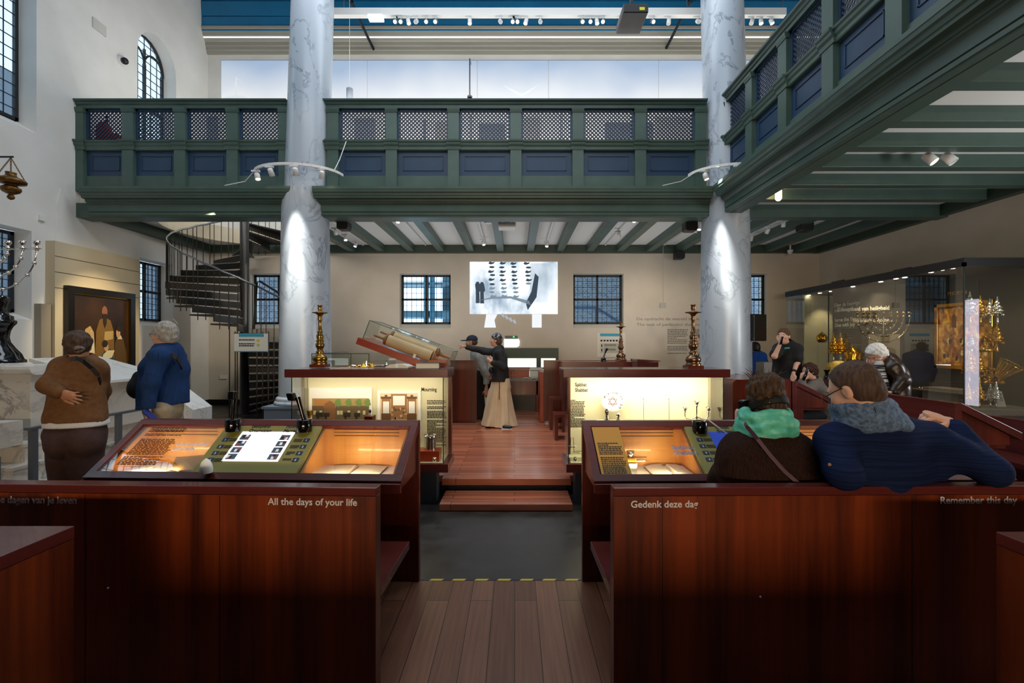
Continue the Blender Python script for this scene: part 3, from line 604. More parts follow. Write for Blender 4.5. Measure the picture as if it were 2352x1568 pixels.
# ---------------------------------------------------------------- the two glass showcases on the platform edge
def showcase(x0, x1, bx0, bx1, label, warm):
    t = thing('showcase', label, 'display case', ((x0 + x1) / 2, 4.8, ZF))
    ob('top_board', B().box(x0, x1, 4.6, 5.056, 1.266, 1.348), WRX, t, .003)
    ob('base_tray', B().box(x0 + .03, x1 - .0, 4.6, 5.056, .317, .40), WRX, t, .003)
    ob('tray_floor', B().box(x0 + .08, x1 - .06, 4.64, 5.0, .40, .405), CREAM, t)
    ob('support', B().box(x0 + .3, x1 - .45, 4.75, 5.0, ZF, .317), mat('support_dark', '#171a1f', .6), t)
    ob('back_board', B().box(bx0, bx1, 5.0, 5.03, .405, 1.262), CREAM, t)
    for x in (bx0 - .035, bx1): ob('post', B().box(x, x + .035, 4.99, 5.055, .40, 1.266), WR, t)
    gx0, gx1 = x0 + .055, x1 - .055
    ob('front_pane', B().box(gx0, gx1, 4.64, 4.645, .40, 1.266), CLEAR, t)
    for x in (gx0, gx1 - .005): ob('side_pane', B().box(x, x + .005, 4.646, 5.0, .40, 1.266), CLEAR, t)
    s = B()
    for x in (gx0 - .003, gx1 - .003): s.box(x, x + .008, 4.636, 4.644, .40, 1.266)
    ob('corner_seam', s, EDGED, t)
    area('case_lamp', ((bx0 + bx1) / 2, 4.72, 1.25), ((bx0 + bx1) / 2, 4.93, .7), bx1 - bx0 - .1, .05, warm, (1, .88, .66)); return t
s1 = showcase(-2.30, -.665, WX(700, 5.0), WX(1030, 5.0), 'left showcase headed Mourning with two framed prints, under a red wood top', 5)
s2 = showcase(.487, 2.155, WX(1310, 5.0), WX(1632, 5.0), 'right showcase headed Sjabbat Shabbat with silver candle branches, brightly lit', 15)
YP = 4.998
def onback(px0, py0, px1, py1, m, name, parent=None, lift=0, th=.004): return ob(name, B().box(WX(px0, YP), WX(px1, YP), YP - lift - th, YP - lift, WZ(py1, YP), WZ(py0, YP)), m, parent)
text('heading', 'Mourning', INK, (WX(968, YP), YP - .001, WZ(898, YP)), EX, EZ, 35 * YP / F, .058, s1, .015)
textlines('caption', INK, (WX(981, YP), YP - .001, WZ(918, YP)), EX, EZ, 44 * YP / F, 112 * YP / F, 32, s1, 21, .5)
text('heading', 'Sjabbat\nShabbat', INK, (WX(1321, YP), YP - .001, WZ(887, YP)), EX, EZ, 29 * YP / F, .058, s2, .015)
textlines('caption', INK, (WX(1300, YP), YP - .001, WZ(917, YP)), EX, EZ, 44 * YP / F, 64 * YP / F, 18, s2, 22, .5)
# framed prints (generic street scene and generic memorial sheet)
def pic(name, label, x0, y0, x1, y1, th=.02):
    t = thing(name, label, 'print', (WX((x0 + x1) / 2, YP), YP, WZ(y1, YP))); ob('mount', B().box(WX(x0, YP), WX(x1, YP), YP - th, YP - .001, WZ(y1, YP), WZ(y0, YP)), WPAP, t); return t
SEP = [mat('sepia_%d' % i, c, .7) for i, c in enumerate(('#a98f5a', '#6d5a3e', '#2f2a22', '#b07a44', '#6f8a4a', '#d8c89a', '#8a5f3c'))]
t = pic('print', 'wide framed print of a street with carriages and trees in the left showcase', 712, 890, 855, 1000)
yq = YP - .021
def fig(t, name, x0, y0, x1, y1, m, k=0): return ob(name, B().box(WX(x0, YP), WX(x1, YP), yq - .001 - k * .0006, yq, WZ(y1, YP), WZ(y0, YP)), m, t)
pc = fig(t, 'picture', 719, 914, 849, 998, SEP[5])
fig(t, 'sky_wash', 719, 914, 849, 940, SEP[0], 1); fig(t, 'tall_house', 724, 916, 760, 935, SEP[3], 2); fig(t, 'street_wall', 719, 936, 849, 962, SEP[1], 2); fig(t, 'gate', 747, 926, 772, 962, SEP[6], 3)
ob('gable', B().prism([(WX(747, YP), WZ(927, YP)), (WX(772, YP), WZ(927, YP)), (WX(760, YP), WZ(919, YP))], lambda p, q, s: (p, s, q), yq - .003, yq), SEP[6], t)
fig(t, 'roof', 719, 931, 746, 937, SEP[1], 3); fig(t, 'roof', 773, 931, 849, 937, SEP[1], 3)
for k, x in enumerate((779, 803, 826, 846)): ob('tree', B().add([(WX(x + rx * math.cos(a), YP), yq - .003, WZ(924 + ry * math.sin(a), YP)) for a in [2 * PI * i / 14 for i in range(14)] for rx, ry in ((7 + (1.5 if int(a * 7) % 2 else -1), 9),)], [tuple(range(14))]), SEP[4], t)
for k, x in enumerate((727, 745, 790, 815)): fig(t, 'carriage', x, 946 + k % 2, x + 17 - 3 * (k % 2), 956, SEP[2], 4); fig(t, 'wheel', x + 3, 955, x + 8, 961, SEP[2], 4)
for k, x in enumerate((722, 736, 776, 783, 800, 823, 835)): fig(t, 'window_light', x, 942, x + 6, 951, SEP[5], 3)
t = pic('print', 'white framed memorial sheet with two pillars and a cartouche in the left showcase', 868, 896, 967, 1004)
pc = fig(t, 'sheet', 874, 902, 961, 1000, mat('sheet_cream', '#e3cfae', .7)); SB = mat('sheet_brown', '#9c6f48', .7); SD = mat('sheet_dark', '#6e4a30', .7)
for x in (878, 937):
    fig(t, 'pillar', x, 912, x + 20, 962, SB, 1); fig(t, 'pillar_panel', x + 3, 921, x + 17, 948, WPAP, 2); fig(t, 'pillar_foot', x - 1, 949, x + 21, 963, SD, 2); fig(t, 'pillar_cap', x - 2, 910, x + 22, 915, SD, 2); fig(t, 'urn', x + 7, 906, x + 13, 910, SD, 2)
fig(t, 'arch', 899, 904, 936, 962, SB, 1); fig(t, 'cartouche', 904, 908, 931, 930, WPAP, 2)
rnd = random.Random(5)
for k in range(14): x, y = 900 + rnd.random() * 32, 932 + rnd.random() * 26; fig(t, 'figure', x, y, x + 2 + rnd.random() * 4, y + 2 + rnd.random() * 4, SD if k % 2 else mat('sheet_pale', '#d9b890', .7), 2)
# objects in the showcases
def at(px, py, Y): return W(px, py, Y)
one('goblet', B().lathe([(.02, .0), (.022, .012), (.008, .02), (.014, .035), (.024, .06), (.026, .10), (.03, .105)], 18, (WX(711, 4.86), 4.86, WZ(965, 4.86))), GOLD, 'small gold cup beside the street print in the left showcase', 'cup')
one('plinth_block', B().box(WX(698, 4.9), WX(724, 4.9), 4.8, 4.92, .405, WZ(965, 4.86)), WR, 'wooden block under the small gold cup in the left showcase', 'display block')
one('plinth_block', B().box(WX(841, 4.8), WX(859, 4.8), 4.74, 4.86, .405, WZ(954, 4.8)), WR, 'wooden block with a miniature dark tree on it in the left showcase', 'display block')
tr = thing('miniature_tree', 'tiny dark metal tree on a wooden block between the two prints', 'ornament', (WX(850, 4.8), 4.8, WZ(954, 4.8))); c = tr.location
ob('stem', B().tube([c, c + V((0, 0, .03))], .004, 6), BLACK, tr); ob('crown', B().ball(c + V((0, 0, .045)), (.014, .014, .02), 8, 6), mat('dark_pewter', '#3a4048', .4, .7), tr)
bk2 = one('plinth_block', B().box(WX(955, 4.72), WX(1010, 4.72), 4.68, 4.86, .405, WZ(1034, 4.72)), WORG, 'low orange wood block under the silver beaker in the left showcase', 'display block')
bz = WZ(1034, 4.72)
one('beaker', B().lathe([(.062, 0), (.06, .06), (.062, .12), (.068, .15), (.066, .15), (.05, .075), (0, .07)], 28, (WX(988, 4.78), 4.78, bz)), SILV, 'wide silver beaker on the orange wood block in the left showcase', 'beaker')
for s_, px, lab in ((s1, 998, 'small silver tin on the tray of the left showcase'), (s2, 1322, 'small silver tin on the tray of the right showcase')): one('tin', B().lathe([(.018, 0), (.02, .004), (.02, .045), (.018, .048), (.006, .048)], 16, (WX(px, 4.68), 4.68, .405)), SILV, lab, 'tin')
YQ = 4.92
pd = thing('ceramic_plate', 'round white plate with a six-pointed star and letters around the rim in the right showcase', 'plate', (WX(1408, YQ), YQ, WZ(950, YQ)))
cx_, cz_ = WX(1408, YQ), WZ(922, YQ); rr = 27 * YQ / F
ob('dish', B().lathe([(0, 0), (rr * .6, .002), (rr, .014), (rr, .018), (rr * .58, .006), (0, .005)], 40, (cx_, YQ + .02, cz_), (0, -1, 0)), mat('porcelain', '#f4f2ec', .2), pd)
RED = mat('star_brown', '#7b3b28', .5); sb_ = B()
for rot_ in (PI / 2, -PI / 2):
    P = [V((cx_ + rr * .42 * math.cos(rot_ + 2 * PI * k / 3), YQ + .0125, cz_ + rr * .42 * math.sin(rot_ + 2 * PI * k / 3))) for k in range(3)]
    for k in range(3): sb_.bar(P[k], P[(k + 1) % 3], .005, .002, (0, 1, 0))
ob('star', sb_, RED, pd)
for k, (ch, a) in enumerate(zip('תורה אמת הרבה', [150, 138, 126, 114, 102, 90, 76, 62, 48, 34, 18, -20, -40])):
    if ch == ' ': continue
    a = math.radians(a); r_ = rr * .70; p = V((cx_ + r_ * math.cos(a), YQ + .006, cz_ + r_ * math.sin(a))); up = V((math.cos(a), 0, math.sin(a))); text('letter', ch, INK if k % 5 else GOLD, p, V((math.sin(a), 0, -math.cos(a))), up, None, .036, pd, .02, 'CENTER')
for px, h, lab in ((1394, .15, 'taller silver spice tower in front of the plate in the right showcase'), (1420, .095, 'shorter silver shaker in front of the plate in the right showcase')):
    one('silver_shaker', B().lathe([(.028, 0), (.03, .01), (.016, h * .25), (.018, h * .4), (.012, h * .45), (.022, h * .6), (.024, h * .75), (.014, h * .92), (.004, h)], 18, (WX(px, 4.8), 4.8, WZ(968, 4.8))), SILV, lab, 'shaker')
one('plinth_block', B().box(WX(1375, 4.8), WX(1440, 4.8), 4.74, 4.94, .405, WZ(968.5, 4.8)), CREAM, 'cream block carrying the plate and the shakers in the right showcase', 'display block')
for px, lab in ((1479, 'thin upright pointer nearer the plate in the right showcase'), (1537, 'thin upright pointer nearer the candle branches in the right showcase')):
    one('torah_pointer', B().tube([(WX(px, 4.9), 4.9, WZ(968, 4.9)), (WX(px - 1, 4.9), 4.9, WZ(918, 4.9))], .0025, 6).ball((WX(px - 1, 4.9), 4.9, WZ(916, 4.9)), .006), BRONZE, lab, 'pointer')
one('plinth_block', B().box(WX(1465, 4.9), WX(1650, 4.9), 4.76, 4.95, .405, WZ(968.5, 4.9)), CREAM, 'long cream block carrying the pointers and candle branches in the right showcase', 'display block')
def branches(t, c, arms, top, m, r=.006):
    ob('stem', B().lathe([(.045, 0), (.048, .006), (.02, .016), (.012, .03), (.016, .045), (.008, .06), (.006, top - .02), (.01, top)], 16, c), m, t)
    for dx, z in arms:
        if dx: ob('arm', B().tube([c + V((dx * .05, 0, .05)), c + V((dx * .45, 0, .025)), c + V((dx * .85, 0, .03)), c + V((dx, 0, .06)), c + V((dx, 0, z))], r, 8), m, t)
        ob('candle_cup', B().lathe([(.014, 0), (.03, .004), (.012, .008), (.014, .016), (.022, .03), (.03, .05), (.026, .048), (.012, .02)], 14, c + V((dx, 0, z if dx else top))), m, t)
t = thing('candelabrum', 'three-branched silver candle holder in the right showcase', 'candle holder', (WX(1600, 4.85), 4.85, WZ(968, 4.85)))
branches(t, t.location.copy(), [(-27 * 4.85 / F, .10), (27 * 4.85 / F, .10), (0, 0)], .165, SILV)
one('name_card', B().box(WX(1525, YP), WX(1550, YP), YP - .004, YP - .001, WZ(907, YP), WZ(891, YP)), mat('card_warm', '#efe0c0', .7), 'small pale card on the back of the right showcase', 'card')
t = thing('silver_miniature', 'tiny silver chair-like stand on the glass shelf of the right showcase', 'ornament', (WX(1314, 4.75), 4.75, WZ(1040, 4.75))); c = t.location
ob('legs', B().tube([c + V((-.02, 0, 0)), c + V((-.012, 0, .16))], .003, 5).tube([c + V((.02, 0, 0)), c + V((.012, 0, .16))], .003, 5), SILV, t); ob('seat', B().box(c.x - .03, c.x + .03, c.y - .01, c.y + .01, c.z + .06, c.z + .066).tube([c + V((-.06, 0, .075)), c + V((.06, 0, .075))], .003, 5), SILV, t)
one('glass_block', B().box(WX(1304, 4.75), WX(1338, 4.75), 4.70, 4.85, .407, WZ(1040.5, 4.75)), glass('acrylic', (.93, .96, .9), .06), 'clear block under the silver miniature in the right showcase', 'display block')
one('silver_dish', B().lathe([(.02, 0), (.05, .012), (.048, .014), (.018, .004)], 20, (WX(1330, 4.72), 4.72, WZ(1040, 4.72))), SILV, 'little shallow silver dish beside the miniature in the right showcase', 'dish')
# ---------------------------------------------------------------- things on top of the showcases
CS = [(16.5, 0), (17, 4), (14, 6), (16, 9), (17, 14), (15, 18), (9, 22), (7, 25), (10, 28), (7, 30), (6, 34), (9.5, 40), (10.5, 46), (7, 50), (9.5, 54), (6, 56), (7.5, 60), (8.2, 66), (5, 70), (7, 74), (4.5, 76), (3.8, 90), (4, 100), (5.5, 104), (4.5, 107), (5, 112), (9, 116), (17, 117.5), (17.5, 119), (8, 120), (3.5, 121), (4, 124), (5.5, 128), (4.2, 132), (6, 134), (6, 136), (3, 136), (3, 130)]
def candlestick(px, py, Y, m, label, sc=1.0):
    k = sc * .00458; c = V((WX(px, Y), Y, WZ(py, Y))); t = thing('candlestick', label, 'candlestick', c)
    ob('wooden_foot', B().box(c.x - 17 * k, c.x + 17 * k, c.y - 17 * k, c.y + 17 * k, c.z, c.z + 7 * k), WR, t)
    ob('stick', B().lathe([(r * k, (z + 7) * k) for r, z in CS], 28, c), m, t); return t
candlestick(735, 843, 4.86, BRASS, 'tall brass candlestick on the left showcase, in front of the left column')
candlestick(1592, 846, 4.86, BRONZE, 'tall bronze candlestick on the right showcase, in front of the right column', 1.03)
candlestick(1426, 829.5, 7.65, BRONZE, 'smaller bronze candlestick farther back behind the right showcase', 1.0)
one('low_cabinet', B().box(WX(1290, 7.6), WX(1508, 7.6), 7.5, 7.9, .162, WZ(829.8, 7.65)), WRX, 'red wood cabinet carrying the farther candlestick behind the right showcase', 'cabinet')
tc = thing('torah_scroll_case', 'tilted glass case with a rolled Torah scroll on a red wooden tray', 'display case', (WX(950, 5.2), 5.2, 1.348))
ta = math.radians(20.5); ux, uz = V((math.cos(ta), 0, -math.sin(ta))), V((math.sin(ta), 0, math.cos(ta)))
o0 = W(826, 776, 5.12)                          # upper left front corner of the tray
def TL(a, y, z): return o0 + ux * a + EY * y + uz * z
def tbox(a0, a1, y0, y1, h0, h1): return B().obox(TL((a0 + a1) / 2, (y0 + y1) / 2, (h0 + h1) / 2), ux * (a1 - a0) / 2, EY * (y1 - y0) / 2, uz * (h1 - h0) / 2)
ob('tray', tbox(-.02, 1.0, 0, .5, -.075, 0), WORG, tc, .003)
ob('tray_support', B().box(o0.x + .75, o0.x + .95, 5.2, 5.55, 1.348, 1.42), WORG, tc)
gl_ = B(); 
for q in ((.03, 1.02, .02, .024, 0, .215), (.03, 1.02, .476, .48, 0, .215), (.03, .034, .024, .476, 0, .215), (1.016, 1.02, .024, .476, 0, .215), (.03, 1.02, .02, .48, .215, .22)): b = tbox(*q); gl_.add(b.v, b.f)
ob('glass_cover', gl_, CASEG, tc); e = B()
for a, c in (((.03, .02, .22), (1.02, .02, .22)), ((.03, .48, .22), (1.02, .48, .22)), ((.03, .02, 0), (.03, .02, .22)), ((1.02, .02, 0), (1.02, .02, .22)), ((1.02, .02, .22), (1.02, .48, .22)), ((.03, .02, .22), (.03, .48, .22)), ((1.02, .48, 0), (1.02, .48, .22))): e.bar(TL(*a), TL(*c), .006)
ob('glass_edges', e, EDGE, tc)
ts = thing('torah_scroll', 'pale parchment scroll wound on two wooden rollers inside the tilted glass case', 'scroll', TL(.5, .2, 0)); PARCH = noisemat('parchment', [(.3, '#c8ab85'), (.7, '#d8bd98')], nscale=6, rough=.7); RW = noisemat('roller_wood', [(.3, '#8a5a38'), (.7, '#a87650')], nscale=12, rough=.4)
for y, r in ((.13, .066), (.33, .060)):
    roll = ob('parchment_roll', B().lathe([(r, .27), (r * 1.01, .5), (r, .80)], 28, TL(0, y, .075 if y < .2 else .12), ux), PARCH, ts)
    zy = .075 if y < .2 else .12; h = B(); h.lathe([(.010, .10), (.014, .13), (.013, .20), (.02, .215), (.03, .225), (.06, .235), (.064, .245), (.06, .258), (.03, .265)], 20, TL(0, y, zy), ux); h.lathe([(.03, .805), (.06, .81), (.064, .822), (.055, .835), (.03, .845), (.02, .86), (.022, .9), (.014, .96), (.016, .98)], 20, TL(0, y, zy), ux)
    ob('roller', h, RW, ts)
one('caption_card', tbox(.62, .65, .028, .03, .0, .045), WPAP, 'small white number card standing in the tilted scroll case', 'card')
book('open_book', (WX(918, 4.83), 4.83, 1.3485), .24, .17, .045, 'open book with white pages on the left showcase under the scroll case', PAPER, COVD, -6, True)
book('book', (WX(984, 4.80), 4.80, 1.3485), .24, .15, .058, 'thick closed book with a grey cover on the left showcase under the scroll case', PAPER, COVT, 4)
book('book', (WX(878, 4.83), 4.83, 1.3485), .17, .12, .014, 'thin flat dark booklet on the left showcase beside the open book', PAPER, COVD, 15)
# low glass case with jewellery behind the brass candlestick
jc = thing('jewellery_case', 'low glass case full of small gold pieces behind the brass candlestick', 'display case', (WX(800, 5.9), 5.9, .13))
Xa, Xb = WX(712, 5.25), WX(905, 6.4); za = 1.33
ob('cabinet', B().box(Xa, Xb, 5.3, 6.5, .16, 1.30), WR, jc); ob('bed', B().box(Xa + .01, Xb - .01, 5.31, 6.49, 1.30, 1.302), mat('bed_red', '#4a1a12', .7), jc)
gg = B(); zt = WZ(812, 5.3)
for q in ((Xa, Xb, 5.3, 5.304), (Xa, Xb, 6.496, 6.5), (Xa, Xa + .004, 5.304, 6.496), (Xb - .004, Xb, 5.304, 6.496)): gg.box(q[0], q[1], q[2], q[3], 1.302, zt)
gg.box(Xa, Xb, 5.3, 6.5, zt, zt + .004); ob('glass_cover', gg, CASEG, jc); e = B()
for x in (Xa, WX(806, 5.3), Xb): e.bar((x, 5.298, 1.302), (x, 5.298, zt), .006)
e.bar((Xa, 5.298, zt), (Xb, 5.298, zt), .007); e.bar((Xa, 5.3, zt), (Xa, 6.5, zt), .006); ob('glass_edges', e, EDGED, jc)
rnd = random.Random(11)
for k in range(26):
    x, y = Xa + .3 + rnd.random() * (Xb - Xa - .4), 5.4 + rnd.random() * 1.0; r = .018 + rnd.random() * .025; kind = k % 3
    b = B(); 
    if kind == 0: b.lathe([(r * .7, 0), (r, .006), (r * .9, .015), (r * .4, .02), (r * .2, r * 1.6), (.002, r * 2)], 10, (x, y, 1.3025))
    elif kind == 1: b.tube([(x + r * math.cos(a), y + r * math.sin(a), 1.309) for a in [2 * PI * i / 12 for i in range(13)]], .006, 6)
    else: b.ball((x, y, 1.302 + r * .5), (r, r * .7, r * .5), 8, 6)
    one(('gold_seal', 'gold_ring', 'gold_pendant')[kind], b, GOLD if k % 4 else SILV, ('small gold piece lying in the low glass case behind the brass candlestick' if k % 4 else 'small silver piece lying in the low glass case behind the brass candlestick'), 'jewellery', 'small gold pieces in the low glass case' if k % 4 else 'small silver pieces in the low glass case')
area('case_lamp', ((Xa + Xb) / 2, 5.9, zt - .02), ((Xa + Xb) / 2, 5.9, 1.3), .9, .05, 2.0, WARM)
# ================================================================ desks and benches on the right
def sidedesk(y0, y1, label):
    """desk whose sloped top falls towards +X, end face to the camera"""
    x = 3.98; t = thing('reading_desk', label, 'desk', (x, y0, ZF))
    ob('back_panel', B().box(x - .06, x, y0, y1, ZF, 1.075), WRY, t, .004)
    ob('sloped_top', B().prism([(x + .001, 1.075), (x + .54, .81), (x + .54, .74), (x + .001, 1.005)], lambda p, q, s: (p, s, q), y0, y1), WRY, t, .003)
    ob('end_panel', B().prism([(x + .001, 1.004), (x + .44, .78), (x + .44, .70), (x + .001, .70)], lambda p, q, s: (p, s, q), y0 + .015, y0 + .05), WR, t)
    ob('post', B().box(x + .001, x + .10, y0 + .01, y0 + .08, ZF, .70), WR, t); ob('shelf', B().box(x, x + .44, y0 + .051, y1 - .02, .66, .70), WRY, t); return t
sidedesk(4.1, 4.95, 'sloped mahogany desk at the right edge, behind the man in the blue jumper')
sidedesk(6.5, 8.2, 'sloped mahogany desk where the woman in grey sits listening')
one('desk_cabinet', B().prism([(3.08, ZF), (3.08, 1.06), (3.13, 1.10), (3.90, 1.10), (3.90, ZF)], lambda p, q, s: (p, s, q), 6.5, 7.6), WR, 'upright mahogany cabinet with a chamfered corner, right of the right column', 'cabinet')
t = thing('bench', 'low mahogany bench under the woman in grey', 'bench', (4.6, 6.75, ZF)); ob('seat', B().box(4.6, 5.08, 6.75, 8.2, .40, .45), WRY, t); ob('backrest', B().box(5.09, 5.20, 6.75, 8.2, ZF, 1.02), WRY, t)
for y in (6.8, 8.1): ob('support', B().box(4.62, 5.09, y, y + .04, ZF, .40), WR, t)
t = thing('bench', 'mahogany bench with raised back at the far right, in front of the wall showcase', 'bench', (4.9, 4.2, ZF)); ob('seat', B().box(4.85, 5.3, 4.2, 6.0, .40, .45), WRY, t); ob('backrest', B().box(5.32, 5.38, 4.2, 6.0, ZF, .80), WRY, t)
# stools and back desks on the platform
for y, zt, x0, lab in ((7.7, .70, .59, 'taller red wooden stool beside the right showcase'), (6.87, .55, .60, 'lower red wooden stool beside the right showcase')):
    t = thing('stool', lab, 'stool', (x0, y, .16)); ob('seat', B().box(x0, x0 + .5, y, y + .36, zt - .045, zt), WR, t, .004)
    for dx in (0, .45): ob('side', B().box(x0 + dx, x0 + dx + .05, y + .01, y + .35, .16, zt - .045), WR, t)
one('bench_end', B().box(WX(1010, 8.4), WX(1095, 8.4), 8.4, 8.46, .20, 1.305).box(WX(1010, 8.4) + .02, WX(1095, 8.4) - .02, 8.42, 8.45, .161, .2), WR, 'tall red wooden partition left of the man in the cap', 'partition')
t = thing('partition_desk', 'long red wooden partition desk behind the right showcase', 'partition', (WX(1250, 8.42), 8.42, .16))
ob('front_panel', B().box(WX(1249, 8.4), WX(1420, 8.4), 8.4, 8.46, .20, 1.305).box(WX(1260, 8.4), WX(1400, 8.4), 8.42, 8.45, .161, .2), WR, t); ob('sloped_top', B().prism([(8.461, 1.30), (8.9, 1.12), (8.9, 1.06), (8.461, 1.22)], lambda p, q, s: (s, p, q), WX(1300, 8.4), WX(1508, 8.4)), WRX, t)
ob('side_panel', B().box(WX(1238, 8.9), WX(1249, 8.9), 8.5, 9.3, .161, 1.08), WORG, t)
t = thing('audio_phone', 'black handset in a holder on the cabinet below the farther candlestick', 'phone', W(1384, 834, 7.6)); c = V((WX(1386, 7.62), 7.62, WZ(829.8, 7.65)))
ob('holder', B().lathe([(.04, 0), (.045, .05), (.03, .06)], 14, c), BLKG, t); ob('handset', B().tube([c + V((0, 0, .05)), c + V((.03, 0, .14)), c + V((.05, 0, .19))], [.015, .013, .02], 8).ball(c + V((.055, -.01, .2)), .024, 8, 6), BLKG, t)
one('tilted_panel', B().prism([(WX(1460, 6.9), 1.33), (WX(1512, 6.9), 1.345), (WX(1512, 6.9), 1.355), (WX(1460, 6.9), 1.375)], lambda p, q, s: (p, s, q), 6.8, 7.2).box(WX(1462, 6.9), WX(1510, 6.9), 6.85, 7.15, .162, 1.33), WRY, 'small purple-brown tilted panel on its stand, right of the farther candlestick', 'panel')
t = thing('display_desk', 'lit display desk with open papers at the far end of the platform', 'display desk', (.2, 10.2, .13))
xa, xb = WX(1120, 10), WX(1238, 10); ob('top', B().box(xa, xb, 9.95, 10.7, .80, .845), mat('desk_grey', '#6a5a55', .35), t); ob('front_panel', B().box(xa, xb, 10.0, 10.03, .50, .80), WR, t); ob('under_desk_shade', B().box(xa + .06, xb + .25, 10.3, 10.33, .13, .50), BLK, t)  # black sheet stands for the under-desk shade, put into the colour
for x in (xa, xb - .06): ob('leg', B().box(x, x + .06, 10.0, 10.6, .13, .80), WR, t)
ob('back_board', B().box(xa, WX(1216, 10.6), 10.62, 10.66, .845, 1.04), WORG, t); ob('white_board', B().box(WX(1217, 10.6), WX(1247, 10.6), 10.6, 10.64, .80, 1.06), PAPER, t)
e = B(); zt = 1.03
e.bar((xa, 9.97, zt), (xb + .1, 9.97, zt), .012); 
for x in (WX(1175, 9.97), WX(1181, 9.97)): e.bar((x, 9.97, .845), (x, 9.97, zt + .03), .01)
e.box(WX(1171, 9.97), WX(1181, 9.97), 9.95, 9.99, zt - .02, zt + .025); ob('glass_edges', e, EDGED, t); ob('glass_cover', B().box(xa, xb + .1, 9.966, 9.97, .846, zt), CASEG, t)
for px, w in ((1208, .11), (1227, .13)): one('document', B().prism([(0, 0), (w / 2, .012), (w, 0), (w, .004), (w / 2, .018), (0, .004)], lambda p, q, s: (WX(px, 10.1) - w / 2 + p, s, .846 + q), 10.05, 10.25), PAPER, 'open pale booklet on the far display desk, ' + ('left' if px < 1215 else 'right') + ' one of two', 'booklet')
# ================================================================ back wall
YW = YB - .001
def onwall(px0, py0, px1, py1, th=.01, lift=0): return B().box(WX(px0, YW), WX(px1, YW), YW - lift - th, YW - lift, WZ(py1, YW), WZ(py0, YW))
t = thing('serving_hatch', 'dark green hatch recess with white lit interior in the back wall', 'hatch', (.5, YW, .8)); HG = mat('hatch_green', '#4d5a50', .5)
ob('lintel', onwall(1160, 799, 1282, 822, .12), HG, t)
for q in ((1160, 822, 1166, 880), (1232, 822, 1242, 880), (1276, 822, 1282, 880), (1160, 843, 1282, 848)): ob('post', onwall(*q, .10), HG, t)
ob('lit_panel', onwall(1166, 822, 1276, 880, .02), mat('hatch_light', '#fff', emit='#eef2ec', estr=.95), t)
t = thing('emergency_light', 'white glowing emergency luminaire with a green dot, right of the woman in the headscarf', 'lamp', (WX(1176, YW), YW, WZ(797, YW)))
ob('body', onwall(1160, 771, 1189, 778, .05), mat('lamp_grey', '#6f786f', .5), t); ob('indicator', onwall(1178.5, 772, 1181.5, 775, .056), mat('led_green', '#20ff80', emit='#28ff90', estr=2), t)
ob('diffuser', B().prism([(WX(1158, YW), WZ(778, YW)), (WX(1191, YW), WZ(778, YW)), (WX(1193.5, YW), WZ(784, YW)), (WX(1192, YW), WZ(794, YW)), (WX(1187, YW), WZ(797, YW)), (WX(1158, YW), WZ(797, YW))], lambda p, q, s: (p, s, q), YW - .04, YW), mat('diffuser', '#fff', emit='#ffffff', estr=1.1), t)
# projector light put into glowing plates on the wall (generic rows of figures)
t = thing('projected_film', 'bright black and white film projected on the back wall between two windows', 'projection', (WX(1180, YW), YW, WZ(722, YW)))
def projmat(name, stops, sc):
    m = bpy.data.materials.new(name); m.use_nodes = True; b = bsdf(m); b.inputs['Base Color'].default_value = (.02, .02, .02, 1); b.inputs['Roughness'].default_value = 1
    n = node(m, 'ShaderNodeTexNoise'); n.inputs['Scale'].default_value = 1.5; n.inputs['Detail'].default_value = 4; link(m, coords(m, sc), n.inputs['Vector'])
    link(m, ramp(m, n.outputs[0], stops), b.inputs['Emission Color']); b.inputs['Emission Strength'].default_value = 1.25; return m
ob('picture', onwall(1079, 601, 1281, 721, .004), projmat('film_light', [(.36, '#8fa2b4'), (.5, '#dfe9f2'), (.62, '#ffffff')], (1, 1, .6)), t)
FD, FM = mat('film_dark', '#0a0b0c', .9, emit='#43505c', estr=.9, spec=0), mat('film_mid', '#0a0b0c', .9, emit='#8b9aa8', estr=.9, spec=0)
rnd = random.Random(3)
for k, x in enumerate((1127, 1152, 1179, 1209)):
    for j in range(9 if k < 3 else 6):
        y = 603 + j * 9.5 + rnd.random() * 2; m = FD if j < 6 - k % 2 else FM
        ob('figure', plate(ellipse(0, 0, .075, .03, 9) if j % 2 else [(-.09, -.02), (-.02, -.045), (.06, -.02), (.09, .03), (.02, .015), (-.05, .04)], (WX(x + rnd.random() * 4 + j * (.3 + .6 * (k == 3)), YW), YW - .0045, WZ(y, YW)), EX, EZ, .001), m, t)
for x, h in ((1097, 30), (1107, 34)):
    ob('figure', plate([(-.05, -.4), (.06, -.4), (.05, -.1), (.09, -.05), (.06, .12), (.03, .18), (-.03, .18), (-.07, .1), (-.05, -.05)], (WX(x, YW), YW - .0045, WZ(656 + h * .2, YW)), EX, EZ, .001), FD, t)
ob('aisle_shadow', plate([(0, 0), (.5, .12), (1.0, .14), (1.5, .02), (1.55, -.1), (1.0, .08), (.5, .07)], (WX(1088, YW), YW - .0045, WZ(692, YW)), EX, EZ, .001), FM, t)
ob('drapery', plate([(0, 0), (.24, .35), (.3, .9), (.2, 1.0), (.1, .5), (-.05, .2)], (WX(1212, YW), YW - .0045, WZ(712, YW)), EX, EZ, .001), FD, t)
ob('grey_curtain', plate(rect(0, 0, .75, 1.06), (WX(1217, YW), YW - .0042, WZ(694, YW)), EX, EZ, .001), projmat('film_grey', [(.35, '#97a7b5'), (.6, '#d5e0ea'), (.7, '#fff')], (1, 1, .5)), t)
WP = mat('film_white', '#0a0b0c', .9, emit='#f4f8fb', estr=1)
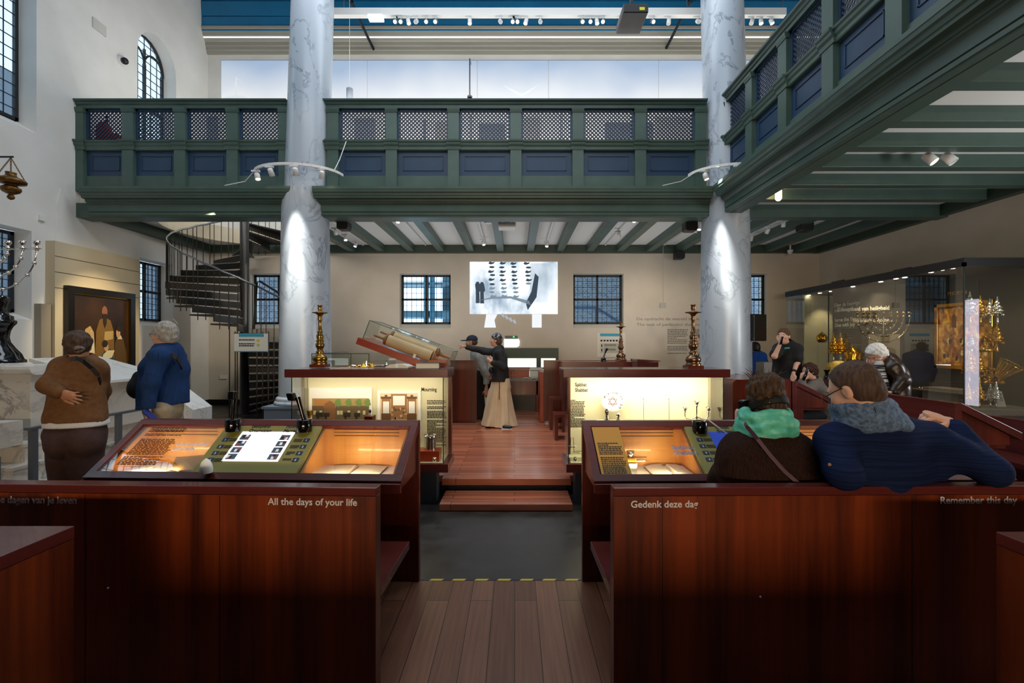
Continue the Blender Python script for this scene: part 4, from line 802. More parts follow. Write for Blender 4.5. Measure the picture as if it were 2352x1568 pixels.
ob('light_patch', plate([(0, 0), (.32, 0), (.28, .2), (.36, .36), (.06, .36)], (WX(1112, YW), YW - .003, WZ(752, YW)), EX, EZ, .001), WP, t); ob('light_patch', plate(rect(0, 0, .26, .36), (WX(1222, YW), YW - .003, WZ(752, YW)), EX, EZ, .001), WP, t)  # projector spill below the picture, put into glowing plates
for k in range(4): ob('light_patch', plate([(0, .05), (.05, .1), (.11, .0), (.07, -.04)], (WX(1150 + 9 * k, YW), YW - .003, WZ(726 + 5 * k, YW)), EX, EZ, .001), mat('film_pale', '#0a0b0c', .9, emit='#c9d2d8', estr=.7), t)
# writing on the wall
WT = mat('wall_letters', '#a2988a', .7); t = thing('wall_text', 'large grey wall lettering De opdracht de wereld te vervolmaken, right of the window', 'lettering', (WX(1462, YW), YW, WZ(750, YW)))
text('lettering', 'De opdracht de wereld te vervolmaken', WT, (WX(1462, YW), YW, WZ(735, YW)), EX, EZ, 196 * YW / F, .105, t, .02); text('lettering', 'The task of perfecting the world', WT, (WX(1462, YW), YW, WZ(748, YW)), EX, EZ, 158 * YW / F, .105, t, .02)
t = thing('wall_text', 'two columns of small grey wall text, left of the right column', 'lettering', (WX(1533, YW), YW, WZ(812, YW)))
textlines('caption', mat('ink_taupe', '#6f675c', .7), (WX(1533, YW), YW, WZ(755, YW)), EX, EZ, 48 * YW / F, 58 * YW / F, 15, t, 31, .45); textlines('caption', MATS['ink_taupe'], (WX(1588, YW), YW, WZ(755, YW)), EX, EZ, 48 * YW / F, 15 * YW / F, 5, t, 32, .45)
t = thing('wayfinding_sign', 'white wall sign with cyan band and rows of icons, right of the projected film', 'sign', (WX(1408, YW), YW, WZ(820, YW)))
ob('board', onwall(1371, 764, 1436, 820, .015), mat('sign_cream', '#e4dccd', .6), t); ob('band', onwall(1378, 765.5, 1424, 772, .02), CYAN, t); ob('grey_panel', onwall(1378, 788, 1422, 810, .018), mat('sign_grey', '#b9b7a6', .6), t)
for k in range(6): ob('icon', onwall(1379 + 7 * k, 780, 1383.5 + 7 * k, 784, .017), INK, t)
for y in (789, 799): ob('photo', onwall(1379, y, 1385, y + 9, .02), mat('sign_photo', '#e9e4da', .6), t); ob('portrait', onwall(1380.5, y + 1, 1383.5, y + 8, .021), INK, t); textlines('caption', INK, (WX(1388, YW), YW - .018, WZ(y + 1, YW)), EX, EZ, .34, .055, 2, t, y)
t = thing('wayfinding_sign', 'white sign board with cyan band and yellow dots on the spiral staircase', 'sign', (WX(577, 9.0), 9.0, WZ(808, 9.0)))
ob('board', B().box(WX(538, 9), WX(615, 9), 9.0, 9.02, WZ(808, 9), WZ(766, 9)), mat('sign_white', '#e9e7dc', .5), t); ob('band', B().box(WX(549, 9), WX(606, 9), 8.995, 9.0, WZ(773, 9), WZ(766.5, 9)), CYAN, t); ob('foot_band', B().box(WX(538, 9), WX(615, 9), 8.997, 9.0, WZ(808, 9), WZ(806, 9)), CYAN, t)
for y in (782, 792): ob('dot', B().lathe([(.028, 0), (.028, .004)], 14, (WX(593, 9), 9.0, WZ(y, 9)), (0, -1, 0)), mat('sign_yellow', '#d8c832', .5), t)
textlines('caption', INK, (WX(549, 9), 8.999, WZ(778, 9)), EX, EZ, 37 * 9 / F, 18 * 9 / F, 4, t, 77, .6)
# ================================================================ upper back wall: back-lit sky panels
t = thing('light_wall', 'row of glowing white sky panels high on the back wall', 'light panels', (0, 12.45, 7.9))
YU = 12.44
def skymat():
    m = mat('sky_panel', '#dfe8f0', .4); v = coords(m, (1, 1, 1)); sx = node(m, 'ShaderNodeSeparateXYZ'); link(m, v, sx.inputs[0])
    n = node(m, 'ShaderNodeTexNoise'); n.inputs['Scale'].default_value = .55; n.inputs['Detail'].default_value = 2; link(m, v, n.inputs['Vector'])
    a = node(m, 'ShaderNodeMath', operation='MULTIPLY_ADD'); link(m, n.outputs[0], a.inputs[0]); a.inputs[1].default_value = 1.1; link(m, sx.outputs[2], a.inputs[2])
    link(m, ramp(m, a.outputs[0], [(.46, '#f6f8fa'), (.98, '#dbe6f0')]), bsdf(m).inputs['Emission Color']); mr = m.node_tree.nodes['Color Ramp']; mr.color_ramp.elements[1].color = C('#9db8da')
    d = node(m, 'ShaderNodeMath', operation='MULTIPLY'); link(m, a.outputs[0], d.inputs[0]); d.inputs[1].default_value = .52; link(m, d.outputs[0], mr.inputs[0])
    bsdf(m).inputs['Emission Strength'].default_value = .74; bsdf(m).inputs['Base Color'].default_value = (.25, .27, .3, 1); return m
SKY = skymat(); pe = (507, 664, 843, 1096, 1260, 1513, 1760); 
for a, c in zip(pe, pe[1:]): ob('sky_panel', B().box(WX(a, YU) + .014, WX(c, YU) - .014, YU, YU + .025, 7.95, WZ(139, YU)), SKY, t)
SH = mat('printed_grey', '#c8ccd0', .6, emit='#c9ced4', estr=.75)
ob('gull_print', plate([(-.5, .22), (-.2, .02), (0, -.1), (.2, .03), (.5, .26), (.22, .09), (0, -.02), (-.22, .09)], (WX(1198, YU), YU - .001, WZ(214, YU)), EX, EZ, .001), SH, t)
ob('ship_print', plate([(-.3, -.3), (.3, -.3), (.28, -.05), (.05, 0), (.03, .45), (.2, .3), (.0, .5), (-.02, .0), (-.28, -.05)], (WX(541, YU), YU - .001, WZ(218, YU)), EX, EZ, .001), SH, t)
t = thing('photo_wall', 'row of grey photo panels on the gallery wall behind the lattice', 'panels', (0, 12.45, 6.4)); rnd = random.Random(9)
for k, (a, c) in enumerate(((815, 862), (972, 978), (1000, 1030), (1080, 1083), (1100, 1160), (1205, 1240), (1287, 1290), (1390, 1500), (1505, 1600), (470, 500))):
    ob('photo_panel', B().box(WX(a, YU), WX(c, YU), YU, YU + .02, 6.3, 7.55 + rnd.random() * .3), mat('panel_grey_%d' % (k % 3), ('#8f9299', '#6f757e', '#aca79e')[k % 3], .6), t)
# ================================================================ spiral staircase
t = thing('spiral_staircase', 'black metal spiral staircase with silver handrail behind the left column', 'staircase', (SX, SY, ZF)); SB2 = noisemat('stair_black', [(.3, '#100f0f'), (.7, '#1b1816')], nscale=6, rough=.4, metal=0)
ob('central_pole', B().lathe([(.30, ZF), (.30, ZF + .02), (.095, ZF + .03), (.095, 5.6)], 24, (SX, SY, 0)), SB2, t)
RO, rise, n_ = 1.48, .187, 24; NOSE = mat('nosing', '#c9c6bf', .35, .6)
def sang(k): return math.radians(180 - (ZF + rise * (k + 1) - 3.22) / rise * 16.5)
def sp(r, a, z): return V((SX + r * math.cos(a), SY + r * math.sin(a), z))
hand = []; bal = B()
for k in range(n_):
    z = ZF + rise * (k + 1); a = sang(k); d = math.radians(9.5); P = [sp(.09, a + d * 1.6, 0), sp(RO, a + d, 0), sp(RO, a - d, 0), sp(.09, a - d * 1.6, 0)]
    tr_ = ob('tread', B().prism([(p.x, p.y) for p in P], lambda p, q, s: (p, q, s), z - .03, z), SB2, t)
    rr_ = B().bar(sp(.1, a + d * 1.35, z - .075), sp(RO, a + d, z - .075), .02, .15); ob('riser', rr_, SB2, tr_); ob('nosing', B().bar(sp(.14, a + d * 1.37, z - .004), sp(RO - .05, a + d * 1.02, z - .004), .016, .012), NOSE, tr_)
    for j in (0, 1, 2):
        aa = a + d - j * 2 * d / 3; bal.tube([sp(RO - .02, aa, z - .12), sp(RO - .02, aa, z + .95 + rise * j / 3)], .009, 5)
    hand += [sp(RO - .02, a + d - j * d, z + .95 + rise * j / 2) for j in (0, 1)]
ob('balustrade', bal, SB2, t); ob('handrail', B().tube(hand, .022, 8), mat('rail_steel', '#9aa0a6', .25, .9), t)
cg = B(); 
for px in (527, 545, 590, 603, 616, 629, 641): a = math.asin(max(-1, min(1, (px - CX) * 9.5 / F - SX)) / 1.5) if False else 0; cg.tube([(WX(px, 9.3), 9.3, ZF), (WX(px, 9.3), 9.3, 2.3 if px < 560 else 1.9 + (px - 590) * -.004)], .012, 5)
for px in (538, 615): cg.tube([(WX(px, 9.03), 9.06, ZF), (WX(px, 9.03), 9.06, 1.85)], .012, 5)
ob('guard_bars', cg, SB2, t)
ob('guard_rail', B().tube([(WX(583, 9.3), 9.3, 1.9), (WX(590, 9.3), 9.3, 2.85), (WX(597, 9.3), 9.3, 2.87), (WX(655, 9.3), 9.3, 2.55)], .022, 8), SB2, t)
# ================================================================ left wall: painting on its panel
t = thing('exhibition_panel', 'tall beige panel with thin grooves behind the framed painting', 'panel', (XL, 9.0, ZF)); PB = noisemat('panel_beige', [(.3, '#c2b394'), (.7, '#cbbd9f')], nscale=1, rough=.6)
ob('board', B().box(XL + .002, -8.13, 8.15, 9.98, ZF, 3.43), PB, t); g_ = B()
for z in (3.16, 2.88, 2.60): g_.box(-8.131, -8.127, 8.149, 9.981, z - .006, z + .006)
ob('groove', g_, mat('groove_dark', '#5d5340', .8), t)
one('info_panel', B().box(XL + .002, -8.18, 7.96, 8.13, ZF, 2.3), mat('panel_taupe', '#8f8573', .6), 'narrow taupe strip beside the beige painting panel', 'panel')
t = thing('painting', 'dark framed painting of robed figures gathered round an old man in a shawl', 'painting', (-8.12, 9.03, .8)); FR = mat('frame_black', '#14100c', .3)
xp = -8.126
def pf(name, y0, y1, z0, z1, m, lift=0, th=.05, par=None): return ob(name, B().box(xp + lift, xp + lift + th, y0, y1, z0, z1), m, par or t)
for q in ((8.3, 8.42, .80, 2.66), (9.65, 9.77, .80, 2.66), (8.42, 9.65, .80, .92), (8.42, 9.65, 2.54, 2.66)): pf('frame', *q, FR, 0, .09)
for q in ((8.42, 8.435, .92, 2.54), (9.635, 9.65, .92, 2.54), (8.42, 9.65, .92, .935), (8.42, 9.65, 2.525, 2.54)): pf('gilt_slip', *q, GOLD, 0, .05)
pf('canvas', 8.42, 9.65, .92, 2.54, noisemat('canvas_umber', [(.3, '#1c120a'), (.7, '#4a2d14')], nscale=1.6, rough=.45), 0, .03)
def pp(name, poly, m, k=0): return ob(name, B().prism([(8.42 + p * 1.23, .92 + q * 1.27 * 1.62) for p, q in poly], lambda p, q, s: (s, p, q), xp + .030 + .0015 * k, xp + .0315 + .0015 * k), m, t)
OC = [mat('paint_%d' % i, c, .5) for i, c in enumerate(('#7c5a26', '#b99a5a', '#1d4a40', '#d8c9a0', '#8a5a3c', '#3a2412', '#2f2114', '#c89a6a', '#5a4220'))]
pp('robed_elder', [(.38, .05), (.40, .45), (.46, .56), (.55, .59), (.66, .56), (.72, .45), (.74, .05)], OC[0], 1); pp('elder_head', ellipse(.55, .64, .05, .055), OC[4], 2); pp('elder_beard', [(.51, .62), (.59, .62), (.585, .53), (.55, .48), (.52, .53)], OC[6], 3); pp('tablet', [(.54, .36), (.70, .38), (.71, .46), (.55, .45)], OC[1], 3)
pp('seated_shawl', [(.10, .02), (.16, .35), (.22, .47), (.30, .50), (.36, .44), (.38, .25), (.40, .02)], OC[1], 2); pp('shawl_fold', [(.26, .02), (.29, .30), (.31, .46), (.35, .42), (.36, .02)], OC[3], 3); pp('seated_face', ellipse(.325, .40, .035, .045), OC[7], 4); pp('seated_beard', [(.30, .38), (.36, .37), (.37, .22), (.33, .17)], OC[3], 4)
pp('kneeling_robe', [(.44, .02), (.48, .20), (.56, .28), (.66, .28), (.72, .18), (.76, .02)], OC[2], 4); pp('kneeling_wrap', [(.50, .17), (.68, .20), (.73, .27), (.60, .27), (.52, .23)], OC[3], 5); pp('kneeling_neck', ellipse(.575, .30, .04, .04), OC[7], 5); pp('kneeling_hair', ellipse(.55, .335, .05, .035), OC[6], 6)
pp('standing_robe', [(.74, .02), (.74, .34), (.80, .42), (.90, .38), (.96, .25), (.97, .02)], OC[8], 3); pp('standing_collar', [(.78, .38), (.88, .38), (.85, .42)], OC[3], 4); pp('standing_face', ellipse(.80, .44, .04, .05), OC[7], 4); pp('standing_hair', ellipse(.815, .485, .05, .03), OC[6], 5); pp('joined_hands', ellipse(.43, .17, .04, .035), OC[4], 6)
# ================================================================ marble podium with candelabrum
t = thing('marble_podium', 'veined marble podium with steps at the far left', 'podium', (-6.5, 6.0, ZF))
ob('body', B().box(XL + .01, -5.2, 4.95, 5.35, ZF, 1.27), MARB2, t, .004); ob('top_slab', B().prism([(0, 1.27), (.04, 1.29), (.055, 1.33), (.05, 1.36), (-.2, 1.37), (-.2, 1.27)], lambda p, q, s: (s, 4.95 - p, q), XL + .01, -5.15).box(XL + .01, -5.14, 4.95, 5.38, 1.271, 1.37), MARBL, t)
for x, y, z in ((-5.05, 4.75, .57), (-4.95, 4.55, .38), (-4.85, 4.35, .19)): ob('step', B().box(XL + .01, x, y, 7.4, z - .19 + (.0 if z > .2 else -.04), z - .03).box(XL + .01, x + .015, y - .015, 7.4, z - .029, z), MARB2, t)
ob('side_block', B().box(-6.4, WX(38, 4.68), 4.5, 4.74, .57, .82), MARB2, t)
ob('sloping_slab', B().prism([(-5.85, 1.385), (-4.87, 1.13), (-4.87, 1.165), (-5.85, 1.43)], lambda p, q, s: (p, s, q), 5.55, 6.5), MARBL, t, .003); ob('pier', B().prism([(-5.4, .572), (-4.98, .572), (-4.98, 1.155), (-5.4, 1.26)], lambda p, q, s: (p, s, q), 5.65, 6.4), MARB2, t)
ob('coping', B().prism([(-4.97, 1.13), (-4.40, .70), (-4.40, .40), (-4.97, .40)], lambda p, q, s: (p, s, q), 6.3, 6.7), MARBL, t); ob('coping_step', B().box(-4.84, -4.45, 5.6, 7.2, ZF, .40), MARB2, t)
t = thing('railing', 'grey metal railing in front of the marble podium', 'railing', (-4.66, 4.4, ZF)); RG = mat('rail_grey', '#6d737c', .4, .5)
ob('top_bar', B().box(-4.69, -4.63, 4.40, 5.95, .775, .80), RG, t)
for y in (4.46, 5.42): ob('post', B().box(-4.685, -4.635, y - .025, y + .025, ZF, .775), RG, t)
one('bollard', B().box(-4.72, -4.66, 4.12, 4.18, ZF, .58), RG, 'short grey post at the left edge, below the marble podium', 'post')
t = thing('candelabrum_stand', 'black carved pedestal on the marble podium at the left edge', 'pedestal', (WX(-16, 5.6), 5.6, 1.371)); kk = 5.6 / F
ob('stand', B().lathe([(r * kk * 1.0, z * kk) for r, z in ((54, 0), (54, 6), (50, 8), (46, 20), (36, 34), (28, 48), (26, 60), (28, 74), (32, 84), (38, 92), (38, 98), (33, 100), (33, 108), (26, 112), (22, 122), (24, 134), (28, 146), (26, 152), (18, 156))], 8, t.location), BLKG, t)
def menorah(name, label, c, radii, ztop, m, pxk, group=None, stem=None, n_c=None):
    t = thing(name, label, 'candle holder', c); ob('stem', B().lathe([(.05, 0), (.06, .02), (.025, .05), (.018, .15), (.03, .2), (.016, .25), (.014, ztop * .6), (.028, ztop * .63), (.014, ztop * .66), (.012, ztop)], 14, c), m, t)
    for r in radii:
        for sg in (-1, 1):
            pts = [c + V((sg * r * math.sin(a), 0, ztop - r * .95 * math.cos(a))) for a in [PI / 2 * k / 14 for k in range(15)]]
            b = B().tube(pts, .009, 7)
            for k in range(2, 15, 3): b.ball(pts[k], .024, 8, 6)
            ob('arm', b, m, t); ob('candle_cup', B().lathe([(.012, 0), (.035, .01), (.05, .012), (.02, .02), (.018, .05), (.034, .07), (.036, .10), (.02, .10)], 12, pts[-1]), m, t)
    ob('candle_cup', B().lathe([(.012, 0), (.035, .01), (.05, .012), (.02, .02), (.018, .05), (.034, .07), (.036, .10), (.02, .10)], 12, c + V((0, 0, ztop))), m, t)
    ob('cross_bar', B().tube([c + V((-max(radii), 0, ztop)), c + V((max(radii), 0, ztop))], .006, 6), m, t); return t
c0 = V((WX(-16, 5.6), 5.6, 1.371 + 156 * kk)); menorah('menorah', 'silver many-armed candle holder at the left edge above the black pedestal', c0, [34 * kk, 67 * kk, 100 * kk], 105 * kk, mat('silver_bright', '#e8e2dc', .12, 1.0), kk)
# hanging brass lamp
Yh = 6.1; kh = Yh / F; c = V((WX(25, Yh), Yh, 0)); t = thing('hanging_lamp', 'brass hanging lamp on three chains at the left edge', 'lamp', (c.x, Yh, WZ(360, Yh)))
ob('lamp_body', B().lathe([(r * kh, WZ(y, Yh)) for r, y in ((1, 459), (5, 457), (7, 453), (5, 448), (3, 446), (8, 445), (15, 441), (18, 436), (17, 431), (11, 427), (10, 425), (16, 423), (26, 420), (27, 415), (25, 412), (14, 407), (10, 404), (9, 399), (10, 396), (9, 396))], 28, c), noisemat('old_brass', [(.3, '#5a3f22'), (.7, '#80602f')], nscale=9, rough=.38, metal=.85), t)
for a in (.3, 2.4, 4.4):
    p0, p1 = V((c.x + 25 * kh * math.cos(a), Yh + 25 * kh * math.sin(a), WZ(413, Yh))), V((c.x, Yh, WZ(362, Yh))); b = B(); nl = 16
    for k in range(nl):
        p = p0.lerp(p1, (k + .5) / nl); d = (p1 - p0).normalized(); s_ = d.cross(V((1, .3, 0)) if k % 2 else V((0, 1, .2))).normalized(); r1, r2 = (p1 - p0).length / nl * .68, .009
        b.tube([p + d * r1 * math.cos(q) + s_ * r2 * math.sin(q) for q in [2 * PI * i / 8 for i in range(9)]], .0035, 4, False)
    ob('chain', b, MATS['old_brass'], t)
ob('hook_bar', B().tube([(c.x + .03, Yh, WZ(360, Yh)), (XL - .001, Yh, WZ(360, Yh))], .012, 6), BLACK, t)
# small wall fittings on the left
one('switch_box', B().box(XL, XL + .04, 8.02, 8.12, WZ(506, 8.05), WZ(494, 8.05)), WHITEP, 'small white box on the left wall under the gallery end', 'switch')
t = thing('security_camera', 'white dome security camera on the left wall beside the arched window', 'camera', (XL, 9.7, WZ(140, 9.7))); cY = 9.72; ob('mount', B().lathe([(.10, 0), (.10, .05), (.06, .07)], 18, (XL + .001, cY, WZ(140, cY)), (1, 0, 0)), WHITEP, t); ob('dome', B().ball((XL + .10, cY - .03, WZ(142, cY)), (.07, .07, .07), 14, 10), BLK, t)
one('wall_grille', B().box(XL, XL + .02, 9.05, 9.35, WZ(74, 9.2), WZ(50, 9.2)), mat('grille', '#c9c7c0', .6), 'small plaster grille high on the left wall', 'vent')
one('cable', B().tube([(XL + .006, 8.42, WZ(432, 8.42)), (XL + .006, 8.35, WZ(470, 8.4)), (XL + .006, 8.33, 3.45)], .006, 5), WHITEP, 'thin white cable running down the left wall from the gallery', 'cable')
one('wall_socket', B().box(WX(505, YW), WX(522, YW), YW - .02, YW, WZ(870, YW), WZ(861, YW)), WHITEP, 'white double socket low on the back wall left of the staircase', 'socket')
# ================================================================ great wall showcase on the right
t = thing('wall_showcase', 'long dark glass showcase of silver and gold along the right wall', 'display case', (7.5, 9.0, ZF)); CX0, CY0, CY1, CT = 6.77, 6.94, 11.5, 2.85
DK = mat('case_taupe', '#2a2320', .6); CB = mat('case_black', '#17181b', .4)
ob('base', B().box(CX0, XR - .001, CY0, CY1, ZF, .52), mat('case_base', '#3a322d', .5), t); ob('roof', B().box(CX0 - .02, XR - .001, CY0 - .02, CY1, CT - .02, CT + .05).box(CX0 - .02, CX0 + .02, CY0 - .02, CY1, CT - .08, CT - .02).box(CX0 - .02, XR - .001, CY0 - .02, CY0 + .02, CT - .08, CT - .02), CB, t); ob('ceiling_board', B().box(CX0 + .03, XR - .01, CY0 + .03, CY1 - .02, CT - .04, CT - .021), DK, t)
ob('back_board', B().box(8.12, 8.15, CY0 + .03, 9.0, .52, CT - .04), DK, t); ob('angled_board', B().prism([(8.12, 8.99), (6.86, 9.94), (6.88, 9.97), (8.15, 9.03)], lambda p, q, s: (p, q, s), .52, CT - .04), DK, t)
ob('end_board', B().box(7.2, 8.15, 11.44, 11.47, .52, CT - .04), CREAM, t)
gp = B(); gp.box(CX0, CX0 + .008, CY0, 9.94, .52, CT - .02); gp2 = B().box(CX0, CX0 + .008, 9.95, CY1, .52, CT - .02); gp3 = B().box(CX0 + .01, XR - .01, CY0, CY0 + .008, .52, CT - .02)
for q in (gp, gp2, gp3): ob('glass_pane', q, CASEG, t)
e = B().box(CX0 - .003, CX0 + .012, CY0 - .003, CY0 + .012, .52, CT - .08).box(CX0 - .002, CX0 + .01, 9.935, 9.955, .52, CT - .02); ob('glass_seam', e, EDGED, t)
sh = B()
for y, z in ((7.25, WZ(742, 7.25)), (7.25, WZ(808, 7.25)), (7.25, WZ(879, 7.25))): ob('glass_shelf', B().box(CX0 + .12, XR - .12, y - .22, y + .22, z - .012, z), CASEG, t)
ob('bottom_shelf', B().box(CX0 + .1, XR - .12, 7.0, 7.6, .52, .60), mat('shelf_grey', '#5a524c', .5), t); ob('wall_shelf', B().box(7.65, 8.11, 7.75, 8.95, WZ(905, 8.0), WZ(905, 8.0) + .02), mat('shelf_grey2', '#6a6058', .5), t)
dl_ = B()
for k, (px, py) in enumerate(((1858, 678), (1883, 673), (1906, 669), (1931, 664), (1959, 658), (2023, 647), (2058, 640), (2078, 637), (2138, 625), (2162, 620), (2187, 616))):
    Y = (CT - .045 - H) * F / (CY - py); X = WX(px, Y); ob('downlight', B().lathe([(.035, 0), (.035, .008)], 14, (X, Y, CT - .05)), LAMPON, t)
for x, y, tx, ty, tz, p in ((7.2, 7.15, 7.4, 7.3, .7, 26), (7.7, 7.2, 7.8, 7.35, .7, 26), (7.3, 8.3, 8.1, 8.35, 1.7, 9), (7.3, 9.3, 7.35, 9.55, .8, 30), (7.2, 10.5, 7.3, 10.55, .8, 18), (7.6, 11.0, 7.6, 11.44, 1.5, 14)): sp_ = spot('case_downlight', (x, y, CT - .07), (tx, ty, tz), p * 1.3, 75, .7, (1, .80, .48), .03)
[spot('case_downlight', (7.35, y_, CT - .08), (7.5, y_, 0), 19, 130, .8, (1, .82, .52), .05) for y_ in (7.2, 8.0, 8.8, 9.3)]; spot('case_downlight', (7.1, 9.2, CT - .08), (6.75, 9.62, 1.0), 60, 50, .6, (1, .84, .45), .03)
tx_ = V((-1.26, .95, 0)).normalized() * -1; p0 = V((6.93, 9.905, 0))
text('lettering', 'Schoonheid van heiligheid', mat('case_letters', '#e6dccb', .6), (6.922, 9.876, 2.30), tx_, EZ, .86, .12, t, .02); text('lettering', 'The beauty of holiness', MATS['case_letters'], (7.122, 9.725, 2.06), tx_, EZ, .66, .11, t, .02)
one('caption_board', B().prism([(7.35, 9.575), (7.75, 9.272), (7.745, 9.262), (7.345, 9.565)], lambda p, q, s: (p, q, s), .80, 1.80), mat('caption_taupe', '#8a7f70', .6), 'pale text panel behind the big candle holder in the wall showcase', 'caption panel')
text('glass_lettering', 'Dien de Eeuwige\nmet vreugde', mat('glass_letters', '#dcd8c0', .6), (CX0 - .001, 9.75, WZ(705, 9.75)), (0, -1, 0), EZ, .72, .11, t, .015); text('glass_lettering', 'Serve the Eternal\nOne with joy', MATS['glass_letters'], (CX0 - .001, 9.75, WZ(739, 9.75)), (0, -1, 0), EZ, .76, .11, t, .015)
# gilt painting (generic crowded interior)
t = thing('painting', 'gilt framed painting of a crowded bright hall inside the wall showcase', 'painting', (8.1, 8.3, 1.1)); y0, y1, z0, z1 = 7.78, 8.86, 1.14, 2.36; xq = 8.119
for q in ((y0, y0 + .07, z0, z1), (y1 - .07, y1, z0, z1), (y0, y1, z0, z0 + .07), (y0, y1, z1 - .07, z1)): ob('frame', B().box(xq - .06, xq, *q), GOLD, t, .008)
cm = noisemat('canvas_gold', [(.30, '#3c1f08'), (.5, '#a8691c'), (.7, '#e9bc55')], scale=(1, 2.5, 1.6), nscale=4, rough=.5, dist=.6); ob('canvas', B().box(xq - .02, xq, y0 + .07, y1 - .07, z0 + .07, z1 - .07), cm, t)
for y in (7.95, 8.2, 8.45): ob('painted_window', B().prism([(y, 1.9), (y + .09, 1.9), (y + .09, 2.1), (y + .045, 2.17), (y, 2.1)], lambda p, q, s: (s, p, q), xq - .0225, xq - .02), mat('paint_umber', '#5a3210', .6), t)
rnd = random.Random(17)
for k in range(26):
    y, z = 7.9 + rnd.random() * .82, 1.3 + rnd.random() * .38; ob('painted_figure', B().prism(ellipse(y, z, .025, .05, 8), lambda p, q, s: (s, p, q), xq - .0225 - .0004 * k, xq - .02), [mat('paint_black', '#1c0f06', .6), mat('paint_pale', '#e8cf90', .6), mat('paint_red', '#8a3a1c', .6)][k % 3], t)
one('letter_panel', B().box(8.105, 8.119, 8.05, 8.85, 2.42, 2.72), CB, 'dark panel with gilt Hebrew letters above the gilt painting', 'panel'); 
text('letters', 'הנכסים', GOLD, (8.104, 8.62, 2.51), (0, -1, 0), EZ, .36, .09, [o for o in COL.objects if o.name.startswith('letter_panel')][0], .015)
# ritual silver and gold on the shelves
def finial(c, h, m, m2, label, group=None, loc=None):
    t = thing('torah_finial', label, 'finial', c, group); k = h / .40
    ob('shaft', B().lathe([(.012 * k, 0), (.018 * k, .02 * k), (.012 * k, .05 * k), (.012 * k, .12 * k), (.03 * k, .13 * k)], 12, c), m2, t)
    ob('tower', B().lathe([(r * k, z * k) for r, z in ((.03, .13), (.065, .14), (.066, .15), (.05, .16), (.055, .20), (.058, .21), (.042, .22), (.045, .25), (.047, .262), (.03, .27), (.033, .30), (.034, .31), (.018, .32), (.02, .34), (.008, .36), (.012, .375), (.002, .40))], 12, c), m, t)
    for z, r in ((.14, .064), (.205, .056), (.257, .045)):
        b = B()
        for q in range(8): a = 2 * PI * q / 8; b.ball((c.x + r * k * math.cos(a), c.y + r * k * math.sin(a), c.z + (z - .022) * k), (.009 * k, .009 * k, .013 * k), 6, 5)
        ob('bell_ring', b, m, t)
    return t
SL = [WZ(742, 7.25), WZ(808, 7.25), WZ(879, 7.25), .60]
PW = 'the wall showcase'
fs = [(2228, 0, .50, SILV, GOLD, 'tall silver tower finial at the near corner of the top shelf in ' + PW), (2252, 0, .44, GOLD, GOLD, 'gold tower finial second from the corner on the top shelf in ' + PW), (2274, 0, .40, SILV, SILV, 'silver tower finial third on the top shelf, beside the open breastplate'), (2291, 0, .42, SILV, SILV, 'rightmost silver tower finial on the top shelf in ' + PW),
      (2232, 1, .28, SILV, SILV, 'small silver finial at the corner of the second shelf in ' + PW), (2276, 1, .46, GOLD, GOLD, 'gold finial on the second shelf, left of its pair'), (2290, 1, .48, GOLD, GOLD, 'gold finial at the right end of the second shelf'),
      (2226, 2, .52, GOLD, SILV, 'gold tower finial at the corner of the third shelf in ' + PW), (2249, 2, .50, GOLD, GOLD, 'gold tower finial second on the third shelf in ' + PW),
      (2224, 3, .40, GOLD, GOLD, 'gold finial nearest the corner on the bottom shelf'), (2250, 3, .42, GOLD, GOLD, 'second gold finial on the bottom shelf'), (2275, 3, .38, SILV, SILV, 'silver finial on the bottom shelf left of its twin'), (2288, 3, .42, SILV, SILV, 'silver finial at the right of the bottom shelf')]
for k, (px, s_, h, m, m2, lab) in enumerate(fs): finial(V((WX(px, 7.22 + .05 * (k % 3)), 7.22 + .05 * (k % 3), SL[s_])), h, m, m2, lab)
t = thing('breastplate', 'gilt Torah shield leaning on the top shelf of the wall showcase', 'shield', (WX(2262, 7.4), 7.4, SL[0])); c = t.location; ob('plate', B().prism([(-.09, .0), (.09, .0), (.10, .18), (.06, .25), (0, .22), (-.06, .25), (-.10, .18)], lambda p, q, s: (c.x + p, c.y + s + q * .2, c.z + q), -.01, .01), GOLD, t); ob('boss', B().ball(c + V((0, .01, .12)), (.04, .02, .05), 10, 8), SILV, t)
t = thing('crown_ornament', 'gold Torah crown on the second shelf of the wall showcase', 'crown', (WX(2262, 7.3), 7.3, SL[1])); c = t.location
ob('band', B().lathe([(.10, 0), (.115, .02), (.11, .06), (.10, .06), (.10, .0)], 24, c), GOLD, t); b = B()
for q in range(8): a = 2 * PI * q / 8; b.tube([c + V((.108 * math.cos(a), .108 * math.sin(a), .06)), c + V((.13 * math.cos(a), .13 * math.sin(a), .14)), c + V((.07 * math.cos(a), .07 * math.sin(a), .21)), c + V((0, 0, .22))], .008, 6).ball(c + V((.125 * math.cos(a), .125 * math.sin(a), .10)), .016, 6, 5)
ob('arches', b, GOLD, t); ob('orb', B().ball(c + V((0, 0, .245)), .03, 10, 8), GOLD, t)
t = thing('gilt_basket', 'gilt openwork basket tipped on its side on the third shelf of the wall showcase', 'basket', (WX(2300, 7.25), 7.25, SL[2])); c = t.location; b = B(); ax = V((.5, -.3, .8)).normalized(); rx = ax.cross(EZ).normalized(); ry = ax.cross(rx)
for q in range(18): a = 2 * PI * q / 18; b.tube([c + V((0, 0, .14)) + ax * (-.06 + .26 * s_) + (rx * math.cos(a) + ry * math.sin(a)) * (.05 + .10 * s_) for s_ in (0, .25, .5, .75, 1)], .006, 5)
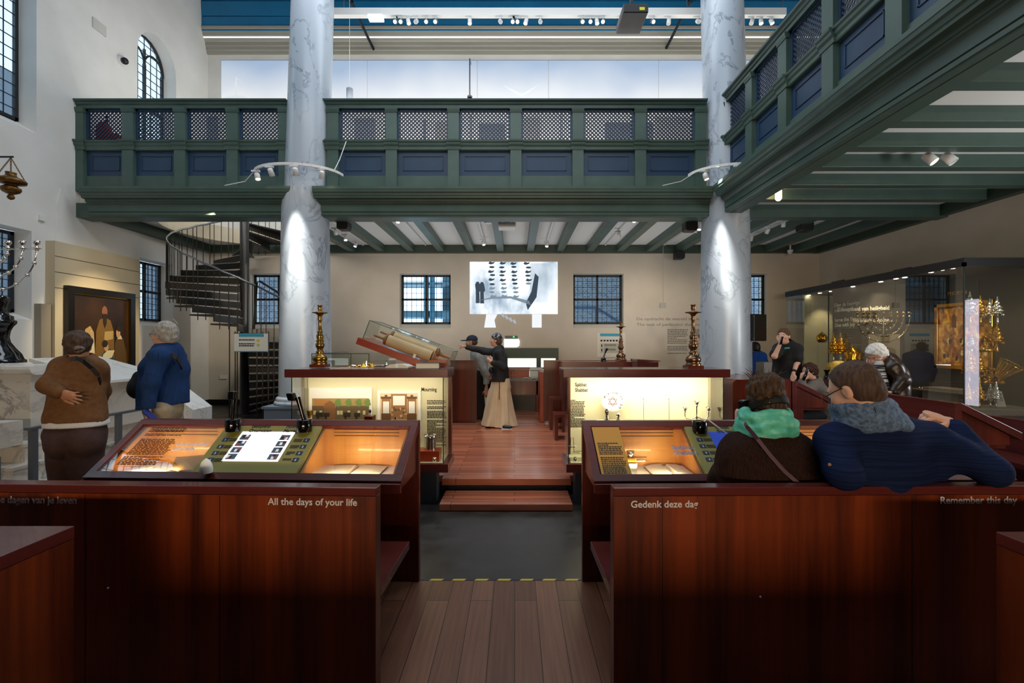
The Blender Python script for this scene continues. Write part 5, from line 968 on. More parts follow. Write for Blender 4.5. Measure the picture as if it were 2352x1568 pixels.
for s_ in (0, .5, 1): b.tube([c + V((0, 0, .14)) + ax * (-.06 + .26 * s_) + (rx * math.cos(a) + ry * math.sin(a)) * (.05 + .10 * s_) for a in [2 * PI * i / 24 for i in range(25)]], .008, 6)
ob('openwork', b, GOLD, t); ob('foot', B().lathe([(.06, 0), (.05, .02), (.02, .05)], 16, c), GOLD, t)
t = thing('gilt_centrepiece', 'gilt cluster of beads and branches left of the basket on the third shelf', 'ornament', (WX(2272, 7.3), 7.3, SL[2])); c = t.location; b = B(); rnd = random.Random(4)
for q in range(26): p = c + V(((rnd.random() - .5) * .22, (rnd.random() - .5) * .16, .05 + rnd.random() * .18)); b.ball(p, .012 + rnd.random() * .012, 7, 5); b.tube([c + V((0, 0, .04)), p], .003, 4)
ob('branches', b, GOLD, t); ob('foot', B().lathe([(.07, 0), (.06, .015), (.02, .03), (.02, .05)], 16, c), GOLD, t)
one('leaflet', B().prism([(-.08, 0), (.08, 0), (.08, .24), (-.08, .24)], lambda p, q, s: (WX(2308, 7.3) + p, 7.35 + s + q * .3, .60 + q), 0, .008), mat('leaflet_grey', '#a8a298', .6), 'grey card leaning at the right end of the bottom shelf', 'card')
rnd = random.Random(23)
for k in range(14): y = 7.8 + k * .08; one('silver_amulet', B().lathe([(.02, 0), (.026, .006), (.018, .02), (.006, .03)], 10, (7.75 + rnd.random() * .2, y, WZ(905, 8.0) + .02)), GOLD if k % 3 else SILV, 'small flat amulet in the row on the wall shelf under the gilt painting', 'amulet', 'amulets on the wall shelf')
one('grey_box', B().box(7.7, 8.1, 8.0, 8.7, .52, .80), mat('box_grey', '#736961', .6), 'grey box on the floor of the wall showcase under the amulets', 'box')
t = menorah('menorah', 'large gilt many-armed candle holder in the wall showcase, behind the white-haired man', V((7.12, 8.9, .60)), [.15, .27, .39, .51], 1.52, mat('gilt_pale', '#c9b48a', .2, 1.0), 1)
t = thing('torah_mantle', 'yellow brocade Torah mantle with two gilt finials in the wall showcase', 'mantle', (WX(1923, 9.6), 9.6, .55)); c = t.location; n_ = 48; vs = []; k9 = 9.6 / F
for j in range(13):
    f = j / 12; z = .56 + f * (WZ(828, 9.6) - .56); r = (33 - 13 * f ** 1.6) * k9 if f < .93 else 20 * k9 * (1 - (f - .93) / .07 * .5)
    vs += [(c.x + (r + .018 * (1 - f) * math.sin(9 * 2 * PI * i / n_)) * math.cos(2 * PI * i / n_), c.y + .7 * (r + .018 * (1 - f) * math.sin(9 * 2 * PI * i / n_)) * math.sin(2 * PI * i / n_), z) for i in range(n_)]
b = B().add(vs, [(j * n_ + i, j * n_ + (i + 1) % n_, (j + 1) * n_ + (i + 1) % n_, (j + 1) * n_ + i) for j in range(12) for i in range(n_)], True); b.add(vs[-n_:], [tuple(range(n_))])
ob('cloth', b, noisemat('brocade', [(.35, '#b08a2a'), (.5, '#d2ae48'), (.65, '#e2c872')], nscale=14, rough=.6, bump=.3), t)
for dx in (-8, 8): finial(V((c.x + dx * k9, 9.6, WZ(830, 9.6))), .60, GOLD, SILV, 'gilt bell finial on the yellow mantle, ' + ('left' if dx < 0 else 'right') + ' one of the pair')
t = thing('crown_ornament', 'gilt crown on a thin shelf left of the yellow mantle in the wall showcase', 'crown', (WX(1888, 10.2), 10.2, WZ(786, 10.2))); c = t.location; ob('band', B().lathe([(.07, 0), (.10, .03), (.12, .10), (.09, .16), (.04, .20), (.01, .22), (.02, .24), (.002, .27)], 16, c), GOLD, t)
one('glass_shelf', B().box(WX(1870, 10.2), WX(1906, 10.2), 10.05, 10.35, c.z - .012, c.z - .001).box(WX(1886, 10.2), WX(1890, 10.2), 10.34, 10.36, .52, c.z - .001), CASEG, 'thin glass shelf carrying the gilt crown left of the mantle', 'shelf')
one('crown_ornament', B().lathe([(.10, 0), (.13, .04), (.10, .08), (.14, .15), (.08, .22), (.03, .26), (.002, .32)], 14, (WX(1957, 9.2), 9.2, WZ(830, 9.2))), GOLD, 'gilt crown on a post right of the yellow mantle in the wall showcase', 'crown')
one('crown_post', B().tube([(WX(1957, 9.2), 9.2, .52), (WX(1957, 9.2), 9.2, WZ(830, 9.2) - .001)], .02, 8), CB, 'dark post carrying the gilt crown right of the yellow mantle', 'post')
for k, (y0, y1, py0, py1, lab) in enumerate(((9.86, 10.24, 620, 657, 'grey louvred vent above the wall showcase, farther one'), (8.05, 8.36, 583, 624, 'grey louvred vent above the wall showcase, nearer one'))):
    ym = (y0 + y1) / 2; t = thing('wall_vent', lab, 'vent', (XR, ym, WZ(py1, ym))); za, zb = WZ(py1 + 22, ym), WZ(py0, ym)
    y0, y1 = [(8.26 * F / (p - CX)) for p in ((1940, 1912), (2094, 2055))[k]]; ob('frame', B().box(XR - .03, XR, y0, y1, za, zb), mat('vent_dark', '#4a453f', .5), t); l = B()
    for j in range(7): z = za + .03 + (zb - za - .06) * j / 6; l.box(XR - .04, XR - .03, y0 + .03, y1 - .03, z - .012, z + .012)
    ob('louvres', l, mat('vent_grey', '#6f6a63', .5), t)
# ================================================================ ceiling equipment
def spotlight(c, d, label, group=None, on=True, arm=True, sc=1.0, ring=False, adapter=.0):
    """track spot: adapter box on the track, short arm, cylinder head with a lens"""
    c = V(c); d = V(d).normalized(); t = thing('spotlight', label, 'spotlight', c, group)
    ob('adapter', B().box(c.x - .07 * sc, c.x + .07 * sc, c.y - .018 * sc, c.y + .018 * sc, c.z - .03 * sc, c.z), WHITEP, t); p = c + V((.03 * sc, 0, -.03 * sc)); h = p + V((0, 0, -.075 * sc))
    ob('bracket', B().tube([p, h], .012 * sc, 6), WHITEP, t); b = B().lathe([(.03 * sc, -.06 * sc), (.042 * sc, -.05 * sc), (.045 * sc, .06 * sc), (.04 * sc, .06 * sc), (.036 * sc, .05 * sc)], 16, h, d); ob('head', b, WHITEP if not ring else mat('lamp_rim', '#5d6266', .4), t)
    ob('lens', B().lathe([(.035 * sc, .046 * sc), (.035 * sc, .052 * sc)], 14, h, d), LAMPON if on else mat('lamp_off', '#bcc0c4', .3), t); return t
bY, bz = 10.0, WZ(38, 10.0)
t = thing('track_beam', 'long white lighting beam hung under the blue vault', 'lighting track', (0, bY, bz)); ob('beam', B().box(WX(690, bY), WX(1803, bY), bY - .06, bY + .06, bz, WZ(22, bY)), WHITEP, t); w_ = B()
for px in (790, 1578, 1798): w_.tube([(WX(px, bY), bY, WZ(22, bY)), (WX(px, bY), bY, 11.8)], .008, 5)
ob('suspension', w_, WIRE, t)
SPX = [(909, 1), (921, 1), (938, 1), (956, 0), (979, 1), (1001, 1), (1079, 1), (1149, 0), (1178, 1), (1188, 1), (1208, 1), (1241, 0), (1337, 1), (1356, 1), (1371, 1), (1385, 1), (1428, 1), (1499, 1), (1536, 0), (1603, 0), (1727, 0), (1748, 1), (1772, 1)]
for k, (px, on) in enumerate(SPX):
    spotlight((WX(px, bY) - .03, bY, bz), (.12 * ((k * 7) % 5 - 2), -1.1 if px < 1700 and k % 4 != 2 else -.1, -1 if px < 1700 else -.8), '%s white spotlight from the left under the white lighting beam' % ORD[k], 'spotlights under the white beam', bool(on), ring=bool(on) and k % 4 != 2 and px < 1700)
one('light_box', B().box(WX(847, bY), WX(880, bY), bY - .08, bY + .08, bz - .07, bz), mat('lit_box', '#fff', emit='#e8f4ff', estr=.9), 'small glowing white box at the left of the spotlights under the lighting beam', 'lamp')
for px, py, lab in ((858, 113, 'black tie rod high on the left, above the gallery'), (1530, 111, 'black tie rod high on the right, above the gallery')):
    p1 = W(px, py, 12.40); t = thing('tie_rod', lab, 'rod', p1); ob('rod', B().tube([p1, (p1.x, 10.75, p1.z)], .035, 10), BLACK, t); ob('joint', B().ball((p1.x, 10.7, p1.z), .055, 10, 8).tube([(p1.x, 10.7, p1.z), (p1.x, -3, p1.z)], .03, 8), BLACK, t)
YPj = 8.0; c = W(1460, 46, YPj); t = thing('projector', 'large grey projector hanging at the top centre right', 'projector', c)
ob('body', B().box(c.x - .22, c.x + .22, YPj - .02, YPj + .55, WZ(30, YPj), WZ(10, YPj)), mat('projector_grey', '#4a474d', .45), t, .02); ob('rear_panel', B().box(c.x - .21, c.x + .21, YPj - .026, YPj - .021, WZ(29, YPj), WZ(12, YPj)), BLK, t); ob('yellow_label', B().box(c.x + .06, c.x + .15, YPj - .03, YPj - .027, WZ(26, YPj), WZ(19, YPj)), mat('label_yellow', '#d9d400', .5), t); ob('mount', B().tube([(c.x - .03, YPj + .2, WZ(10, YPj)), (c.x - .03, YPj + .2, 11.5)], .035, 10).box(c.x - .15, c.x + .10, YPj + .1, YPj + .3, WZ(4, YPj), WZ(4, YPj) + .04), BLACK, t)
c = V((WX(803, 10.5), 10.5, WZ(230, 10.5))); t = thing('pendant_lamp', 'white cylinder pendant lamp in front of the glowing sky panels', 'lamp', c); ob('shade', B().lathe([(.06, 0), (.072, .02), (.072, .26), (.02, .265)], 20, c), mat('pendant_grey', '#aeb6c2', .5), t); ob('cord', B().tube([c + V((0, 0, .26)), (c.x, 10.5, 11.5)], .006, 5), WHITEP, t)
c = V((WX(1079, 12.2), 12.2, WZ(229, 12.2))); t = thing('security_camera', 'dome camera on a thin pole in front of the glowing sky panels', 'camera', c); ob('dome', B().ball(c + V((0, 0, .05)), .06, 14, 10), BLACK, t); ob('pole', B().tube([c + V((0, 0, .08)), (c.x, 12.2, WZ(135, 12.2)), (c.x, 12.44, WZ(135, 12.2))], .02, 8).lathe([(.07, .06), (.07, .09), (.02, .11)], 16, c), mat('pole_grey', '#8f9296', .4), t)
for px, Y, lab, sz in ((790, 9.15, 'black loudspeaker under the gallery beside the left column', 26), (1585, 9.15, 'black loudspeaker under the gallery beside the right column', 28), (1560, 12.2, 'black loudspeaker at the top of the back wall, left of the right column', 21), (1849, 9.6, 'black loudspeaker under the gallery right of the right column', 28)):
    py = {790: 517, 1585: 519, 1560: 586, 1849: 519}[px]; c = W(px, py, Y); k = Y / F * sz / 2; t = thing('loudspeaker', lab, 'loudspeaker', c); ob('cabinet', B().prism([(-k, -k * .8), (-k * .7, -k), (k * .8, -k), (k, -k * .5), (k, k * .6), (k * .7, k * .9), (-k * .8, k), (-k, k * .6)], lambda p, q, s: (c.x + p, c.y + s, c.z + q * .9), -.10, .12), BLK, t, .008); ob('bracket', B().tube([c + V((0, .03, k * .85)), (c.x, c.y + .03, 4.06 if Y < 12 else c.z + k * .85 + .12)], .015, 6) if Y < 12 else B().tube([c + V((0, .1, 0)), (c.x, YB - .002, c.z)], .02, 6), BLK, t)
c = W(1165, 518, 9.5); t = thing('projector', 'small white projector under the gallery, above the projected film', 'projector', c); ob('body', B().box(c.x - .18, c.x + .18, 9.4, 9.7, c.z - .055, c.z + .05), WHITEP, t, .01); ob('rear_panel', B().box(c.x - .165, c.x + .165, 9.394, 9.399, c.z - .03, c.z + .04), mat('panel_ports', '#9a9a98', .5), t); ob('mount', B().box(c.x - .07, c.x + .07, 9.45, 9.6, c.z + .05, c.z + .12).tube([(c.x, 9.5, c.z + .1), (c.x, 9.5, 4.26)], .02, 8), BLK, t)
ob('cable', B().tube([(c.x + .1, 9.42, c.z + .04), (c.x + .2, 9.4, c.z + .12), (c.x + .19, 9.42, c.z + .2), (c.x + .05, 9.45, c.z + .2)], .008, 5), BLK, t)
one('smoke_detector', B().lathe([(.075, 0), (.08, .03), (.05, .05), (.05, .08)], 18, (WX(1121, 9.3), 9.3, WZ(513, 9.3))), WHITEP, 'white smoke detector under the gallery left of the small projector', 'detector')
one('smoke_detector', B().lathe([(.05, 0), (.07, .03), (.07, .06)], 16, (WX(2163, 6.0), 6.0, 4.2)), WHITEP, 'white smoke detector on the ceiling of the right aisle', 'detector')
one('security_camera', B().lathe([(.002, -.05), (.04, -.04), (.055, 0), (.07, .01), (.07, .06), (.02, .07), (.02, .249)], 16, (WX(1815, 12.1), 12.1, 4.01)), WHITEP, 'white dome camera at the far right corner under the gallery', 'camera')
# tracks and spots in the back aisle
for k, (x, a, c, lab) in enumerate((((WX(1290, 12.5)) / 1 - 5.28, 9.1, 12.2, 'leftmost'), (-2.35, 9.2, 12.2, 'second'), (-.77, 9.4, 12.1, 'middle'), (.82, 9.2, 12.2, 'fourth'), (2.4, 9.2, 12.2, 'fifth'), (3.97, 9.3, 12.2, 'sixth'), (5.6, 9.2, 12.2, 'rightmost'))):
    one('lighting_track', B().box(x - .015, x + .015, a, c, 4.205, 4.259), WHITEP, '%s thin lighting track between the beams under the back gallery, counted from the left' % lab, 'lighting track')
UG = [(-4.0, 9.7, 1), (-4.0, 10.3, 0), (-4.0, 10.9, 1), (-4.0, 11.6, 1), (-2.35, 9.3, 1), (-.77, 11.4, 1), (.82, 11.6, 1), (2.4, 9.25, 1), (2.4, 10.6, 0), (3.97, 9.9, 1), (3.97, 10.1, 0), (5.6, 9.6, 0), (5.6, 10.2, 0), (5.6, 10.9, 0)]
for k, (x, y, on) in enumerate(UG): spotlight((x - .03, y, 4.20), (.25 * (k % 3 - 1), -.35 if on else .6, -1), '%s white spotlight of the row under the back gallery, counted from the left' % ORD[k], 'spotlights under the back gallery', bool(on), sc=.95)
one('hanging_sensor', B().tube([(WX(1523, 11.8), 11.8, 4.259), (WX(1523, 11.8), 11.8, WZ(700, 11.8))], .006, 5).box(WX(1516, 11.8), WX(1529, 11.8), 11.76, 11.84, WZ(707, 11.8), WZ(695, 11.8)), mat('sensor_grey', '#a9a39a', .5), 'small grey box hanging on a long wire in front of the back wall', 'sensor')
for px, py, Y, lab in ((2128, 360, 6.1, 'left of two white spotlights under the right gallery'), (2172, 358, 6.1, 'right of two white spotlights under the right gallery')): spotlight((WX(px, Y), Y, 4.2), (.5, -.6, -1), lab, None, px < 2150, sc=1.35)
one('lighting_track', B().box(4.4, 7.4, 6.08, 6.12, 4.201, 4.259), WHITEP, 'lighting track between the beams of the right aisle', 'lighting track')
c = W(1788, 446, 7.2); c.z = 4.07; one('lit_spot_lamp', B().lathe([(.045, 0), (.05, .02), (.05, .18)], 14, (WX(1788, 7.75), 7.75, WZ(458, 7.75))).ball((WX(1788, 7.75), 7.75, WZ(455, 7.75)), .048, 12, 8), mat('lamp_glow', '#fff', emit='#ffdca0', estr=9), 'glowing round spotlight under the right gallery near the right column', 'spotlight')
# curved tracks round the columns
for cx_, px0, lab, sp_ in ((-4.0, 697, 'left', ((609, -1), (641, -.4), (706, .2), (759, .8))), (4.04, 1665, 'right', ((1580, -.9), (1640, -.2)))):
    pts = [V((cx_ + .80 * math.sin(a) * 1.0, 8.62 - .60 * math.cos(a), 4.74 + .0 * a)) for a in [-1.5 + 3.0 * i / 16 for i in range(17)]]
    t = thing('curved_track', 'white curved lighting track in front of the %s column' % lab, 'lighting track', pts[8]); b = B()
    for a, c in zip(pts, pts[1:]): b.bar(a, c, .035, .045)
    ob('track', b, WHITEP, t); ob('cable', B().tube([pts[2], (pts[2].x - .25, 8.5, 4.60), (pts[2].x - .6, 8.46, 4.51)], .008, 5), WHITEP, t)
    if lab == 'left': ob('cable_up', B().tube([pts[-3], (pts[-3].x + .05, 8.5, 5.0), (pts[-3].x + .12, 8.64, 5.4)], .008, 5), WHITEP, t)
    for k, (px, a) in enumerate(sp_): p = pts[int(round((a + 1.5) / 3.0 * 16))]; spotlight(p + V((0, 0, -.023)), (-.4 * a - .1, .8 if k else -.2, -1.0), '%s spotlight on the curved track of the %s column' % (ORD[k], lab), None, True, sc=1.05)
    spot('column_spot', (cx_ if lab == 'left' else 3.52, 8.06, 4.80), (cx_ if lab == 'left' else 3.99, 8.44, 3.0), 520, 30, .9, (1, .95, .86), .03); spot('column_spot', (cx_ if lab == 'left' else 3.56, 8.06, 4.80), (cx_ if lab == 'left' else 4.0, 8.43, 2.75), 1300, 13, .8, (1, .93, .80), .03)
# monitor beside the right column
c = W(1742, 752, 8.6); t = thing('monitor', 'black flat monitor hanging right of the right column', 'monitor', c); ob('housing', B().obox(c, (.17, .10, 0), (-.02, .035, 0), (0, 0, .25)), BLK, t, .01)
for z in (-.21, .2): ob('grip', B().obox(c + V((-.05, -.066, z)), (.11, .064, 0), (-.003, .005, 0), (0, 0, .01)), mat('grip_grey', '#5d5a56', .5), t)
ob('bracket', B().tube([c + V((-.1, 0, 0)), (4.42, 8.8, c.z)], .03, 8), BLK, t)
one('display_block', B().box(WX(1755, 8.8), WX(1776, 8.8), 8.8, 9.1, ZF, WZ(832, 8.8)), mat('block_beige', '#a39a8c', .6), 'small beige block low beside the man in black', 'plinth')
# ================================================================ practical lights
for x, y, tx, ty, tz, p in ((-2.6, 10.2, -3.2, 12.5, 1.6, 40), (-.8, 10.2, -.8, 12.5, 1.5, 36), (.8, 10.2, .9, 12.5, 1.5, 40), (2.6, 10.2, 3.4, 12.5, 1.3, 80), (4.0, 10.2, 4.3, 12.5, 1.4, 50), (-4.1, 10.0, -5.5, 12.5, 2.0, 30), (5.6, 10.3, 6.0, 12.5, 2.0, 36)): spot('wall_washer', (x, y, 4.0), (tx, ty, tz), p * .72, 95, .9, WARM, .08)
spot('painting_spot', (-5.6, 8.6, 4.1), (-8.1, 9.05, 1.7), 400, 44, .6, (1, .80, .50), .05)
spot('painting_spot', (-6.0, 8.3, 4.1), (-8.1, 9.2, 2.4), 50, 60, .9, (1, .80, .55), .05)
spot('sun_patch_spot', (-4.5, 10.0, 3.9), (-8.3, 11.7, 1.6), 170, 34, .3, (1, .93, .80), .02); spot('aisle_spot', (6.2, 7.0, 4.0), (6.6, 6.0, 0), 90, 110, .9, WARM, .08); spot('aisle_spot', (5.0, 4.6, 4.0), (5.0, 4.4, 0), 40, 110, .9, WARM, .08); spot('aisle_spot', (-6.2, 7.6, 4.8), (-6.6, 6.0, 0.6), 35, 90, .9, (1, .9, .78), .1)  # the lamp by the stairs is added to stand in for window sunlight
# ================================================================ outside
BRK = mat('outside_brick', '#777', .8); v = coords(BRK, (1, 1, 1)); bt = node(BRK, 'ShaderNodeTexBrick'); mpp = node(BRK, 'ShaderNodeMapping'); mpp.inputs['Rotation'].default_value = (PI / 2, 0, 0); link(BRK, v, mpp.inputs[0]); link(BRK, mpp.outputs[0], bt.inputs['Vector'])
bt.inputs['Scale'].default_value = 4; bt.inputs['Color1'].default_value = C('#5a6474'); bt.inputs['Color2'].default_value = C('#808a9a'); bt.inputs['Mortar'].default_value = C('#9aa2ae'); bt.inputs['Mortar Size'].default_value = .03; link(BRK, bt.outputs[0], bsdf(BRK).inputs['Base Color'])
one('brick_building', B().box(1.2, 12, 15.2, 15.6, -1, 7), BRK, 'grey brick building seen through the right windows', 'building'); one('brick_building', B().box(-12, -6.2, 15.0, 15.4, -1, 7), BRK, 'grey brick building seen through the leftmost back window', 'building')
BR2 = mat('side_brick', '#8b93a2', .8); one('neighbour_building', B().box(-12.6, -12.2, -2, 14, -1, 8.2), BR2, 'pale building seen through the windows of the left wall', 'building')
one('outside_post', B().tube([(2.6, 14.6, -1), (2.6, 14.6, 2.75)], .05, 8), mat('outside_rail', '#3b5470', .4), 'post carrying the handrails seen through the window right of the film', 'post')
t = thing('glass_building', 'modern building with steel columns seen through the window left of the film', 'building', (-3, 16, -1)); ob('floor_slab', B().box(-5.9, 1.1, 15.5, 16.5, 2.5, 2.72).box(-5.9, 1.1, 15.5, 16.5, 3.6, 3.68), mat('slab_teal', '#4f7a92', .5), t)
for x in (-4.05, -2.95, -2.75): ob('steel_column', B().box(x - .07, x + .07, 15.3, 15.5, -1, 5), mat('column_teal', '#3f6f88', .5), t)
ob('facade', B().box(-2.6, 1.1, 16.6, 16.8, -1, 6), mat('facade_blue', '#5d7f93', .5), t)
for k, (z0, z1) in enumerate(((2.75, 1.85), (2.25, 1.35))): one('outside_handrail', B().tube([(1.3, 14.6, z0), (2.6, 14.6, z0), (4.0, 14.6, z1)], .05, 8), mat('outside_rail', '#3b5470', .4), ('upper' if k == 0 else 'lower') + ' sloping handrail seen through the window right of the film', 'handrail')
t = thing('coat_stand', 'stand with a bright red coat behind the leftmost lattice bay of the gallery', 'coat stand', (WX(246, 8.98), 8.98, 4.5)); c = t.location
ob('post', B().tube([c, c + V((0, 0, 1.55))], .02, 8), BLACK, t); ob('red_coat', B().ball(c + V((-.06, 0, 1.20)), (.15, .10, .24), 12, 8).ball(c + V((.10, .0, 1.06)), (.24, .10, .15), 12, 8), mat('coat_red', '#b5161c', .7), t)
# ================================================================ people: signed-distance bodies turned into one continuous surface
def A(p): return np.array([p[0], p[1], p[2]], np.float32)
def rc(a, b, ra, rb, k=.02, n=None, s=1.0): return ('rc', A(a), A(b), ra, rb, k, None if n is None else A(n), s)
def el(c, r, R=None, k=.02, neg=False): return ('el', A(c), np.array(r, np.float32), np.eye(3, dtype=np.float32) if R is None else np.array([A(R[0]), A(R[1]), A(R[2])]), k, neg)
def cut(p, n): return ('cut', A(p), A(n))
def chain(pts, rs, k=.02, n=None, s=1.0): return [rc(pts[i], pts[i + 1], rs[i], rs[i + 1], k, n, s) for i in range(len(pts) - 1)]
def polymesh(prims, res, wr=0, wf=22.0, seed=0):
    lo, hi = np.full(3, 1e9), np.full(3, -1e9)
    for p in prims:
        if p[0] == 'rc': r = max(p[3], p[4]) * max(1, 1 / p[7]); lo = np.minimum(lo, np.minimum(p[1], p[2]) - r); hi = np.maximum(hi, np.maximum(p[1], p[2]) + r)
        elif p[0] == 'el' and not p[5]: r = p[2].max(); lo = np.minimum(lo, p[1] - r); hi = np.maximum(hi, p[1] + r)
    lo -= 4 * res + wr; hi += 4 * res + wr; n = np.ceil((hi - lo) / res).astype(int) + 1
    ax = [(lo[i] + res * np.arange(n[i])).astype(np.float32) for i in range(3)]; D = np.full(n, .5, np.float32)
    for p in prims:
        if p[0] == 'cut':
            d = (ax[0][:, None, None] - p[1][0]) * p[2][0] + (ax[1][None, :, None] - p[1][1]) * p[2][1] + (ax[2][None, None, :] - p[1][2]) * p[2][2]; D = np.maximum(D, d); continue
        if p[0] == 'rc': r = max(p[3], p[4]) * max(1, 1 / p[7]); l, h = np.minimum(p[1], p[2]) - r, np.maximum(p[1], p[2]) + r; k = p[5]
        else: r = p[2].max(); l, h = p[1] - r, p[1] + r; k = p[4]
        m = k + 3 * res; i0 = np.clip(np.floor((l - m - lo) / res).astype(int), 0, n - 1); i1 = np.clip(np.ceil((h + m - lo) / res).astype(int) + 1, 1, n)
        if (i1 <= i0).any(): continue
        sl = tuple(slice(a, b) for a, b in zip(i0, i1)); X, Y, Z = np.meshgrid(*[ax[i][sl[i]] for i in range(3)], indexing='ij')
        if p[0] == 'rc':
            ab = p[2] - p[1]; L = float(ab @ ab) + 1e-9; px, py, pz = X - p[1][0], Y - p[1][1], Z - p[1][2]
            t = np.clip((px * ab[0] + py * ab[1] + pz * ab[2]) / L, 0, 1); dx, dy, dz = px - t * ab[0], py - t * ab[1], pz - t * ab[2]
            if p[6] is not None:
                q = (dx * p[6][0] + dy * p[6][1] + dz * p[6][2]) * (p[7] - 1); dx, dy, dz = dx + q * p[6][0], dy + q * p[6][1], dz + q * p[6][2]
            d = np.sqrt(dx * dx + dy * dy + dz * dz) - (p[3] + t * (p[4] - p[3]))
        else:
            px, py, pz = X - p[1][0], Y - p[1][1], Z - p[1][2]; q = [(px * p[3][i][0] + py * p[3][i][1] + pz * p[3][i][2]) / p[2][i] for i in range(3)]
            k0 = np.sqrt(q[0] ** 2 + q[1] ** 2 + q[2] ** 2) + 1e-6; k1 = np.sqrt((q[0] / p[2][0]) ** 2 + (q[1] / p[2][1]) ** 2 + (q[2] / p[2][2]) ** 2) + 1e-6; d = k0 * (k0 - 1) / k1
        C0 = D[sl]
        if p[0] == 'el' and p[5]: hh = np.maximum(k - np.abs(C0 + d), 0) / k; D[sl] = np.maximum(C0, -d) + hh * hh * k * .25
        else: hh = np.maximum(k - np.abs(C0 - d), 0) / k; D[sl] = np.minimum(C0, d) - hh * hh * k * .25
    if wr:
        X, Y, Z = ax[0][:, None, None], ax[1][None, :, None], ax[2][None, None, :]; s = seed * 1.7
        a = np.sin(wf * (X + .55 * Z) + 2.2 * np.sin(wf * .45 * (Y - Z) + s) + s); b = np.sin(wf * 1.3 * (Z * .9 - .5 * X + .4 * Y) + 1.9 * np.sin(wf * .4 * (X + Y) + 2 * s)); D = D + wr * (a * .6 + b * .7).astype(np.float32)
    return nets(D, lo, res)
def nets(D, lo, res):
    s = D < 0; cs = [s[i:s.shape[0] - 1 + i, j:s.shape[1] - 1 + j, k:s.shape[2] - 1 + k] for i in (0, 1) for j in (0, 1) for k in (0, 1)]; c = sum(x.astype(np.int8) for x in cs); act = np.argwhere((c > 0) & (c < 8))
    if len(act) == 0: return np.zeros((0, 3)), np.zeros((0, 4), int)
    idx = np.full(c.shape, -1, np.int64); idx[tuple(act.T)] = np.arange(len(act)); P = np.zeros((len(act), 3)); W_ = np.zeros(len(act)); cor = [(i, j, k) for i in (0, 1) for j in (0, 1) for k in (0, 1)]
    vals = [D[act[:, 0] + i, act[:, 1] + j, act[:, 2] + k] for i, j, k in cor]
    for a in range(8):
        for b in range(a + 1, 8):
            df = [cor[b][q] - cor[a][q] for q in range(3)]
            if sum(abs(x) for x in df) != 1: continue
            va, vb = vals[a], vals[b]; m = (va < 0) != (vb < 0); t = np.where(m, va / np.where(m, va - vb, 1), 0); P += np.where(m[:, None], np.array(cor[a]) + t[:, None] * np.array(df), 0); W_ += m
    P = lo + res * (act + P / W_[:, None]); F_ = []
    for axs in range(3):
        u, v = (axs + 1) % 3, (axs + 2) % 3; sa = [slice(None)] * 3; sb = [slice(None)] * 3; sa[axs] = slice(0, -1); sb[axs] = slice(1, None); A_, B_ = s[tuple(sa)], s[tuple(sb)]; e = np.argwhere(A_ != B_); ok = (e[:, u] > 0) & (e[:, v] > 0) & (e[:, u] < D.shape[u] - 1) & (e[:, v] < D.shape[v] - 1); e = e[ok]; fl = A_[tuple(e.T)]
        q = []
        for du, dv in ((1, 1), (0, 1), (0, 0), (1, 0)): t = e.copy(); t[:, u] -= du; t[:, v] -= dv; q.append(idx[tuple(t.T)])
        q = np.stack(q, 1); q[~fl] = q[~fl][:, ::-1]; F_.append(q)
    return P, np.concatenate(F_)
def skin(name, prims, m, parent, res, wr=0, wf=22.0, seed=0):
    P, Q = polymesh(prims, res, wr, wf, seed); off = woff(parent); P = P - np.array([off.x, off.y, off.z]); me = bpy.data.meshes.new(name); nv, nf = len(P), len(Q)
    me.vertices.add(nv); me.vertices.foreach_set('co', P.astype(np.float32).ravel()); me.loops.add(nf * 4); me.loops.foreach_set('vertex_index', Q.astype(np.int32).ravel()); me.polygons.add(nf)
    me.polygons.foreach_set('loop_start', np.arange(0, nf * 4, 4, dtype=np.int32)); me.polygons.foreach_set('use_smooth', np.ones(nf, bool)); me.update(calc_edges=True); me.validate(); me.materials.append(m)
    o = bpy.data.objects.new(name, me); COL.objects.link(o); o.parent = parent; return o
# ---------------------------------------------------------------- anatomy
def unit(v): return V(v).normalized()
def frame(fwd, up=(0, 0, 1)):
    f = unit(fwd); u = V(up); u = (u - f * u.dot(f)).normalized(); r = f.cross(u); return r, f, u            # right, forward, up
def headp(c, fwd, up, s=1.0, ears=True):
    r, f, u = frame(fwd, up); c = V(c); P = lambda x, y, z: c + (r * x + f * y + u * z) * s; R = (r, f, u); q = lambda *a: tuple(x * s for x in a)
    L = [el(P(0, -.012, .03), q(.075, .095, .088), R), el(P(0, .022, -.03), q(.062, .072, .088), R, .03 * s), el(P(0, .052, -.078), q(.036, .034, .030), R, .03 * s), rc(P(-.03, .078, .022), P(.03, .078, .022), .013 * s, .013 * s, .02 * s),
         rc(P(0, .088, .008), P(0, .106, -.028), .009 * s, .014 * s, .012 * s), el(P(0, .088, -.060), q(.024, .014, .009), R, .012 * s), el(P(0, .084, -.071), q(.020, .013, .008), R, .010 * s)]
    for sg in (-1, 1):
        L += [el(P(sg * .042, .060, -.022), q(.024, .026, .022), R, .02 * s), el(P(sg * .031, .092, .004), q(.016, .014, .010), R, .010 * s, True)]
        if ears: L += [el(P(sg * .076, -.006, -.008), q(.010, .020, .032), R, .008 * s), el(P(sg * .085, .004, -.006), q(.006, .010, .018), R, .006 * s, True)]
    return L
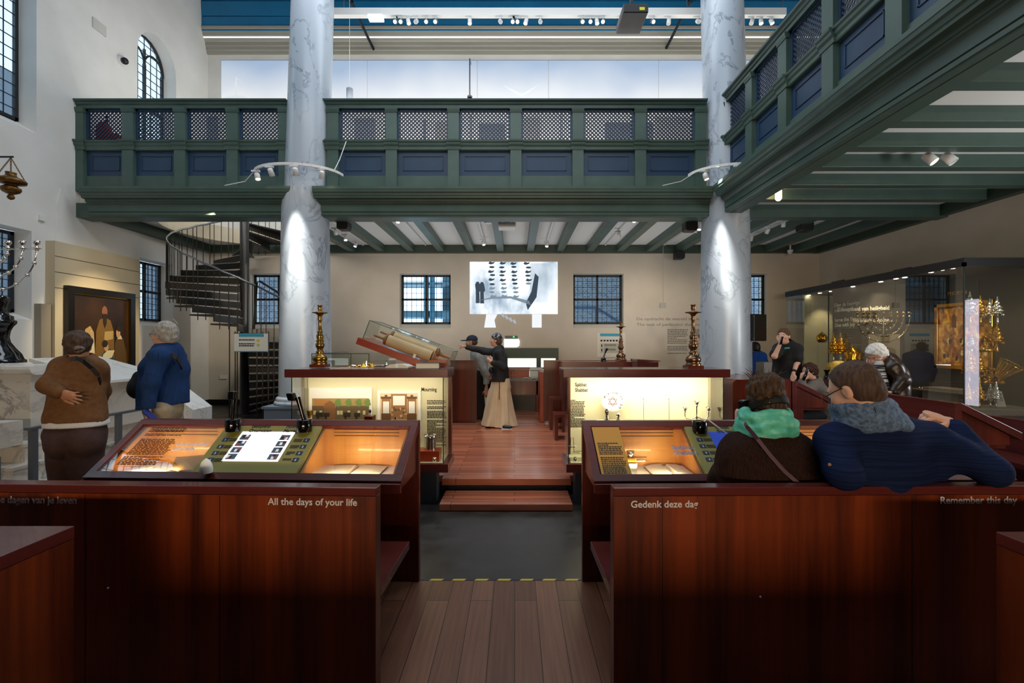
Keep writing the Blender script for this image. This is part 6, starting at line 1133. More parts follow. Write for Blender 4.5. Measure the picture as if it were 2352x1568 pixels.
def headparts(t, c, fwd, up, s, res, brow):
    r, f, u = frame(fwd, up); c = V(c); P = lambda x, y, z: c + (r * x + f * y + u * z) * s
    for sg in (-1, 1):
        e = ob('eye', B().ball(P(sg * .031, .080, .003), .0115 * s, 12, 8), mat('eye_white', '#e9e4dd', .2), t); ob('iris', B().ball(P(sg * .031, .0885, .002), .0052 * s, 8, 6), mat('iris_dark', '#2a1c12', .2), e)
        ob('eyebrow', B().tube([P(sg * .014, .092, .024), P(sg * .031, .093, .028), P(sg * .046, .082, .022)], [.003 * s, .004 * s, .002 * s], 6), brow, t)
    ob('lips', B().tube([P(-.022, .090, -.066), P(-.008, .0985, -.063), P(.008, .0985, -.063), P(.022, .090, -.066)], [.002 * s, .0055 * s, .0055 * s, .002 * s], 6), mat('lip', '#a5625a', .4), t)
def handp(w, d, n, s=1.0, side=1, curl=.5, point=False, spread=.0, thumb=.6):
    """w wrist, d towards the fingers, n out of the palm.  five unequal fingers with two bends each"""
    d = unit(d); n = V(n); n = (n - d * n.dot(d)).normalized(); x = d.cross(n) * side; w = V(w); L = [rc(w, w + d * .045 * s, .026 * s, .034 * s, .015, n, 1.9), rc(w + d * .045 * s, w + d * .082 * s, .036 * s, .036 * s, .015, n, 2.2)]
    for i, (o, ln, r) in enumerate(((.030, .072, .0088), (.010, .080, .0092), (-.011, .074, .0088), (-.030, .058, .0078))):
        cu = (.05 if i == 0 else .95) if point else curl * (1 + .12 * i); p = w + d * (.086 - .003 * abs(i - 1)) * s + x * o * s; dd = (d + x * spread * (1.5 - i) * .3).normalized(); pts = [p - d * .02 * s, p]
        for j, fr in enumerate((.46, .30, .24)): an = cu * (.7 + .55 * j); q = dd * math.cos(an * 1.1) + n * math.sin(an * 1.1); p = p + q * ln * fr * s; pts.append(p)
        L += chain(pts, [r * s * k for k in (1.1, 1.05, .98, .9, .78)], .004)
    p = w + d * .022 * s + x * .026 * s; q1 = (d * .62 + x * .72 + n * .25).normalized(); q2 = (d * .85 + x * .2 + n * thumb).normalized(); L += chain([p, p + q1 * .042 * s, p + q1 * .042 * s + q2 * .032 * s, p + q1 * .042 * s + q2 * .058 * s], [.015 * s, .012 * s, .011 * s, .0085 * s], .008)
    return L
def joints(loc, yaw, Hh=1.75, lean=0.0):
    """neutral standing joints in room coordinates; yaw 0 faces +Y"""
    s = Hh / 1.75; c, sn = math.cos(yaw), math.sin(yaw)
    def T(x, y, z): y2 = y + lean * max(0, z - .95); return V((loc[0] + s * (x * c - y2 * sn), loc[1] + s * (x * sn + y2 * c), loc[2] + s * z))
    J = dict(s=s, f=V((-sn, c, 0)), r=V((c, sn, 0)), hip=T(0, 0, .95), waist=T(0, 0, 1.10), chest=T(0, .01, 1.30), nb=T(0, -.02, 1.46), head=T(0, .03, 1.625), hf=V((-sn, c, 0)), hu=V((0, 0, 1)))
    for k, sg in (('L', -1), ('R', 1)):
        J['s' + k] = T(sg * .175, -.02, 1.415); J['e' + k] = T(sg * .25, -.05, 1.13); J['w' + k] = T(sg * .255, .05, .885); J['h' + k] = T(sg * .09, 0, .91); J['k' + k] = T(sg * .10, .02, .49); J['a' + k] = T(sg * .10, -.03, .085); J['t' + k] = T(sg * .125, .13, .03)
    return J
def torsop(J, g=0.0, fat=1.0):
    s, f, r = J['s'], J['f'], J['r']; up = (J['nb'] - J['hip']).normalized(); fn = (f - up * f.dot(up)).normalized(); R = (r, fn, up)
    return [rc(J['hip'], J['waist'], (.165 * fat) * s + g, (.145 * fat) * s + g, .06, fn, 1.32 if fat < 1.2 else 1.15), rc(J['waist'], J['chest'], (.145 * fat) * s + g, .155 * s * (fat * .5 + .5) + g, .06, fn, 1.4 if fat < 1.2 else 1.2), rc(J['chest'], J['chest'].lerp(J['nb'], .7), .155 * s * (fat * .5 + .5) + g, .11 * s + g, .05, fn, 1.45),
            rc(J['sL'], J['sR'], .062 * s + g, .062 * s + g, .06), rc(J['sL'].lerp(J['nb'], .3), J['nb'] + up * .02 * s, .05 * s + g, .056 * s + g, .05), rc(J['sR'].lerp(J['nb'], .3), J['nb'] + up * .02 * s, .05 * s + g, .056 * s + g, .05)]
def armp(J, k, g=0.0, to=1.0, thick=1.0):
    s = J['s']; L = [rc(J['s' + k], J['e' + k], .056 * s * thick + g, .043 * s * thick + g, .03)]
    if to > 0: L.append(rc(J['e' + k], J['e' + k].lerp(J['w' + k], to), .042 * s * thick + g, (.042 + (.027 - .042) * to) * s * thick + g, .025))
    else: L = [rc(J['s' + k], J['s' + k].lerp(J['e' + k], 1 + to), .056 * s * thick + g, .052 * s * thick + g, .03)]
    return L
def legp(J, k, g=0.0, end=1.0, fat=1.0):
    s = J['s']; return [rc(J['h' + k], J['k' + k], .088 * s * fat + g, .058 * s * fat + g, .04), rc(J['k' + k], J['k' + k].lerp(J['a' + k], end), .056 * s * fat + g, .04 * s * fat + g, .03)]
def nk(J): u = (J['head'] - J['nb']).normalized(); return ('el', A(J['nb'] + u * .125 * J['s']), np.array((.082, .082, .095), np.float32) * J['s'], np.eye(3, dtype=np.float32), .01, True)
def footp(J, k, g=0.0): s = J['s']; return [rc(J['a' + k], J['t' + k], .038 * s + g, .030 * s + g, .02), rc(J['a' + k], J['a' + k] - J['f'] * .04 * s - V((0, 0, .035 * s)), .036 * s + g, .03 * s + g, .02)]
SK1, SK2 = mat('skin_light', '#d8a68e', .5), mat('skin_tan', '#c08a6c', .5)
for q in (SK1, SK2): bsdf(q).inputs['Subsurface Weight'].default_value = .08; bsdf(q).inputs['Subsurface Radius'].default_value = (.02, .01, .006)
def person(label, J, sk, res=.009, hands=None, fat=1.0, legs=True, hs=1.0, brow=None, face=True, base=None):
    t = thing('person', label, 'person', base if base is not None else (J['hip'].x, J['hip'].y, min(J['aL'].z, J['aR'].z) - .085 * J['s'])); s = J['s']
    body = torsop(J, -.022, min(fat, 1.05)) + headp(J['head'], J['hf'], J['hu'], s * hs) + [rc(J['nb'], J['head'] - J['hu'] * .06 * s * hs - J['hf'].normalized() * .012 * s, .056 * s, .052 * s, .03)]
    for k in 'LR':
        body += armp(J, k, -.004)
        if legs: body += legp(J, k, -.018, 1, 1.0) + footp(J, k)
        hd = (hands or {}).get(k, {}); d = hd.get('d', J['w' + k] - J['e' + k]); n = hd.get('n', J['r'] * (1 if k == 'L' else -1)); body += handp(J['w' + k], d, n, s * hd.get('s', 1), 1 if k == 'R' else -1, hd.get('curl', .45), hd.get('point', False), hd.get('spread', 0), hd.get('thumb', .5))
    skin('body', body, sk, t, res)
    if face: headparts(t, J['head'], J['hf'], J['hu'], s * hs, res, brow or mat('brow_brown', '#4a3424', .7))
    return t
def HP(J, hs=1.0):
    r, f, u = frame(J['hf'], J['hu']); s = J['s'] * hs; return (lambda x, y, z: J['head'] + (r * x + f * y + u * z) * s), (r, f, u), s
def hairmat(name, c0, c1, sc=(1, 1, 1)):
    return noisemat(name, [(.3, c0), (.7, c1)], scale=(60, 60, 12), nscale=1.2, detail=4, rough=.7, bump=.6, spec=.25)
def haircap(t, J, m, hs=1.0, g=.012, low=-.02, fringe=.045, res=.006, extra=(), wr=.0):
    """short hair: a shell over the skull, cut away over the face"""
    P, R, s = HP(J, hs); L = [el(P(0, -.014, .032), ((.075 + g) * s, (.095 + g) * s, (.088 + g) * s), R), el(P(0, -.045, -.02), ((.066 + g) * s, (.06 + g) * s, .07 * s), R, .02), *extra, cut(P(0, 0, low), -R[2] * .8 + R[1] * .35), cut(P(0, fringe, .04), (R[1] * .9 - R[2] * .45).normalized())]
    return skin('hair', L, m, t, res, wr, 90, 2)
def strap(t, name, pts, m, w=.02, th=.006):
    b = B(); pts = [V(p) for p in pts]
    for i in range(len(pts) - 1):
        b.bar(pts[i], pts[i + 1], th, w)
    return ob(name, b, m, t)
def knit(name, c0, c1, sc=(140, 140, 10), rough=.85, bump=.8): return noisemat(name, [(.3, c0), (.7, c1)], scale=sc, nscale=1, detail=2, rough=rough, bump=bump, spec=.15)
JEAN = noisemat('denim', [(.3, '#2a4568'), (.7, '#3a5a80')], nscale=40, rough=.8, bump=.2); BLACKC = noisemat('black_cloth', [(.3, '#0c0d0f'), (.7, '#15171a')], nscale=30, rough=.85, bump=.2)
# ---------------------------------------------------------------- 1 woman in the brown cardigan
J = joints((WX(172, 3.62), 3.62, ZF), math.radians(8), 1.66); s = J['s']; J['head'] = W(180, 794, 3.60); J['hf'] = V((-.5, .85, -.05)); J['nb'] = W(188, 836, 3.63); J['chest'] = W(180, 880, 3.62); J['waist'] = W(176, 935, 3.60); J['hip'] = W(172, 985, 3.60)
J['sL'] = W(142, 845, 3.60); J['eL'] = W(110, 885, 3.48); J['wL'] = W(138, 902, 3.44); J['sR'] = W(220, 848, 3.62); J['eR'] = W(231, 900, 3.78); J['wR'] = W(226, 930, 3.98)
for k, px in (('L', 146), ('R', 196)): J['h' + k] = W(px, 1000, 3.6); J['k' + k] = V((WX(px - 3, 3.6), 3.62, .47)); J['a' + k] = V((WX(px - 5, 3.6), 3.58, .045)); J['t' + k] = J['a' + k] + V((-.02, .17, -.05))
p = person('woman in a brown cardigan seen from behind, one hand on her back, by the railing', J, SK2, .008, {'L': dict(d=V((.9, .05, -.28)), n=V((.1, 1, .1)), curl=.12, spread=.5, thumb=.1), 'R': dict(curl=.4)}, 1.25)
CARD = noisemat('cardigan_brown', [(.3, '#6a4a30'), (.7, '#7b583a')], nscale=30, rough=.85, bump=.2, spec=.15)
top = torsop(J, .022, 1.13) + armp(J, 'L', .017, .93, 1.15) + armp(J, 'R', .017, .9, 1.15) + [rc(W(148, 965, 3.58), W(206, 965, 3.62), .105, .105, .06), rc(W(132, 905, 3.56), W(118, 968, 3.50), .05, .035, .04), rc(W(118, 968, 3.50), W(104, 985, 3.48), .03, .012, .03), cut(W(170, 977, 3.4), (0, 0, -1)), nk(J)]
skin('cardigan', top, CARD, p, .009, .004, 24, 1); skin('shirt', torsop(J, .012, 1.13) + [rc(W(150, 975, 3.58), W(206, 975, 3.62), .122, .122, .05), cut(W(170, 989, 3.4), (0, 0, -1)), cut(W(170, 958, 3.4), (0, 0, 1))], mat('shirt_white', '#d9dade', .8), p, .010)
PANT = noisemat('trousers_maroon', [(.3, '#3a2523'), (.7, '#472e2b')], nscale=25, rough=.85, bump=.2)
tr_ = [rc(W(150, 990, 3.6), W(198, 990, 3.62), .12, .12, .05), el(W(148, 1012, 3.56), (.115, .13, .14), None, .05), el(W(198, 1012, 3.58), (.115, .13, .14), None, .05), cut(W(170, 974, 3.4), (0, 0, 1))]
for k in 'LR': tr_ += [rc(J['h' + k], J['k' + k], .118, .092, .02), rc(J['k' + k], J['a' + k] + V((0, 0, .02)), .092, .08, .03)]
skin('trousers', tr_, PANT, p, .010, .004, 20, 3)
for k in 'LR': skin('shoe', footp(J, k, .012), BLK, p, .010)
P, R, q = HP(J); HB = hairmat('hair_brown', '#3a2c25', '#5c4a3e'); skin('hair', [el(P(0, -.018, .03), (.092 * q, .108 * q, .10 * q), R), el(P(0, -.075, -.03), (.06 * q, .045 * q, .05 * q), R, .02), cut(P(0, .05, .02), (R[1] * .95 - R[2] * .3).normalized()), cut(P(0, 0, -.072), -R[2])], HB, p, .006, .003, 80, 2)
skin('hair_knot', [el(P(.03, -.115, -.035), (.035 * q, .022 * q, .03 * q), R)], hairmat('hair_greying', '#5a4a40', '#8d8078'), p, .005, .003, 90); ob('hair_clip', B().tube([P(.005, -.137, -.045), P(.055, -.135, -.03)], .006, 6), BLK, p)
strap(p, 'bag_strap', [W(163, 824, 3.50), W(176, 822, 3.47), W(193, 830, 3.45), W(211, 845, 3.455), W(226, 862, 3.48), W(231, 880, 3.56)], BLK, .03, .010)
# ---------------------------------------------------------------- 2 man in the blue jumper by the painting
J = joints((WX(372, 4.32), 4.32, ZF), math.radians(58), 1.80); J['head'] = W(378, 770, 4.30); J['hf'] = V((-.98, .18, .02)); J['nb'] = W(386, 806, 4.33); J['chest'] = W(380, 845, 4.32); J['waist'] = W(376, 895, 4.32); J['hip'] = W(376, 935, 4.32)
J['sL'] = W(364, 820, 4.12); J['eL'] = W(347, 880, 4.06); J['wL'] = W(342, 935, 4.06); J['sR'] = W(404, 822, 4.52); J['eR'] = W(402, 878, 4.60); J['wR'] = W(375, 915, 4.62)
for k, px, dy in (('L', 366, -.1), ('R', 388, .1)): J['h' + k] = W(px, 945, 4.32 + dy); J['k' + k] = V((WX(px, 4.3), 4.32 + dy, .48)); J['a' + k] = V((WX(px + 3, 4.3), 4.32 + dy, .045)); J['t' + k] = J['a' + k] + V((-.16, .06, -.05))
p = person('grey-haired man in a blue jumper looking at the framed painting', J, SK1, .008, {'L': dict(d=V((-.12, .02, -1)), n=V((.5, .8, 0)), curl=.9, thumb=.8), 'R': dict(curl=.4)}, 1.05)
BJ = knit('jumper_blue', '#1d3560', '#274679'); skin('jumper', torsop(J, .024, 1.12) + armp(J, 'L', .018, .98, 1.1) + armp(J, 'R', .018, .98, 1.1) + [el(W(362, 885, 4.25), (.13, .12, .16), None, .06), cut(W(370, 934, 4.2), (.12, 0, -1)), nk(J)], BJ, p, .009, .004, 22, 5)
skin('collar', [rc(J['nb'] + V((-.02, 0, .0)), J['nb'] + V((-.02, 0, .055)), .072, .066, .01), nk(J)], mat('collar_blue', '#5b7fb2', .8), p, .007)
CH = noisemat('chinos', [(.3, '#9c8a70'), (.7, '#ad9b80')], nscale=25, rough=.85, bump=.15); tr_ = [rc(J['hip'], J['waist'], .165, .16, .05, J['f'], 1.25), cut(W(370, 915, 4.3), (0, 0, 1))]
for k in 'LR': tr_ += legp(J, k, .022)
skin('trousers', tr_, CH, p, .010, .004, 22, 2)
for k in 'LR': skin('shoe', footp(J, k, .012), mat('shoe_brown', '#3a2a1e', .5), p, .010)
GREYH = hairmat('hair_grey', '#8a8680', '#b9b5af'); haircap(p, J, GREYH, 1, .013, -.035, .055, .006, wr=.003)
P, R, q = HP(J); g_ = B(); g_.tube([P(.078, -.01, .01), P(.07, .07, .006), P(.05, .10, .006)], .0025, 5).tube([P(-.078, -.01, .01), P(-.07, .07, .006), P(-.05, .10, .006)], .0025, 5)
for sg in (-1, 1): g_.tube([P(sg * .031 + .021 * math.cos(a), .106, .003 + .016 * math.sin(a)) for a in [2 * PI * i / 14 for i in range(15)]], .002, 5)
ob('glasses', g_, mat('glasses_dark', '#3a2a24', .3), p)
strap(p, 'bag_strap', [W(392, 812, 4.17), W(406, 822, 4.19), W(415, 835, 4.26), W(421, 856, 4.40)], mat('strap_black', '#101214', .6), .035, .01)
skin('shoulder_bag', [el(W(318, 890, 4.22), (.075, .10, .105), None), rc(W(318, 862, 4.22), W(332, 872, 4.18), .04, .03, .04)], BLACKC, p, .009, .003, 30); ob('neck_cord', B().tube([W(366, 803, 4.20), W(361, 815, 4.12), W(358, 826, 4.10)], .004, 5), BLK, p)
lf = thing('leaflet', 'folded blue leaflet held by the man in the blue jumper', 'leaflet', W(342, 955, 4.04)); ob('cover', B().obox(W(344, 953, 4.03), V((.03, .02, -.045)), V((.012, -.01, .004)), V((-.004, .03, .01))), mat('leaflet_blue', '#1c2f86', .5), lf)
# ---------------------------------------------------------------- 3 pointing woman in the pale skirt
J = joints((WX(1147, 8.1), 8.1, .16), math.radians(88), 1.66); s = J['s']; J['head'] = W(1139, 781, 8.1); J['hf'] = V((-1, .1, .02)); J['nb'] = W(1146, 805, 8.1); J['chest'] = W(1149, 825, 8.1); J['waist'] = W(1148, 852, 8.1); J['hip'] = W(1147, 875, 8.1)
J['sL'] = W(1146, 812, 7.95); J['eL'] = W(1150, 840, 7.90); J['wL'] = W(1130, 827, 7.84); J['sR'] = W(1143, 811, 8.25); J['eR'] = W(1110, 806, 8.30); J['wR'] = W(1073, 797, 8.30)
J['eL'] = W(1157, 842, 7.92); J['wL'] = W(1131, 832, 7.80)
p = person('woman in a black jacket and long pale skirt pointing left, headscarf on her hair', J, SK1, .0065, {'R': dict(d=V((-1, 0, .22)), n=V((0, -.3, -1)), point=True, curl=.9, s=1.1), 'L': dict(d=V((-.8, -.1, .5)), n=V((0, .8, .3)), curl=.8)}, .95)
JK = noisemat('jacket_black', [(.3, '#111417'), (.7, '#1b2024')], nscale=30, rough=.7, bump=.3); skin('jacket', torsop(J, .028) + armp(J, 'L', .02, .93, 1.15) + armp(J, 'R', .018, .97, 1.1) + [rc(J['hip'] + V((0, 0, .02)), J['hip'] - V((0, 0, .06)), .17, .16, .05, J['f'], 1.3), rc(W(1160, 850, 8.1), W(1163, 880, 8.1), .07, .05, .05), cut(W(1147, 877, 8), (0, 0, -1)), nk(J)], JK, p, .008, .005, 26, 4)
n_ = 60; vs = []; c0 = V((WX(1147, 8.1), 8.1, 0)); rows = 16
for j in range(rows + 1):
    f = j / rows; z = .185 + (WZ(868, 8.1) - .185) * (1 - f) if False else WZ(868, 8.1) + (.185 - WZ(868, 8.1)) * f; rx = (.155 + .115 * f + .02 * f ** 4); ry = .145 + .12 * f; ox = WX(1147 + (3 if f < .2 else 1 - 2 * f), 8.1)
    for i in range(n_): a = 2 * PI * i / n_; k = 1 + .13 * f ** .8 * math.sin(6 * a + 1.3 * f * 2) + .06 * f ** .7 * math.sin(15 * a + 2 + f); vs.append((ox + rx * k * math.cos(a), 8.1 + ry * k * math.sin(a), z + .012 * f ** 6 * math.sin(5 * a)))
SKI = noisemat('skirt_satin', [(.3, '#c9ad88'), (.7, '#d8bf9c')], nscale=3, rough=.42, sheen=.2); ob('skirt', B().add(vs, [(j * n_ + i, j * n_ + (i + 1) % n_, (j + 1) * n_ + (i + 1) % n_, (j + 1) * n_ + i) for j in range(rows) for i in range(n_)], True), SKI, p)
sh_ = skin('shoe', [rc((WX(1157, 7.85), 7.83, .195), (WX(1172, 7.85), 7.80, .19), .032, .028), cut((0, 0, .168), (0, 0, -1))], BLK, p, .005); ob('sole', B().box(WX(1152, 7.85), WX(1176, 7.85), 7.775, 7.86, .161, .170), WHITEP, sh_)
P, R, q = HP(J); SCF = noisemat('scarf_print', [(.45, '#23262a'), (.5, '#3c4046'), (.58, '#9aa3ab')], nscale=26, rough=.7); skin('headscarf', [el(P(0, -.015, .045), (.09 * q, .108 * q, .092 * q), R), rc(P(0, -.09, .0), P(0, -.115, -.06), .045, .03, .03), cut(P(0, .06, .045), (R[1] * .6 - R[2] * .8).normalized()), cut(P(0, -.06, -.0), (R[1] * .0 - R[2] * 1).normalized())], SCF, p, .006, .003, 60)
skin('hair', [el(P(0, -.05, -.02), (.083 * q, .07 * q, .095 * q), R), cut(P(0, .012, 0), R[1]), cut(P(0, 0, -.10), -R[2])], hairmat('hair_chestnut', '#4a3426', '#6e5240'), p, .006, .004, 70, 1)
strap(p, 'belt_strap', [W(1144, 852, 7.88), W(1147, 880, 7.90), W(1147, 917, 7.90)], BLK, .03, .012); skin('camera_pouch', [el(W(1128, 850, 7.93), (.04, .05, .06), None)], BLK, p, .007)
ph = thing('mobile_phone', 'pale mobile phone in the free hand of the pointing woman', 'phone', W(1124, 826, 7.78)); ob('body', B().obox(W(1124, 826, 7.76), V((.035, .0, -.03)), V((0, .035, 0)), V((.004, 0, .005))), mat('phone_pale', '#c9bba8', .3), ph)
# ---------------------------------------------------------------- 4 man in the cap behind her
J = joints((WX(1102, 8.95), 8.95, .13), math.radians(80), 1.80); J['head'] = W(1083, 786, 8.95); J['hf'] = V((-1, .05, -.03)); J['nb'] = W(1092, 812, 8.95); J['chest'] = W(1098, 835, 8.95); J['sL'] = W(1100, 820, 8.78); J['eL'] = W(1117, 862, 8.76); J['wL'] = W(1118, 895, 8.74); J['sR'] = W(1092, 820, 9.12)
p = person('man in a navy cap and grey shirt standing behind the pointing woman', J, SK2, .009, {'L': dict(d=V((-.1, 0, -1)), n=V((0, 1, 0)), curl=.5)}, 1.0)
skin('shirt', torsop(J, .025, 1.05) + armp(J, 'L', .02, .9, 1.1) + armp(J, 'R', .02, .9, 1.1) + [cut(W(1100, 880, 8.95), (0, 0, -1)), nk(J)], noisemat('shirt_grey', [(.3, '#7f8180'), (.7, '#949693')], nscale=20, rough=.85), p, .010, .005, 20, 2)
tr_ = [rc(J['hip'], J['waist'], .16, .155, .05, J['f'], 1.25), cut(J['waist'], (0, 0, 1))]
for k in 'LR': tr_ += legp(J, k, .022)
skin('trousers', tr_, BLACKC, p, .012)
for k in 'LR': skin('shoe', footp(J, k, .012), BLK, p, .012)
P, R, q = HP(J); NV = mat('cap_navy', '#1a2340', .7); skin('cap', [el(P(0, -.012, .055), (.09 * q, .108 * q, .085 * q), R), cut(P(0, 0, .035), -R[2]), el(P(0, .13, .04), (.07 * q, .085 * q, .012 * q), R, .01)], NV, p, .006); skin('hair', [el(P(0, -.03, .0), (.082 * q, .088 * q, .07 * q), R), cut(P(0, .01, 0), R[1]), cut(P(0, 0, -.055), -R[2])], HB, p, .007); skin('beard', [el(P(0, .045, -.075), (.052 * q, .056 * q, .05 * q), R), cut(P(0, 0, -.045), R[2])], hairmat('beard_brown', '#6a4a34', '#86644a'), p, .006, .003, 90)
# ---------------------------------------------------------------- 5 dark figure half hidden by the right column
J = joints((WX(1618, 11.2), 11.2, ZF), math.radians(60), 1.80); J['head'] = W(1611, 779, 11.2)
p = person('dark-haired person in black half hidden behind the right column', J, SK2, .012); skin('jumper', torsop(J, .025) + armp(J, 'L', .02, .95, 1.1) + armp(J, 'R', .02, .95, 1.1) + [nk(J), cut(J['hip'], (0, 0, -1))], BLACKC, p, .012); tr_ = [rc(J['hip'], J['waist'], .16, .15, .05, J['f'], 1.25)]
for k in 'LR': tr_ += legp(J, k, .022)
skin('trousers', tr_, BLACKC, p, .014); haircap(p, J, mat('hair_black', '#15110f', .5), 1, .016, -.03, .05, .009)
# ---------------------------------------------------------------- 6 person in the blue sweatshirt under the monitor
J = joints((WX(1736, 9.7), 9.7, ZF), math.radians(20), 1.70); J['head'] = W(1733, 799, 9.66)
p = person('person in a blue sweatshirt just right of the right column, below the monitor', J, SK2, .011); skin('sweatshirt', torsop(J, .028) + armp(J, 'L', .022, .95, 1.15) + armp(J, 'R', .022, .95, 1.15) + [nk(J), cut(J['hip'] - V((0, 0, .08)), (0, 0, -1))], knit('sweat_blue', '#1c4486', '#24529a', (30, 30, 30), .85, .2), p, .011, .005, 20); tr_ = [rc(J['hip'], J['waist'], .16, .15, .05, J['f'], 1.25)]
for k in 'LR': tr_ += legp(J, k, .022)
skin('trousers', tr_, mat('trousers_navy', '#1a2438', .8), p, .014); haircap(p, J, mat('hair_black', '#15110f', .5), 1, .018, -.045, .06, .009)
# ---------------------------------------------------------------- 7 man in the black polo on the phone
J = joints((WX(1808, 7.2), 7.2, ZF), math.radians(150), 1.82); J['f'] = V((-.55, -.83, 0)); J['r'] = V((-.83, .55, 0)); J['head'] = W(1800, 772, 7.15); J['hf'] = V((-.75, -.62, .0)); J['nb'] = W(1808, 793, 7.2); J['chest'] = W(1808, 822, 7.2); J['waist'] = W(1807, 850, 7.2); J['hip'] = W(1806, 872, 7.2)
J['sR'] = W(1788, 802, 7.22); J['eR'] = W(1779, 818, 7.02); J['wR'] = W(1793, 787, 6.98); J['sL'] = W(1830, 802, 7.12); J['eL'] = W(1831, 832, 7.05); J['wL'] = W(1822, 858, 6.95)
p = person('man in a black polo shirt holding a phone to his face', J, SK1, .0065, {'R': dict(d=V((.15, -.1, 1)), n=V((.6, .6, 0)), curl=.75), 'L': dict(d=V((-.2, -.1, -1)), n=V((-.8, -.3, 0)), curl=.5)}, 1.08)
skin('polo_shirt', torsop(J, .022, 1.12) + armp(J, 'L', .022, -.30, 1.1) + armp(J, 'R', .022, -.25, 1.1) + [nk(J), cut(J['hip'] - V((0, 0, .03)), (0, 0, -1))], BLACKC, p, .008, .004, 20, 3); skin('collar', [rc(J['nb'], J['nb'] + V((-.01, -.01, .045)), .075, .068, .01), nk(J)], BLACKC, p, .007)
ob('chest_logo', B().obox(W(1808, 799, 7.02), V((.032, -.014, .004)), V((.004, .006, 0)), V((0, 0, .012))), mat('logo_teal', '#2f9a90', .6), p); tr_ = [rc(J['hip'], J['waist'], .165, .16, .05, J['f'], 1.25), cut(J['waist'], (0, 0, 1))]
for k in 'LR': tr_ += legp(J, k, .022)
skin('jeans', tr_, JEAN, p, .012)
for k in 'LR': skin('shoe', footp(J, k, .012), BLK, p, .012)
haircap(p, J, hairmat('hair_sand', '#4a3524', '#6b4e36'), 1, .009, -.005, .068, .006); ob('wrist_watch', B().tube([J['wL'].lerp(J['eL'], .12), J['wL'].lerp(J['eL'], .28)], .036, 14), BLK, p)
ph = thing('mobile_phone', 'black mobile phone held at the mouth of the man in the polo shirt', 'phone', W(1795, 782, 6.93)); ob('body', B().obox(W(1796, 782, 6.95), V((.004, -.006, 0)), V((.03, .02, 0)), V((.02, .0, .06))), BLKG, ph)
# ---------------------------------------------------------------- 8 seated woman in grey with a handset
J = joints((4.66, 7.0, ZF), math.radians(90), 1.66); s = J['s']; J['head'] = W(1858, 852, 6.95); J['hf'] = V((-1, -.15, -.25)); J['nb'] = W(1874, 880, 7.0); J['chest'] = W(1879, 902, 7.0); J['waist'] = V((4.66, 7.0, .72)); J['hip'] = V((4.72, 7.0, .55)); J['sL'] = W(1869, 888, 6.82); J['eL'] = W(1842, 898, 6.72); J['wL'] = W(1842, 874, 6.78); J['sR'] = W(1868, 888, 7.18); J['eR'] = W(1838, 905, 7.25); J['wR'] = W(1815, 898, 7.2)
for k, dy in (('L', -.1), ('R', .1)): J['h' + k] = V((4.70, 7.0 + dy, .54)); J['k' + k] = V((4.28, 7.0 + dy, .50)); J['a' + k] = V((4.26, 7.0 + dy, .05)); J['t' + k] = V((4.12, 7.0 + dy, 0))
p = person('woman in a grey coat sitting at the sloped desk with a handset at her ear', J, SK1, .008, {'L': dict(d=V((.15, -.05, 1)), n=V((.5, .8, 0)), curl=.55), 'R': dict(curl=.4)}, 1.0, base=(4.66, 7.0, .45))
skin('coat', torsop(J, .03, 1.12) + armp(J, 'L', .024, .85, 1.15) + armp(J, 'R', .024, .95, 1.15) + [rc(W(1885, 920, 6.98), W(1893, 955, 6.98), .17, .19, .08), nk(J), cut((0, 0, .455), (0, 0, -1))], noisemat('coat_grey', [(.3, '#5c5752'), (.7, '#6d6761')], nscale=25, rough=.85, bump=.2), p, .010, .005, 20, 2)
tr_ = []
for k in 'LR': tr_ += legp(J, k, .022)
skin('trousers', tr_, BLACKC, p, .012)
for k in 'LR': skin('shoe', footp(J, k, .012), BLK, p, .012)
P, R, q = HP(J); skin('hair', [el(P(0, -.025, .03), (.098 * q, .118 * q, .102 * q), R), el(P(0, -.06, -.035), (.088 * q, .075 * q, .075 * q), R, .03), cut(P(0, .05, .02), (R[1] * .95 - R[2] * .3).normalized()), cut(P(0, 0, -.085), -R[2])], hairmat('hair_auburn', '#2c1912', '#4a2c20'), p, .007, .005, 60, 1)
strap(p, 'chain_strap', [W(1900, 900, 6.83), W(1897, 920, 6.80), W(1893, 945, 6.80)], SILV, .014, .008)
ph = thing('audio_phone', 'black handset held by the woman in grey', 'phone', W(1849, 862, 6.72)); ob('handset', B().tube([W(1845, 872, 6.74), W(1852, 856, 6.70), W(1856, 846, 6.74)], [.024, .017, .026], 10), BLKG, ph)
ph = thing('audio_phone', 'black handset standing in its holder on the bench back behind the woman in grey', 'phone', W(1899, 870, 7.6)); b = B().lathe([(.04, 0), (.045, .05), (.03, .06)], 14, (WX(1899, 7.6), 7.6, 1.021)); ob('holder', b, BLKG, ph); ob('handset', B().tube([W(1899, 864, 7.6), W(1899, 856, 7.6), W(1899, 849, 7.6)], [.03, .025, .05], 8), BLKG, ph)
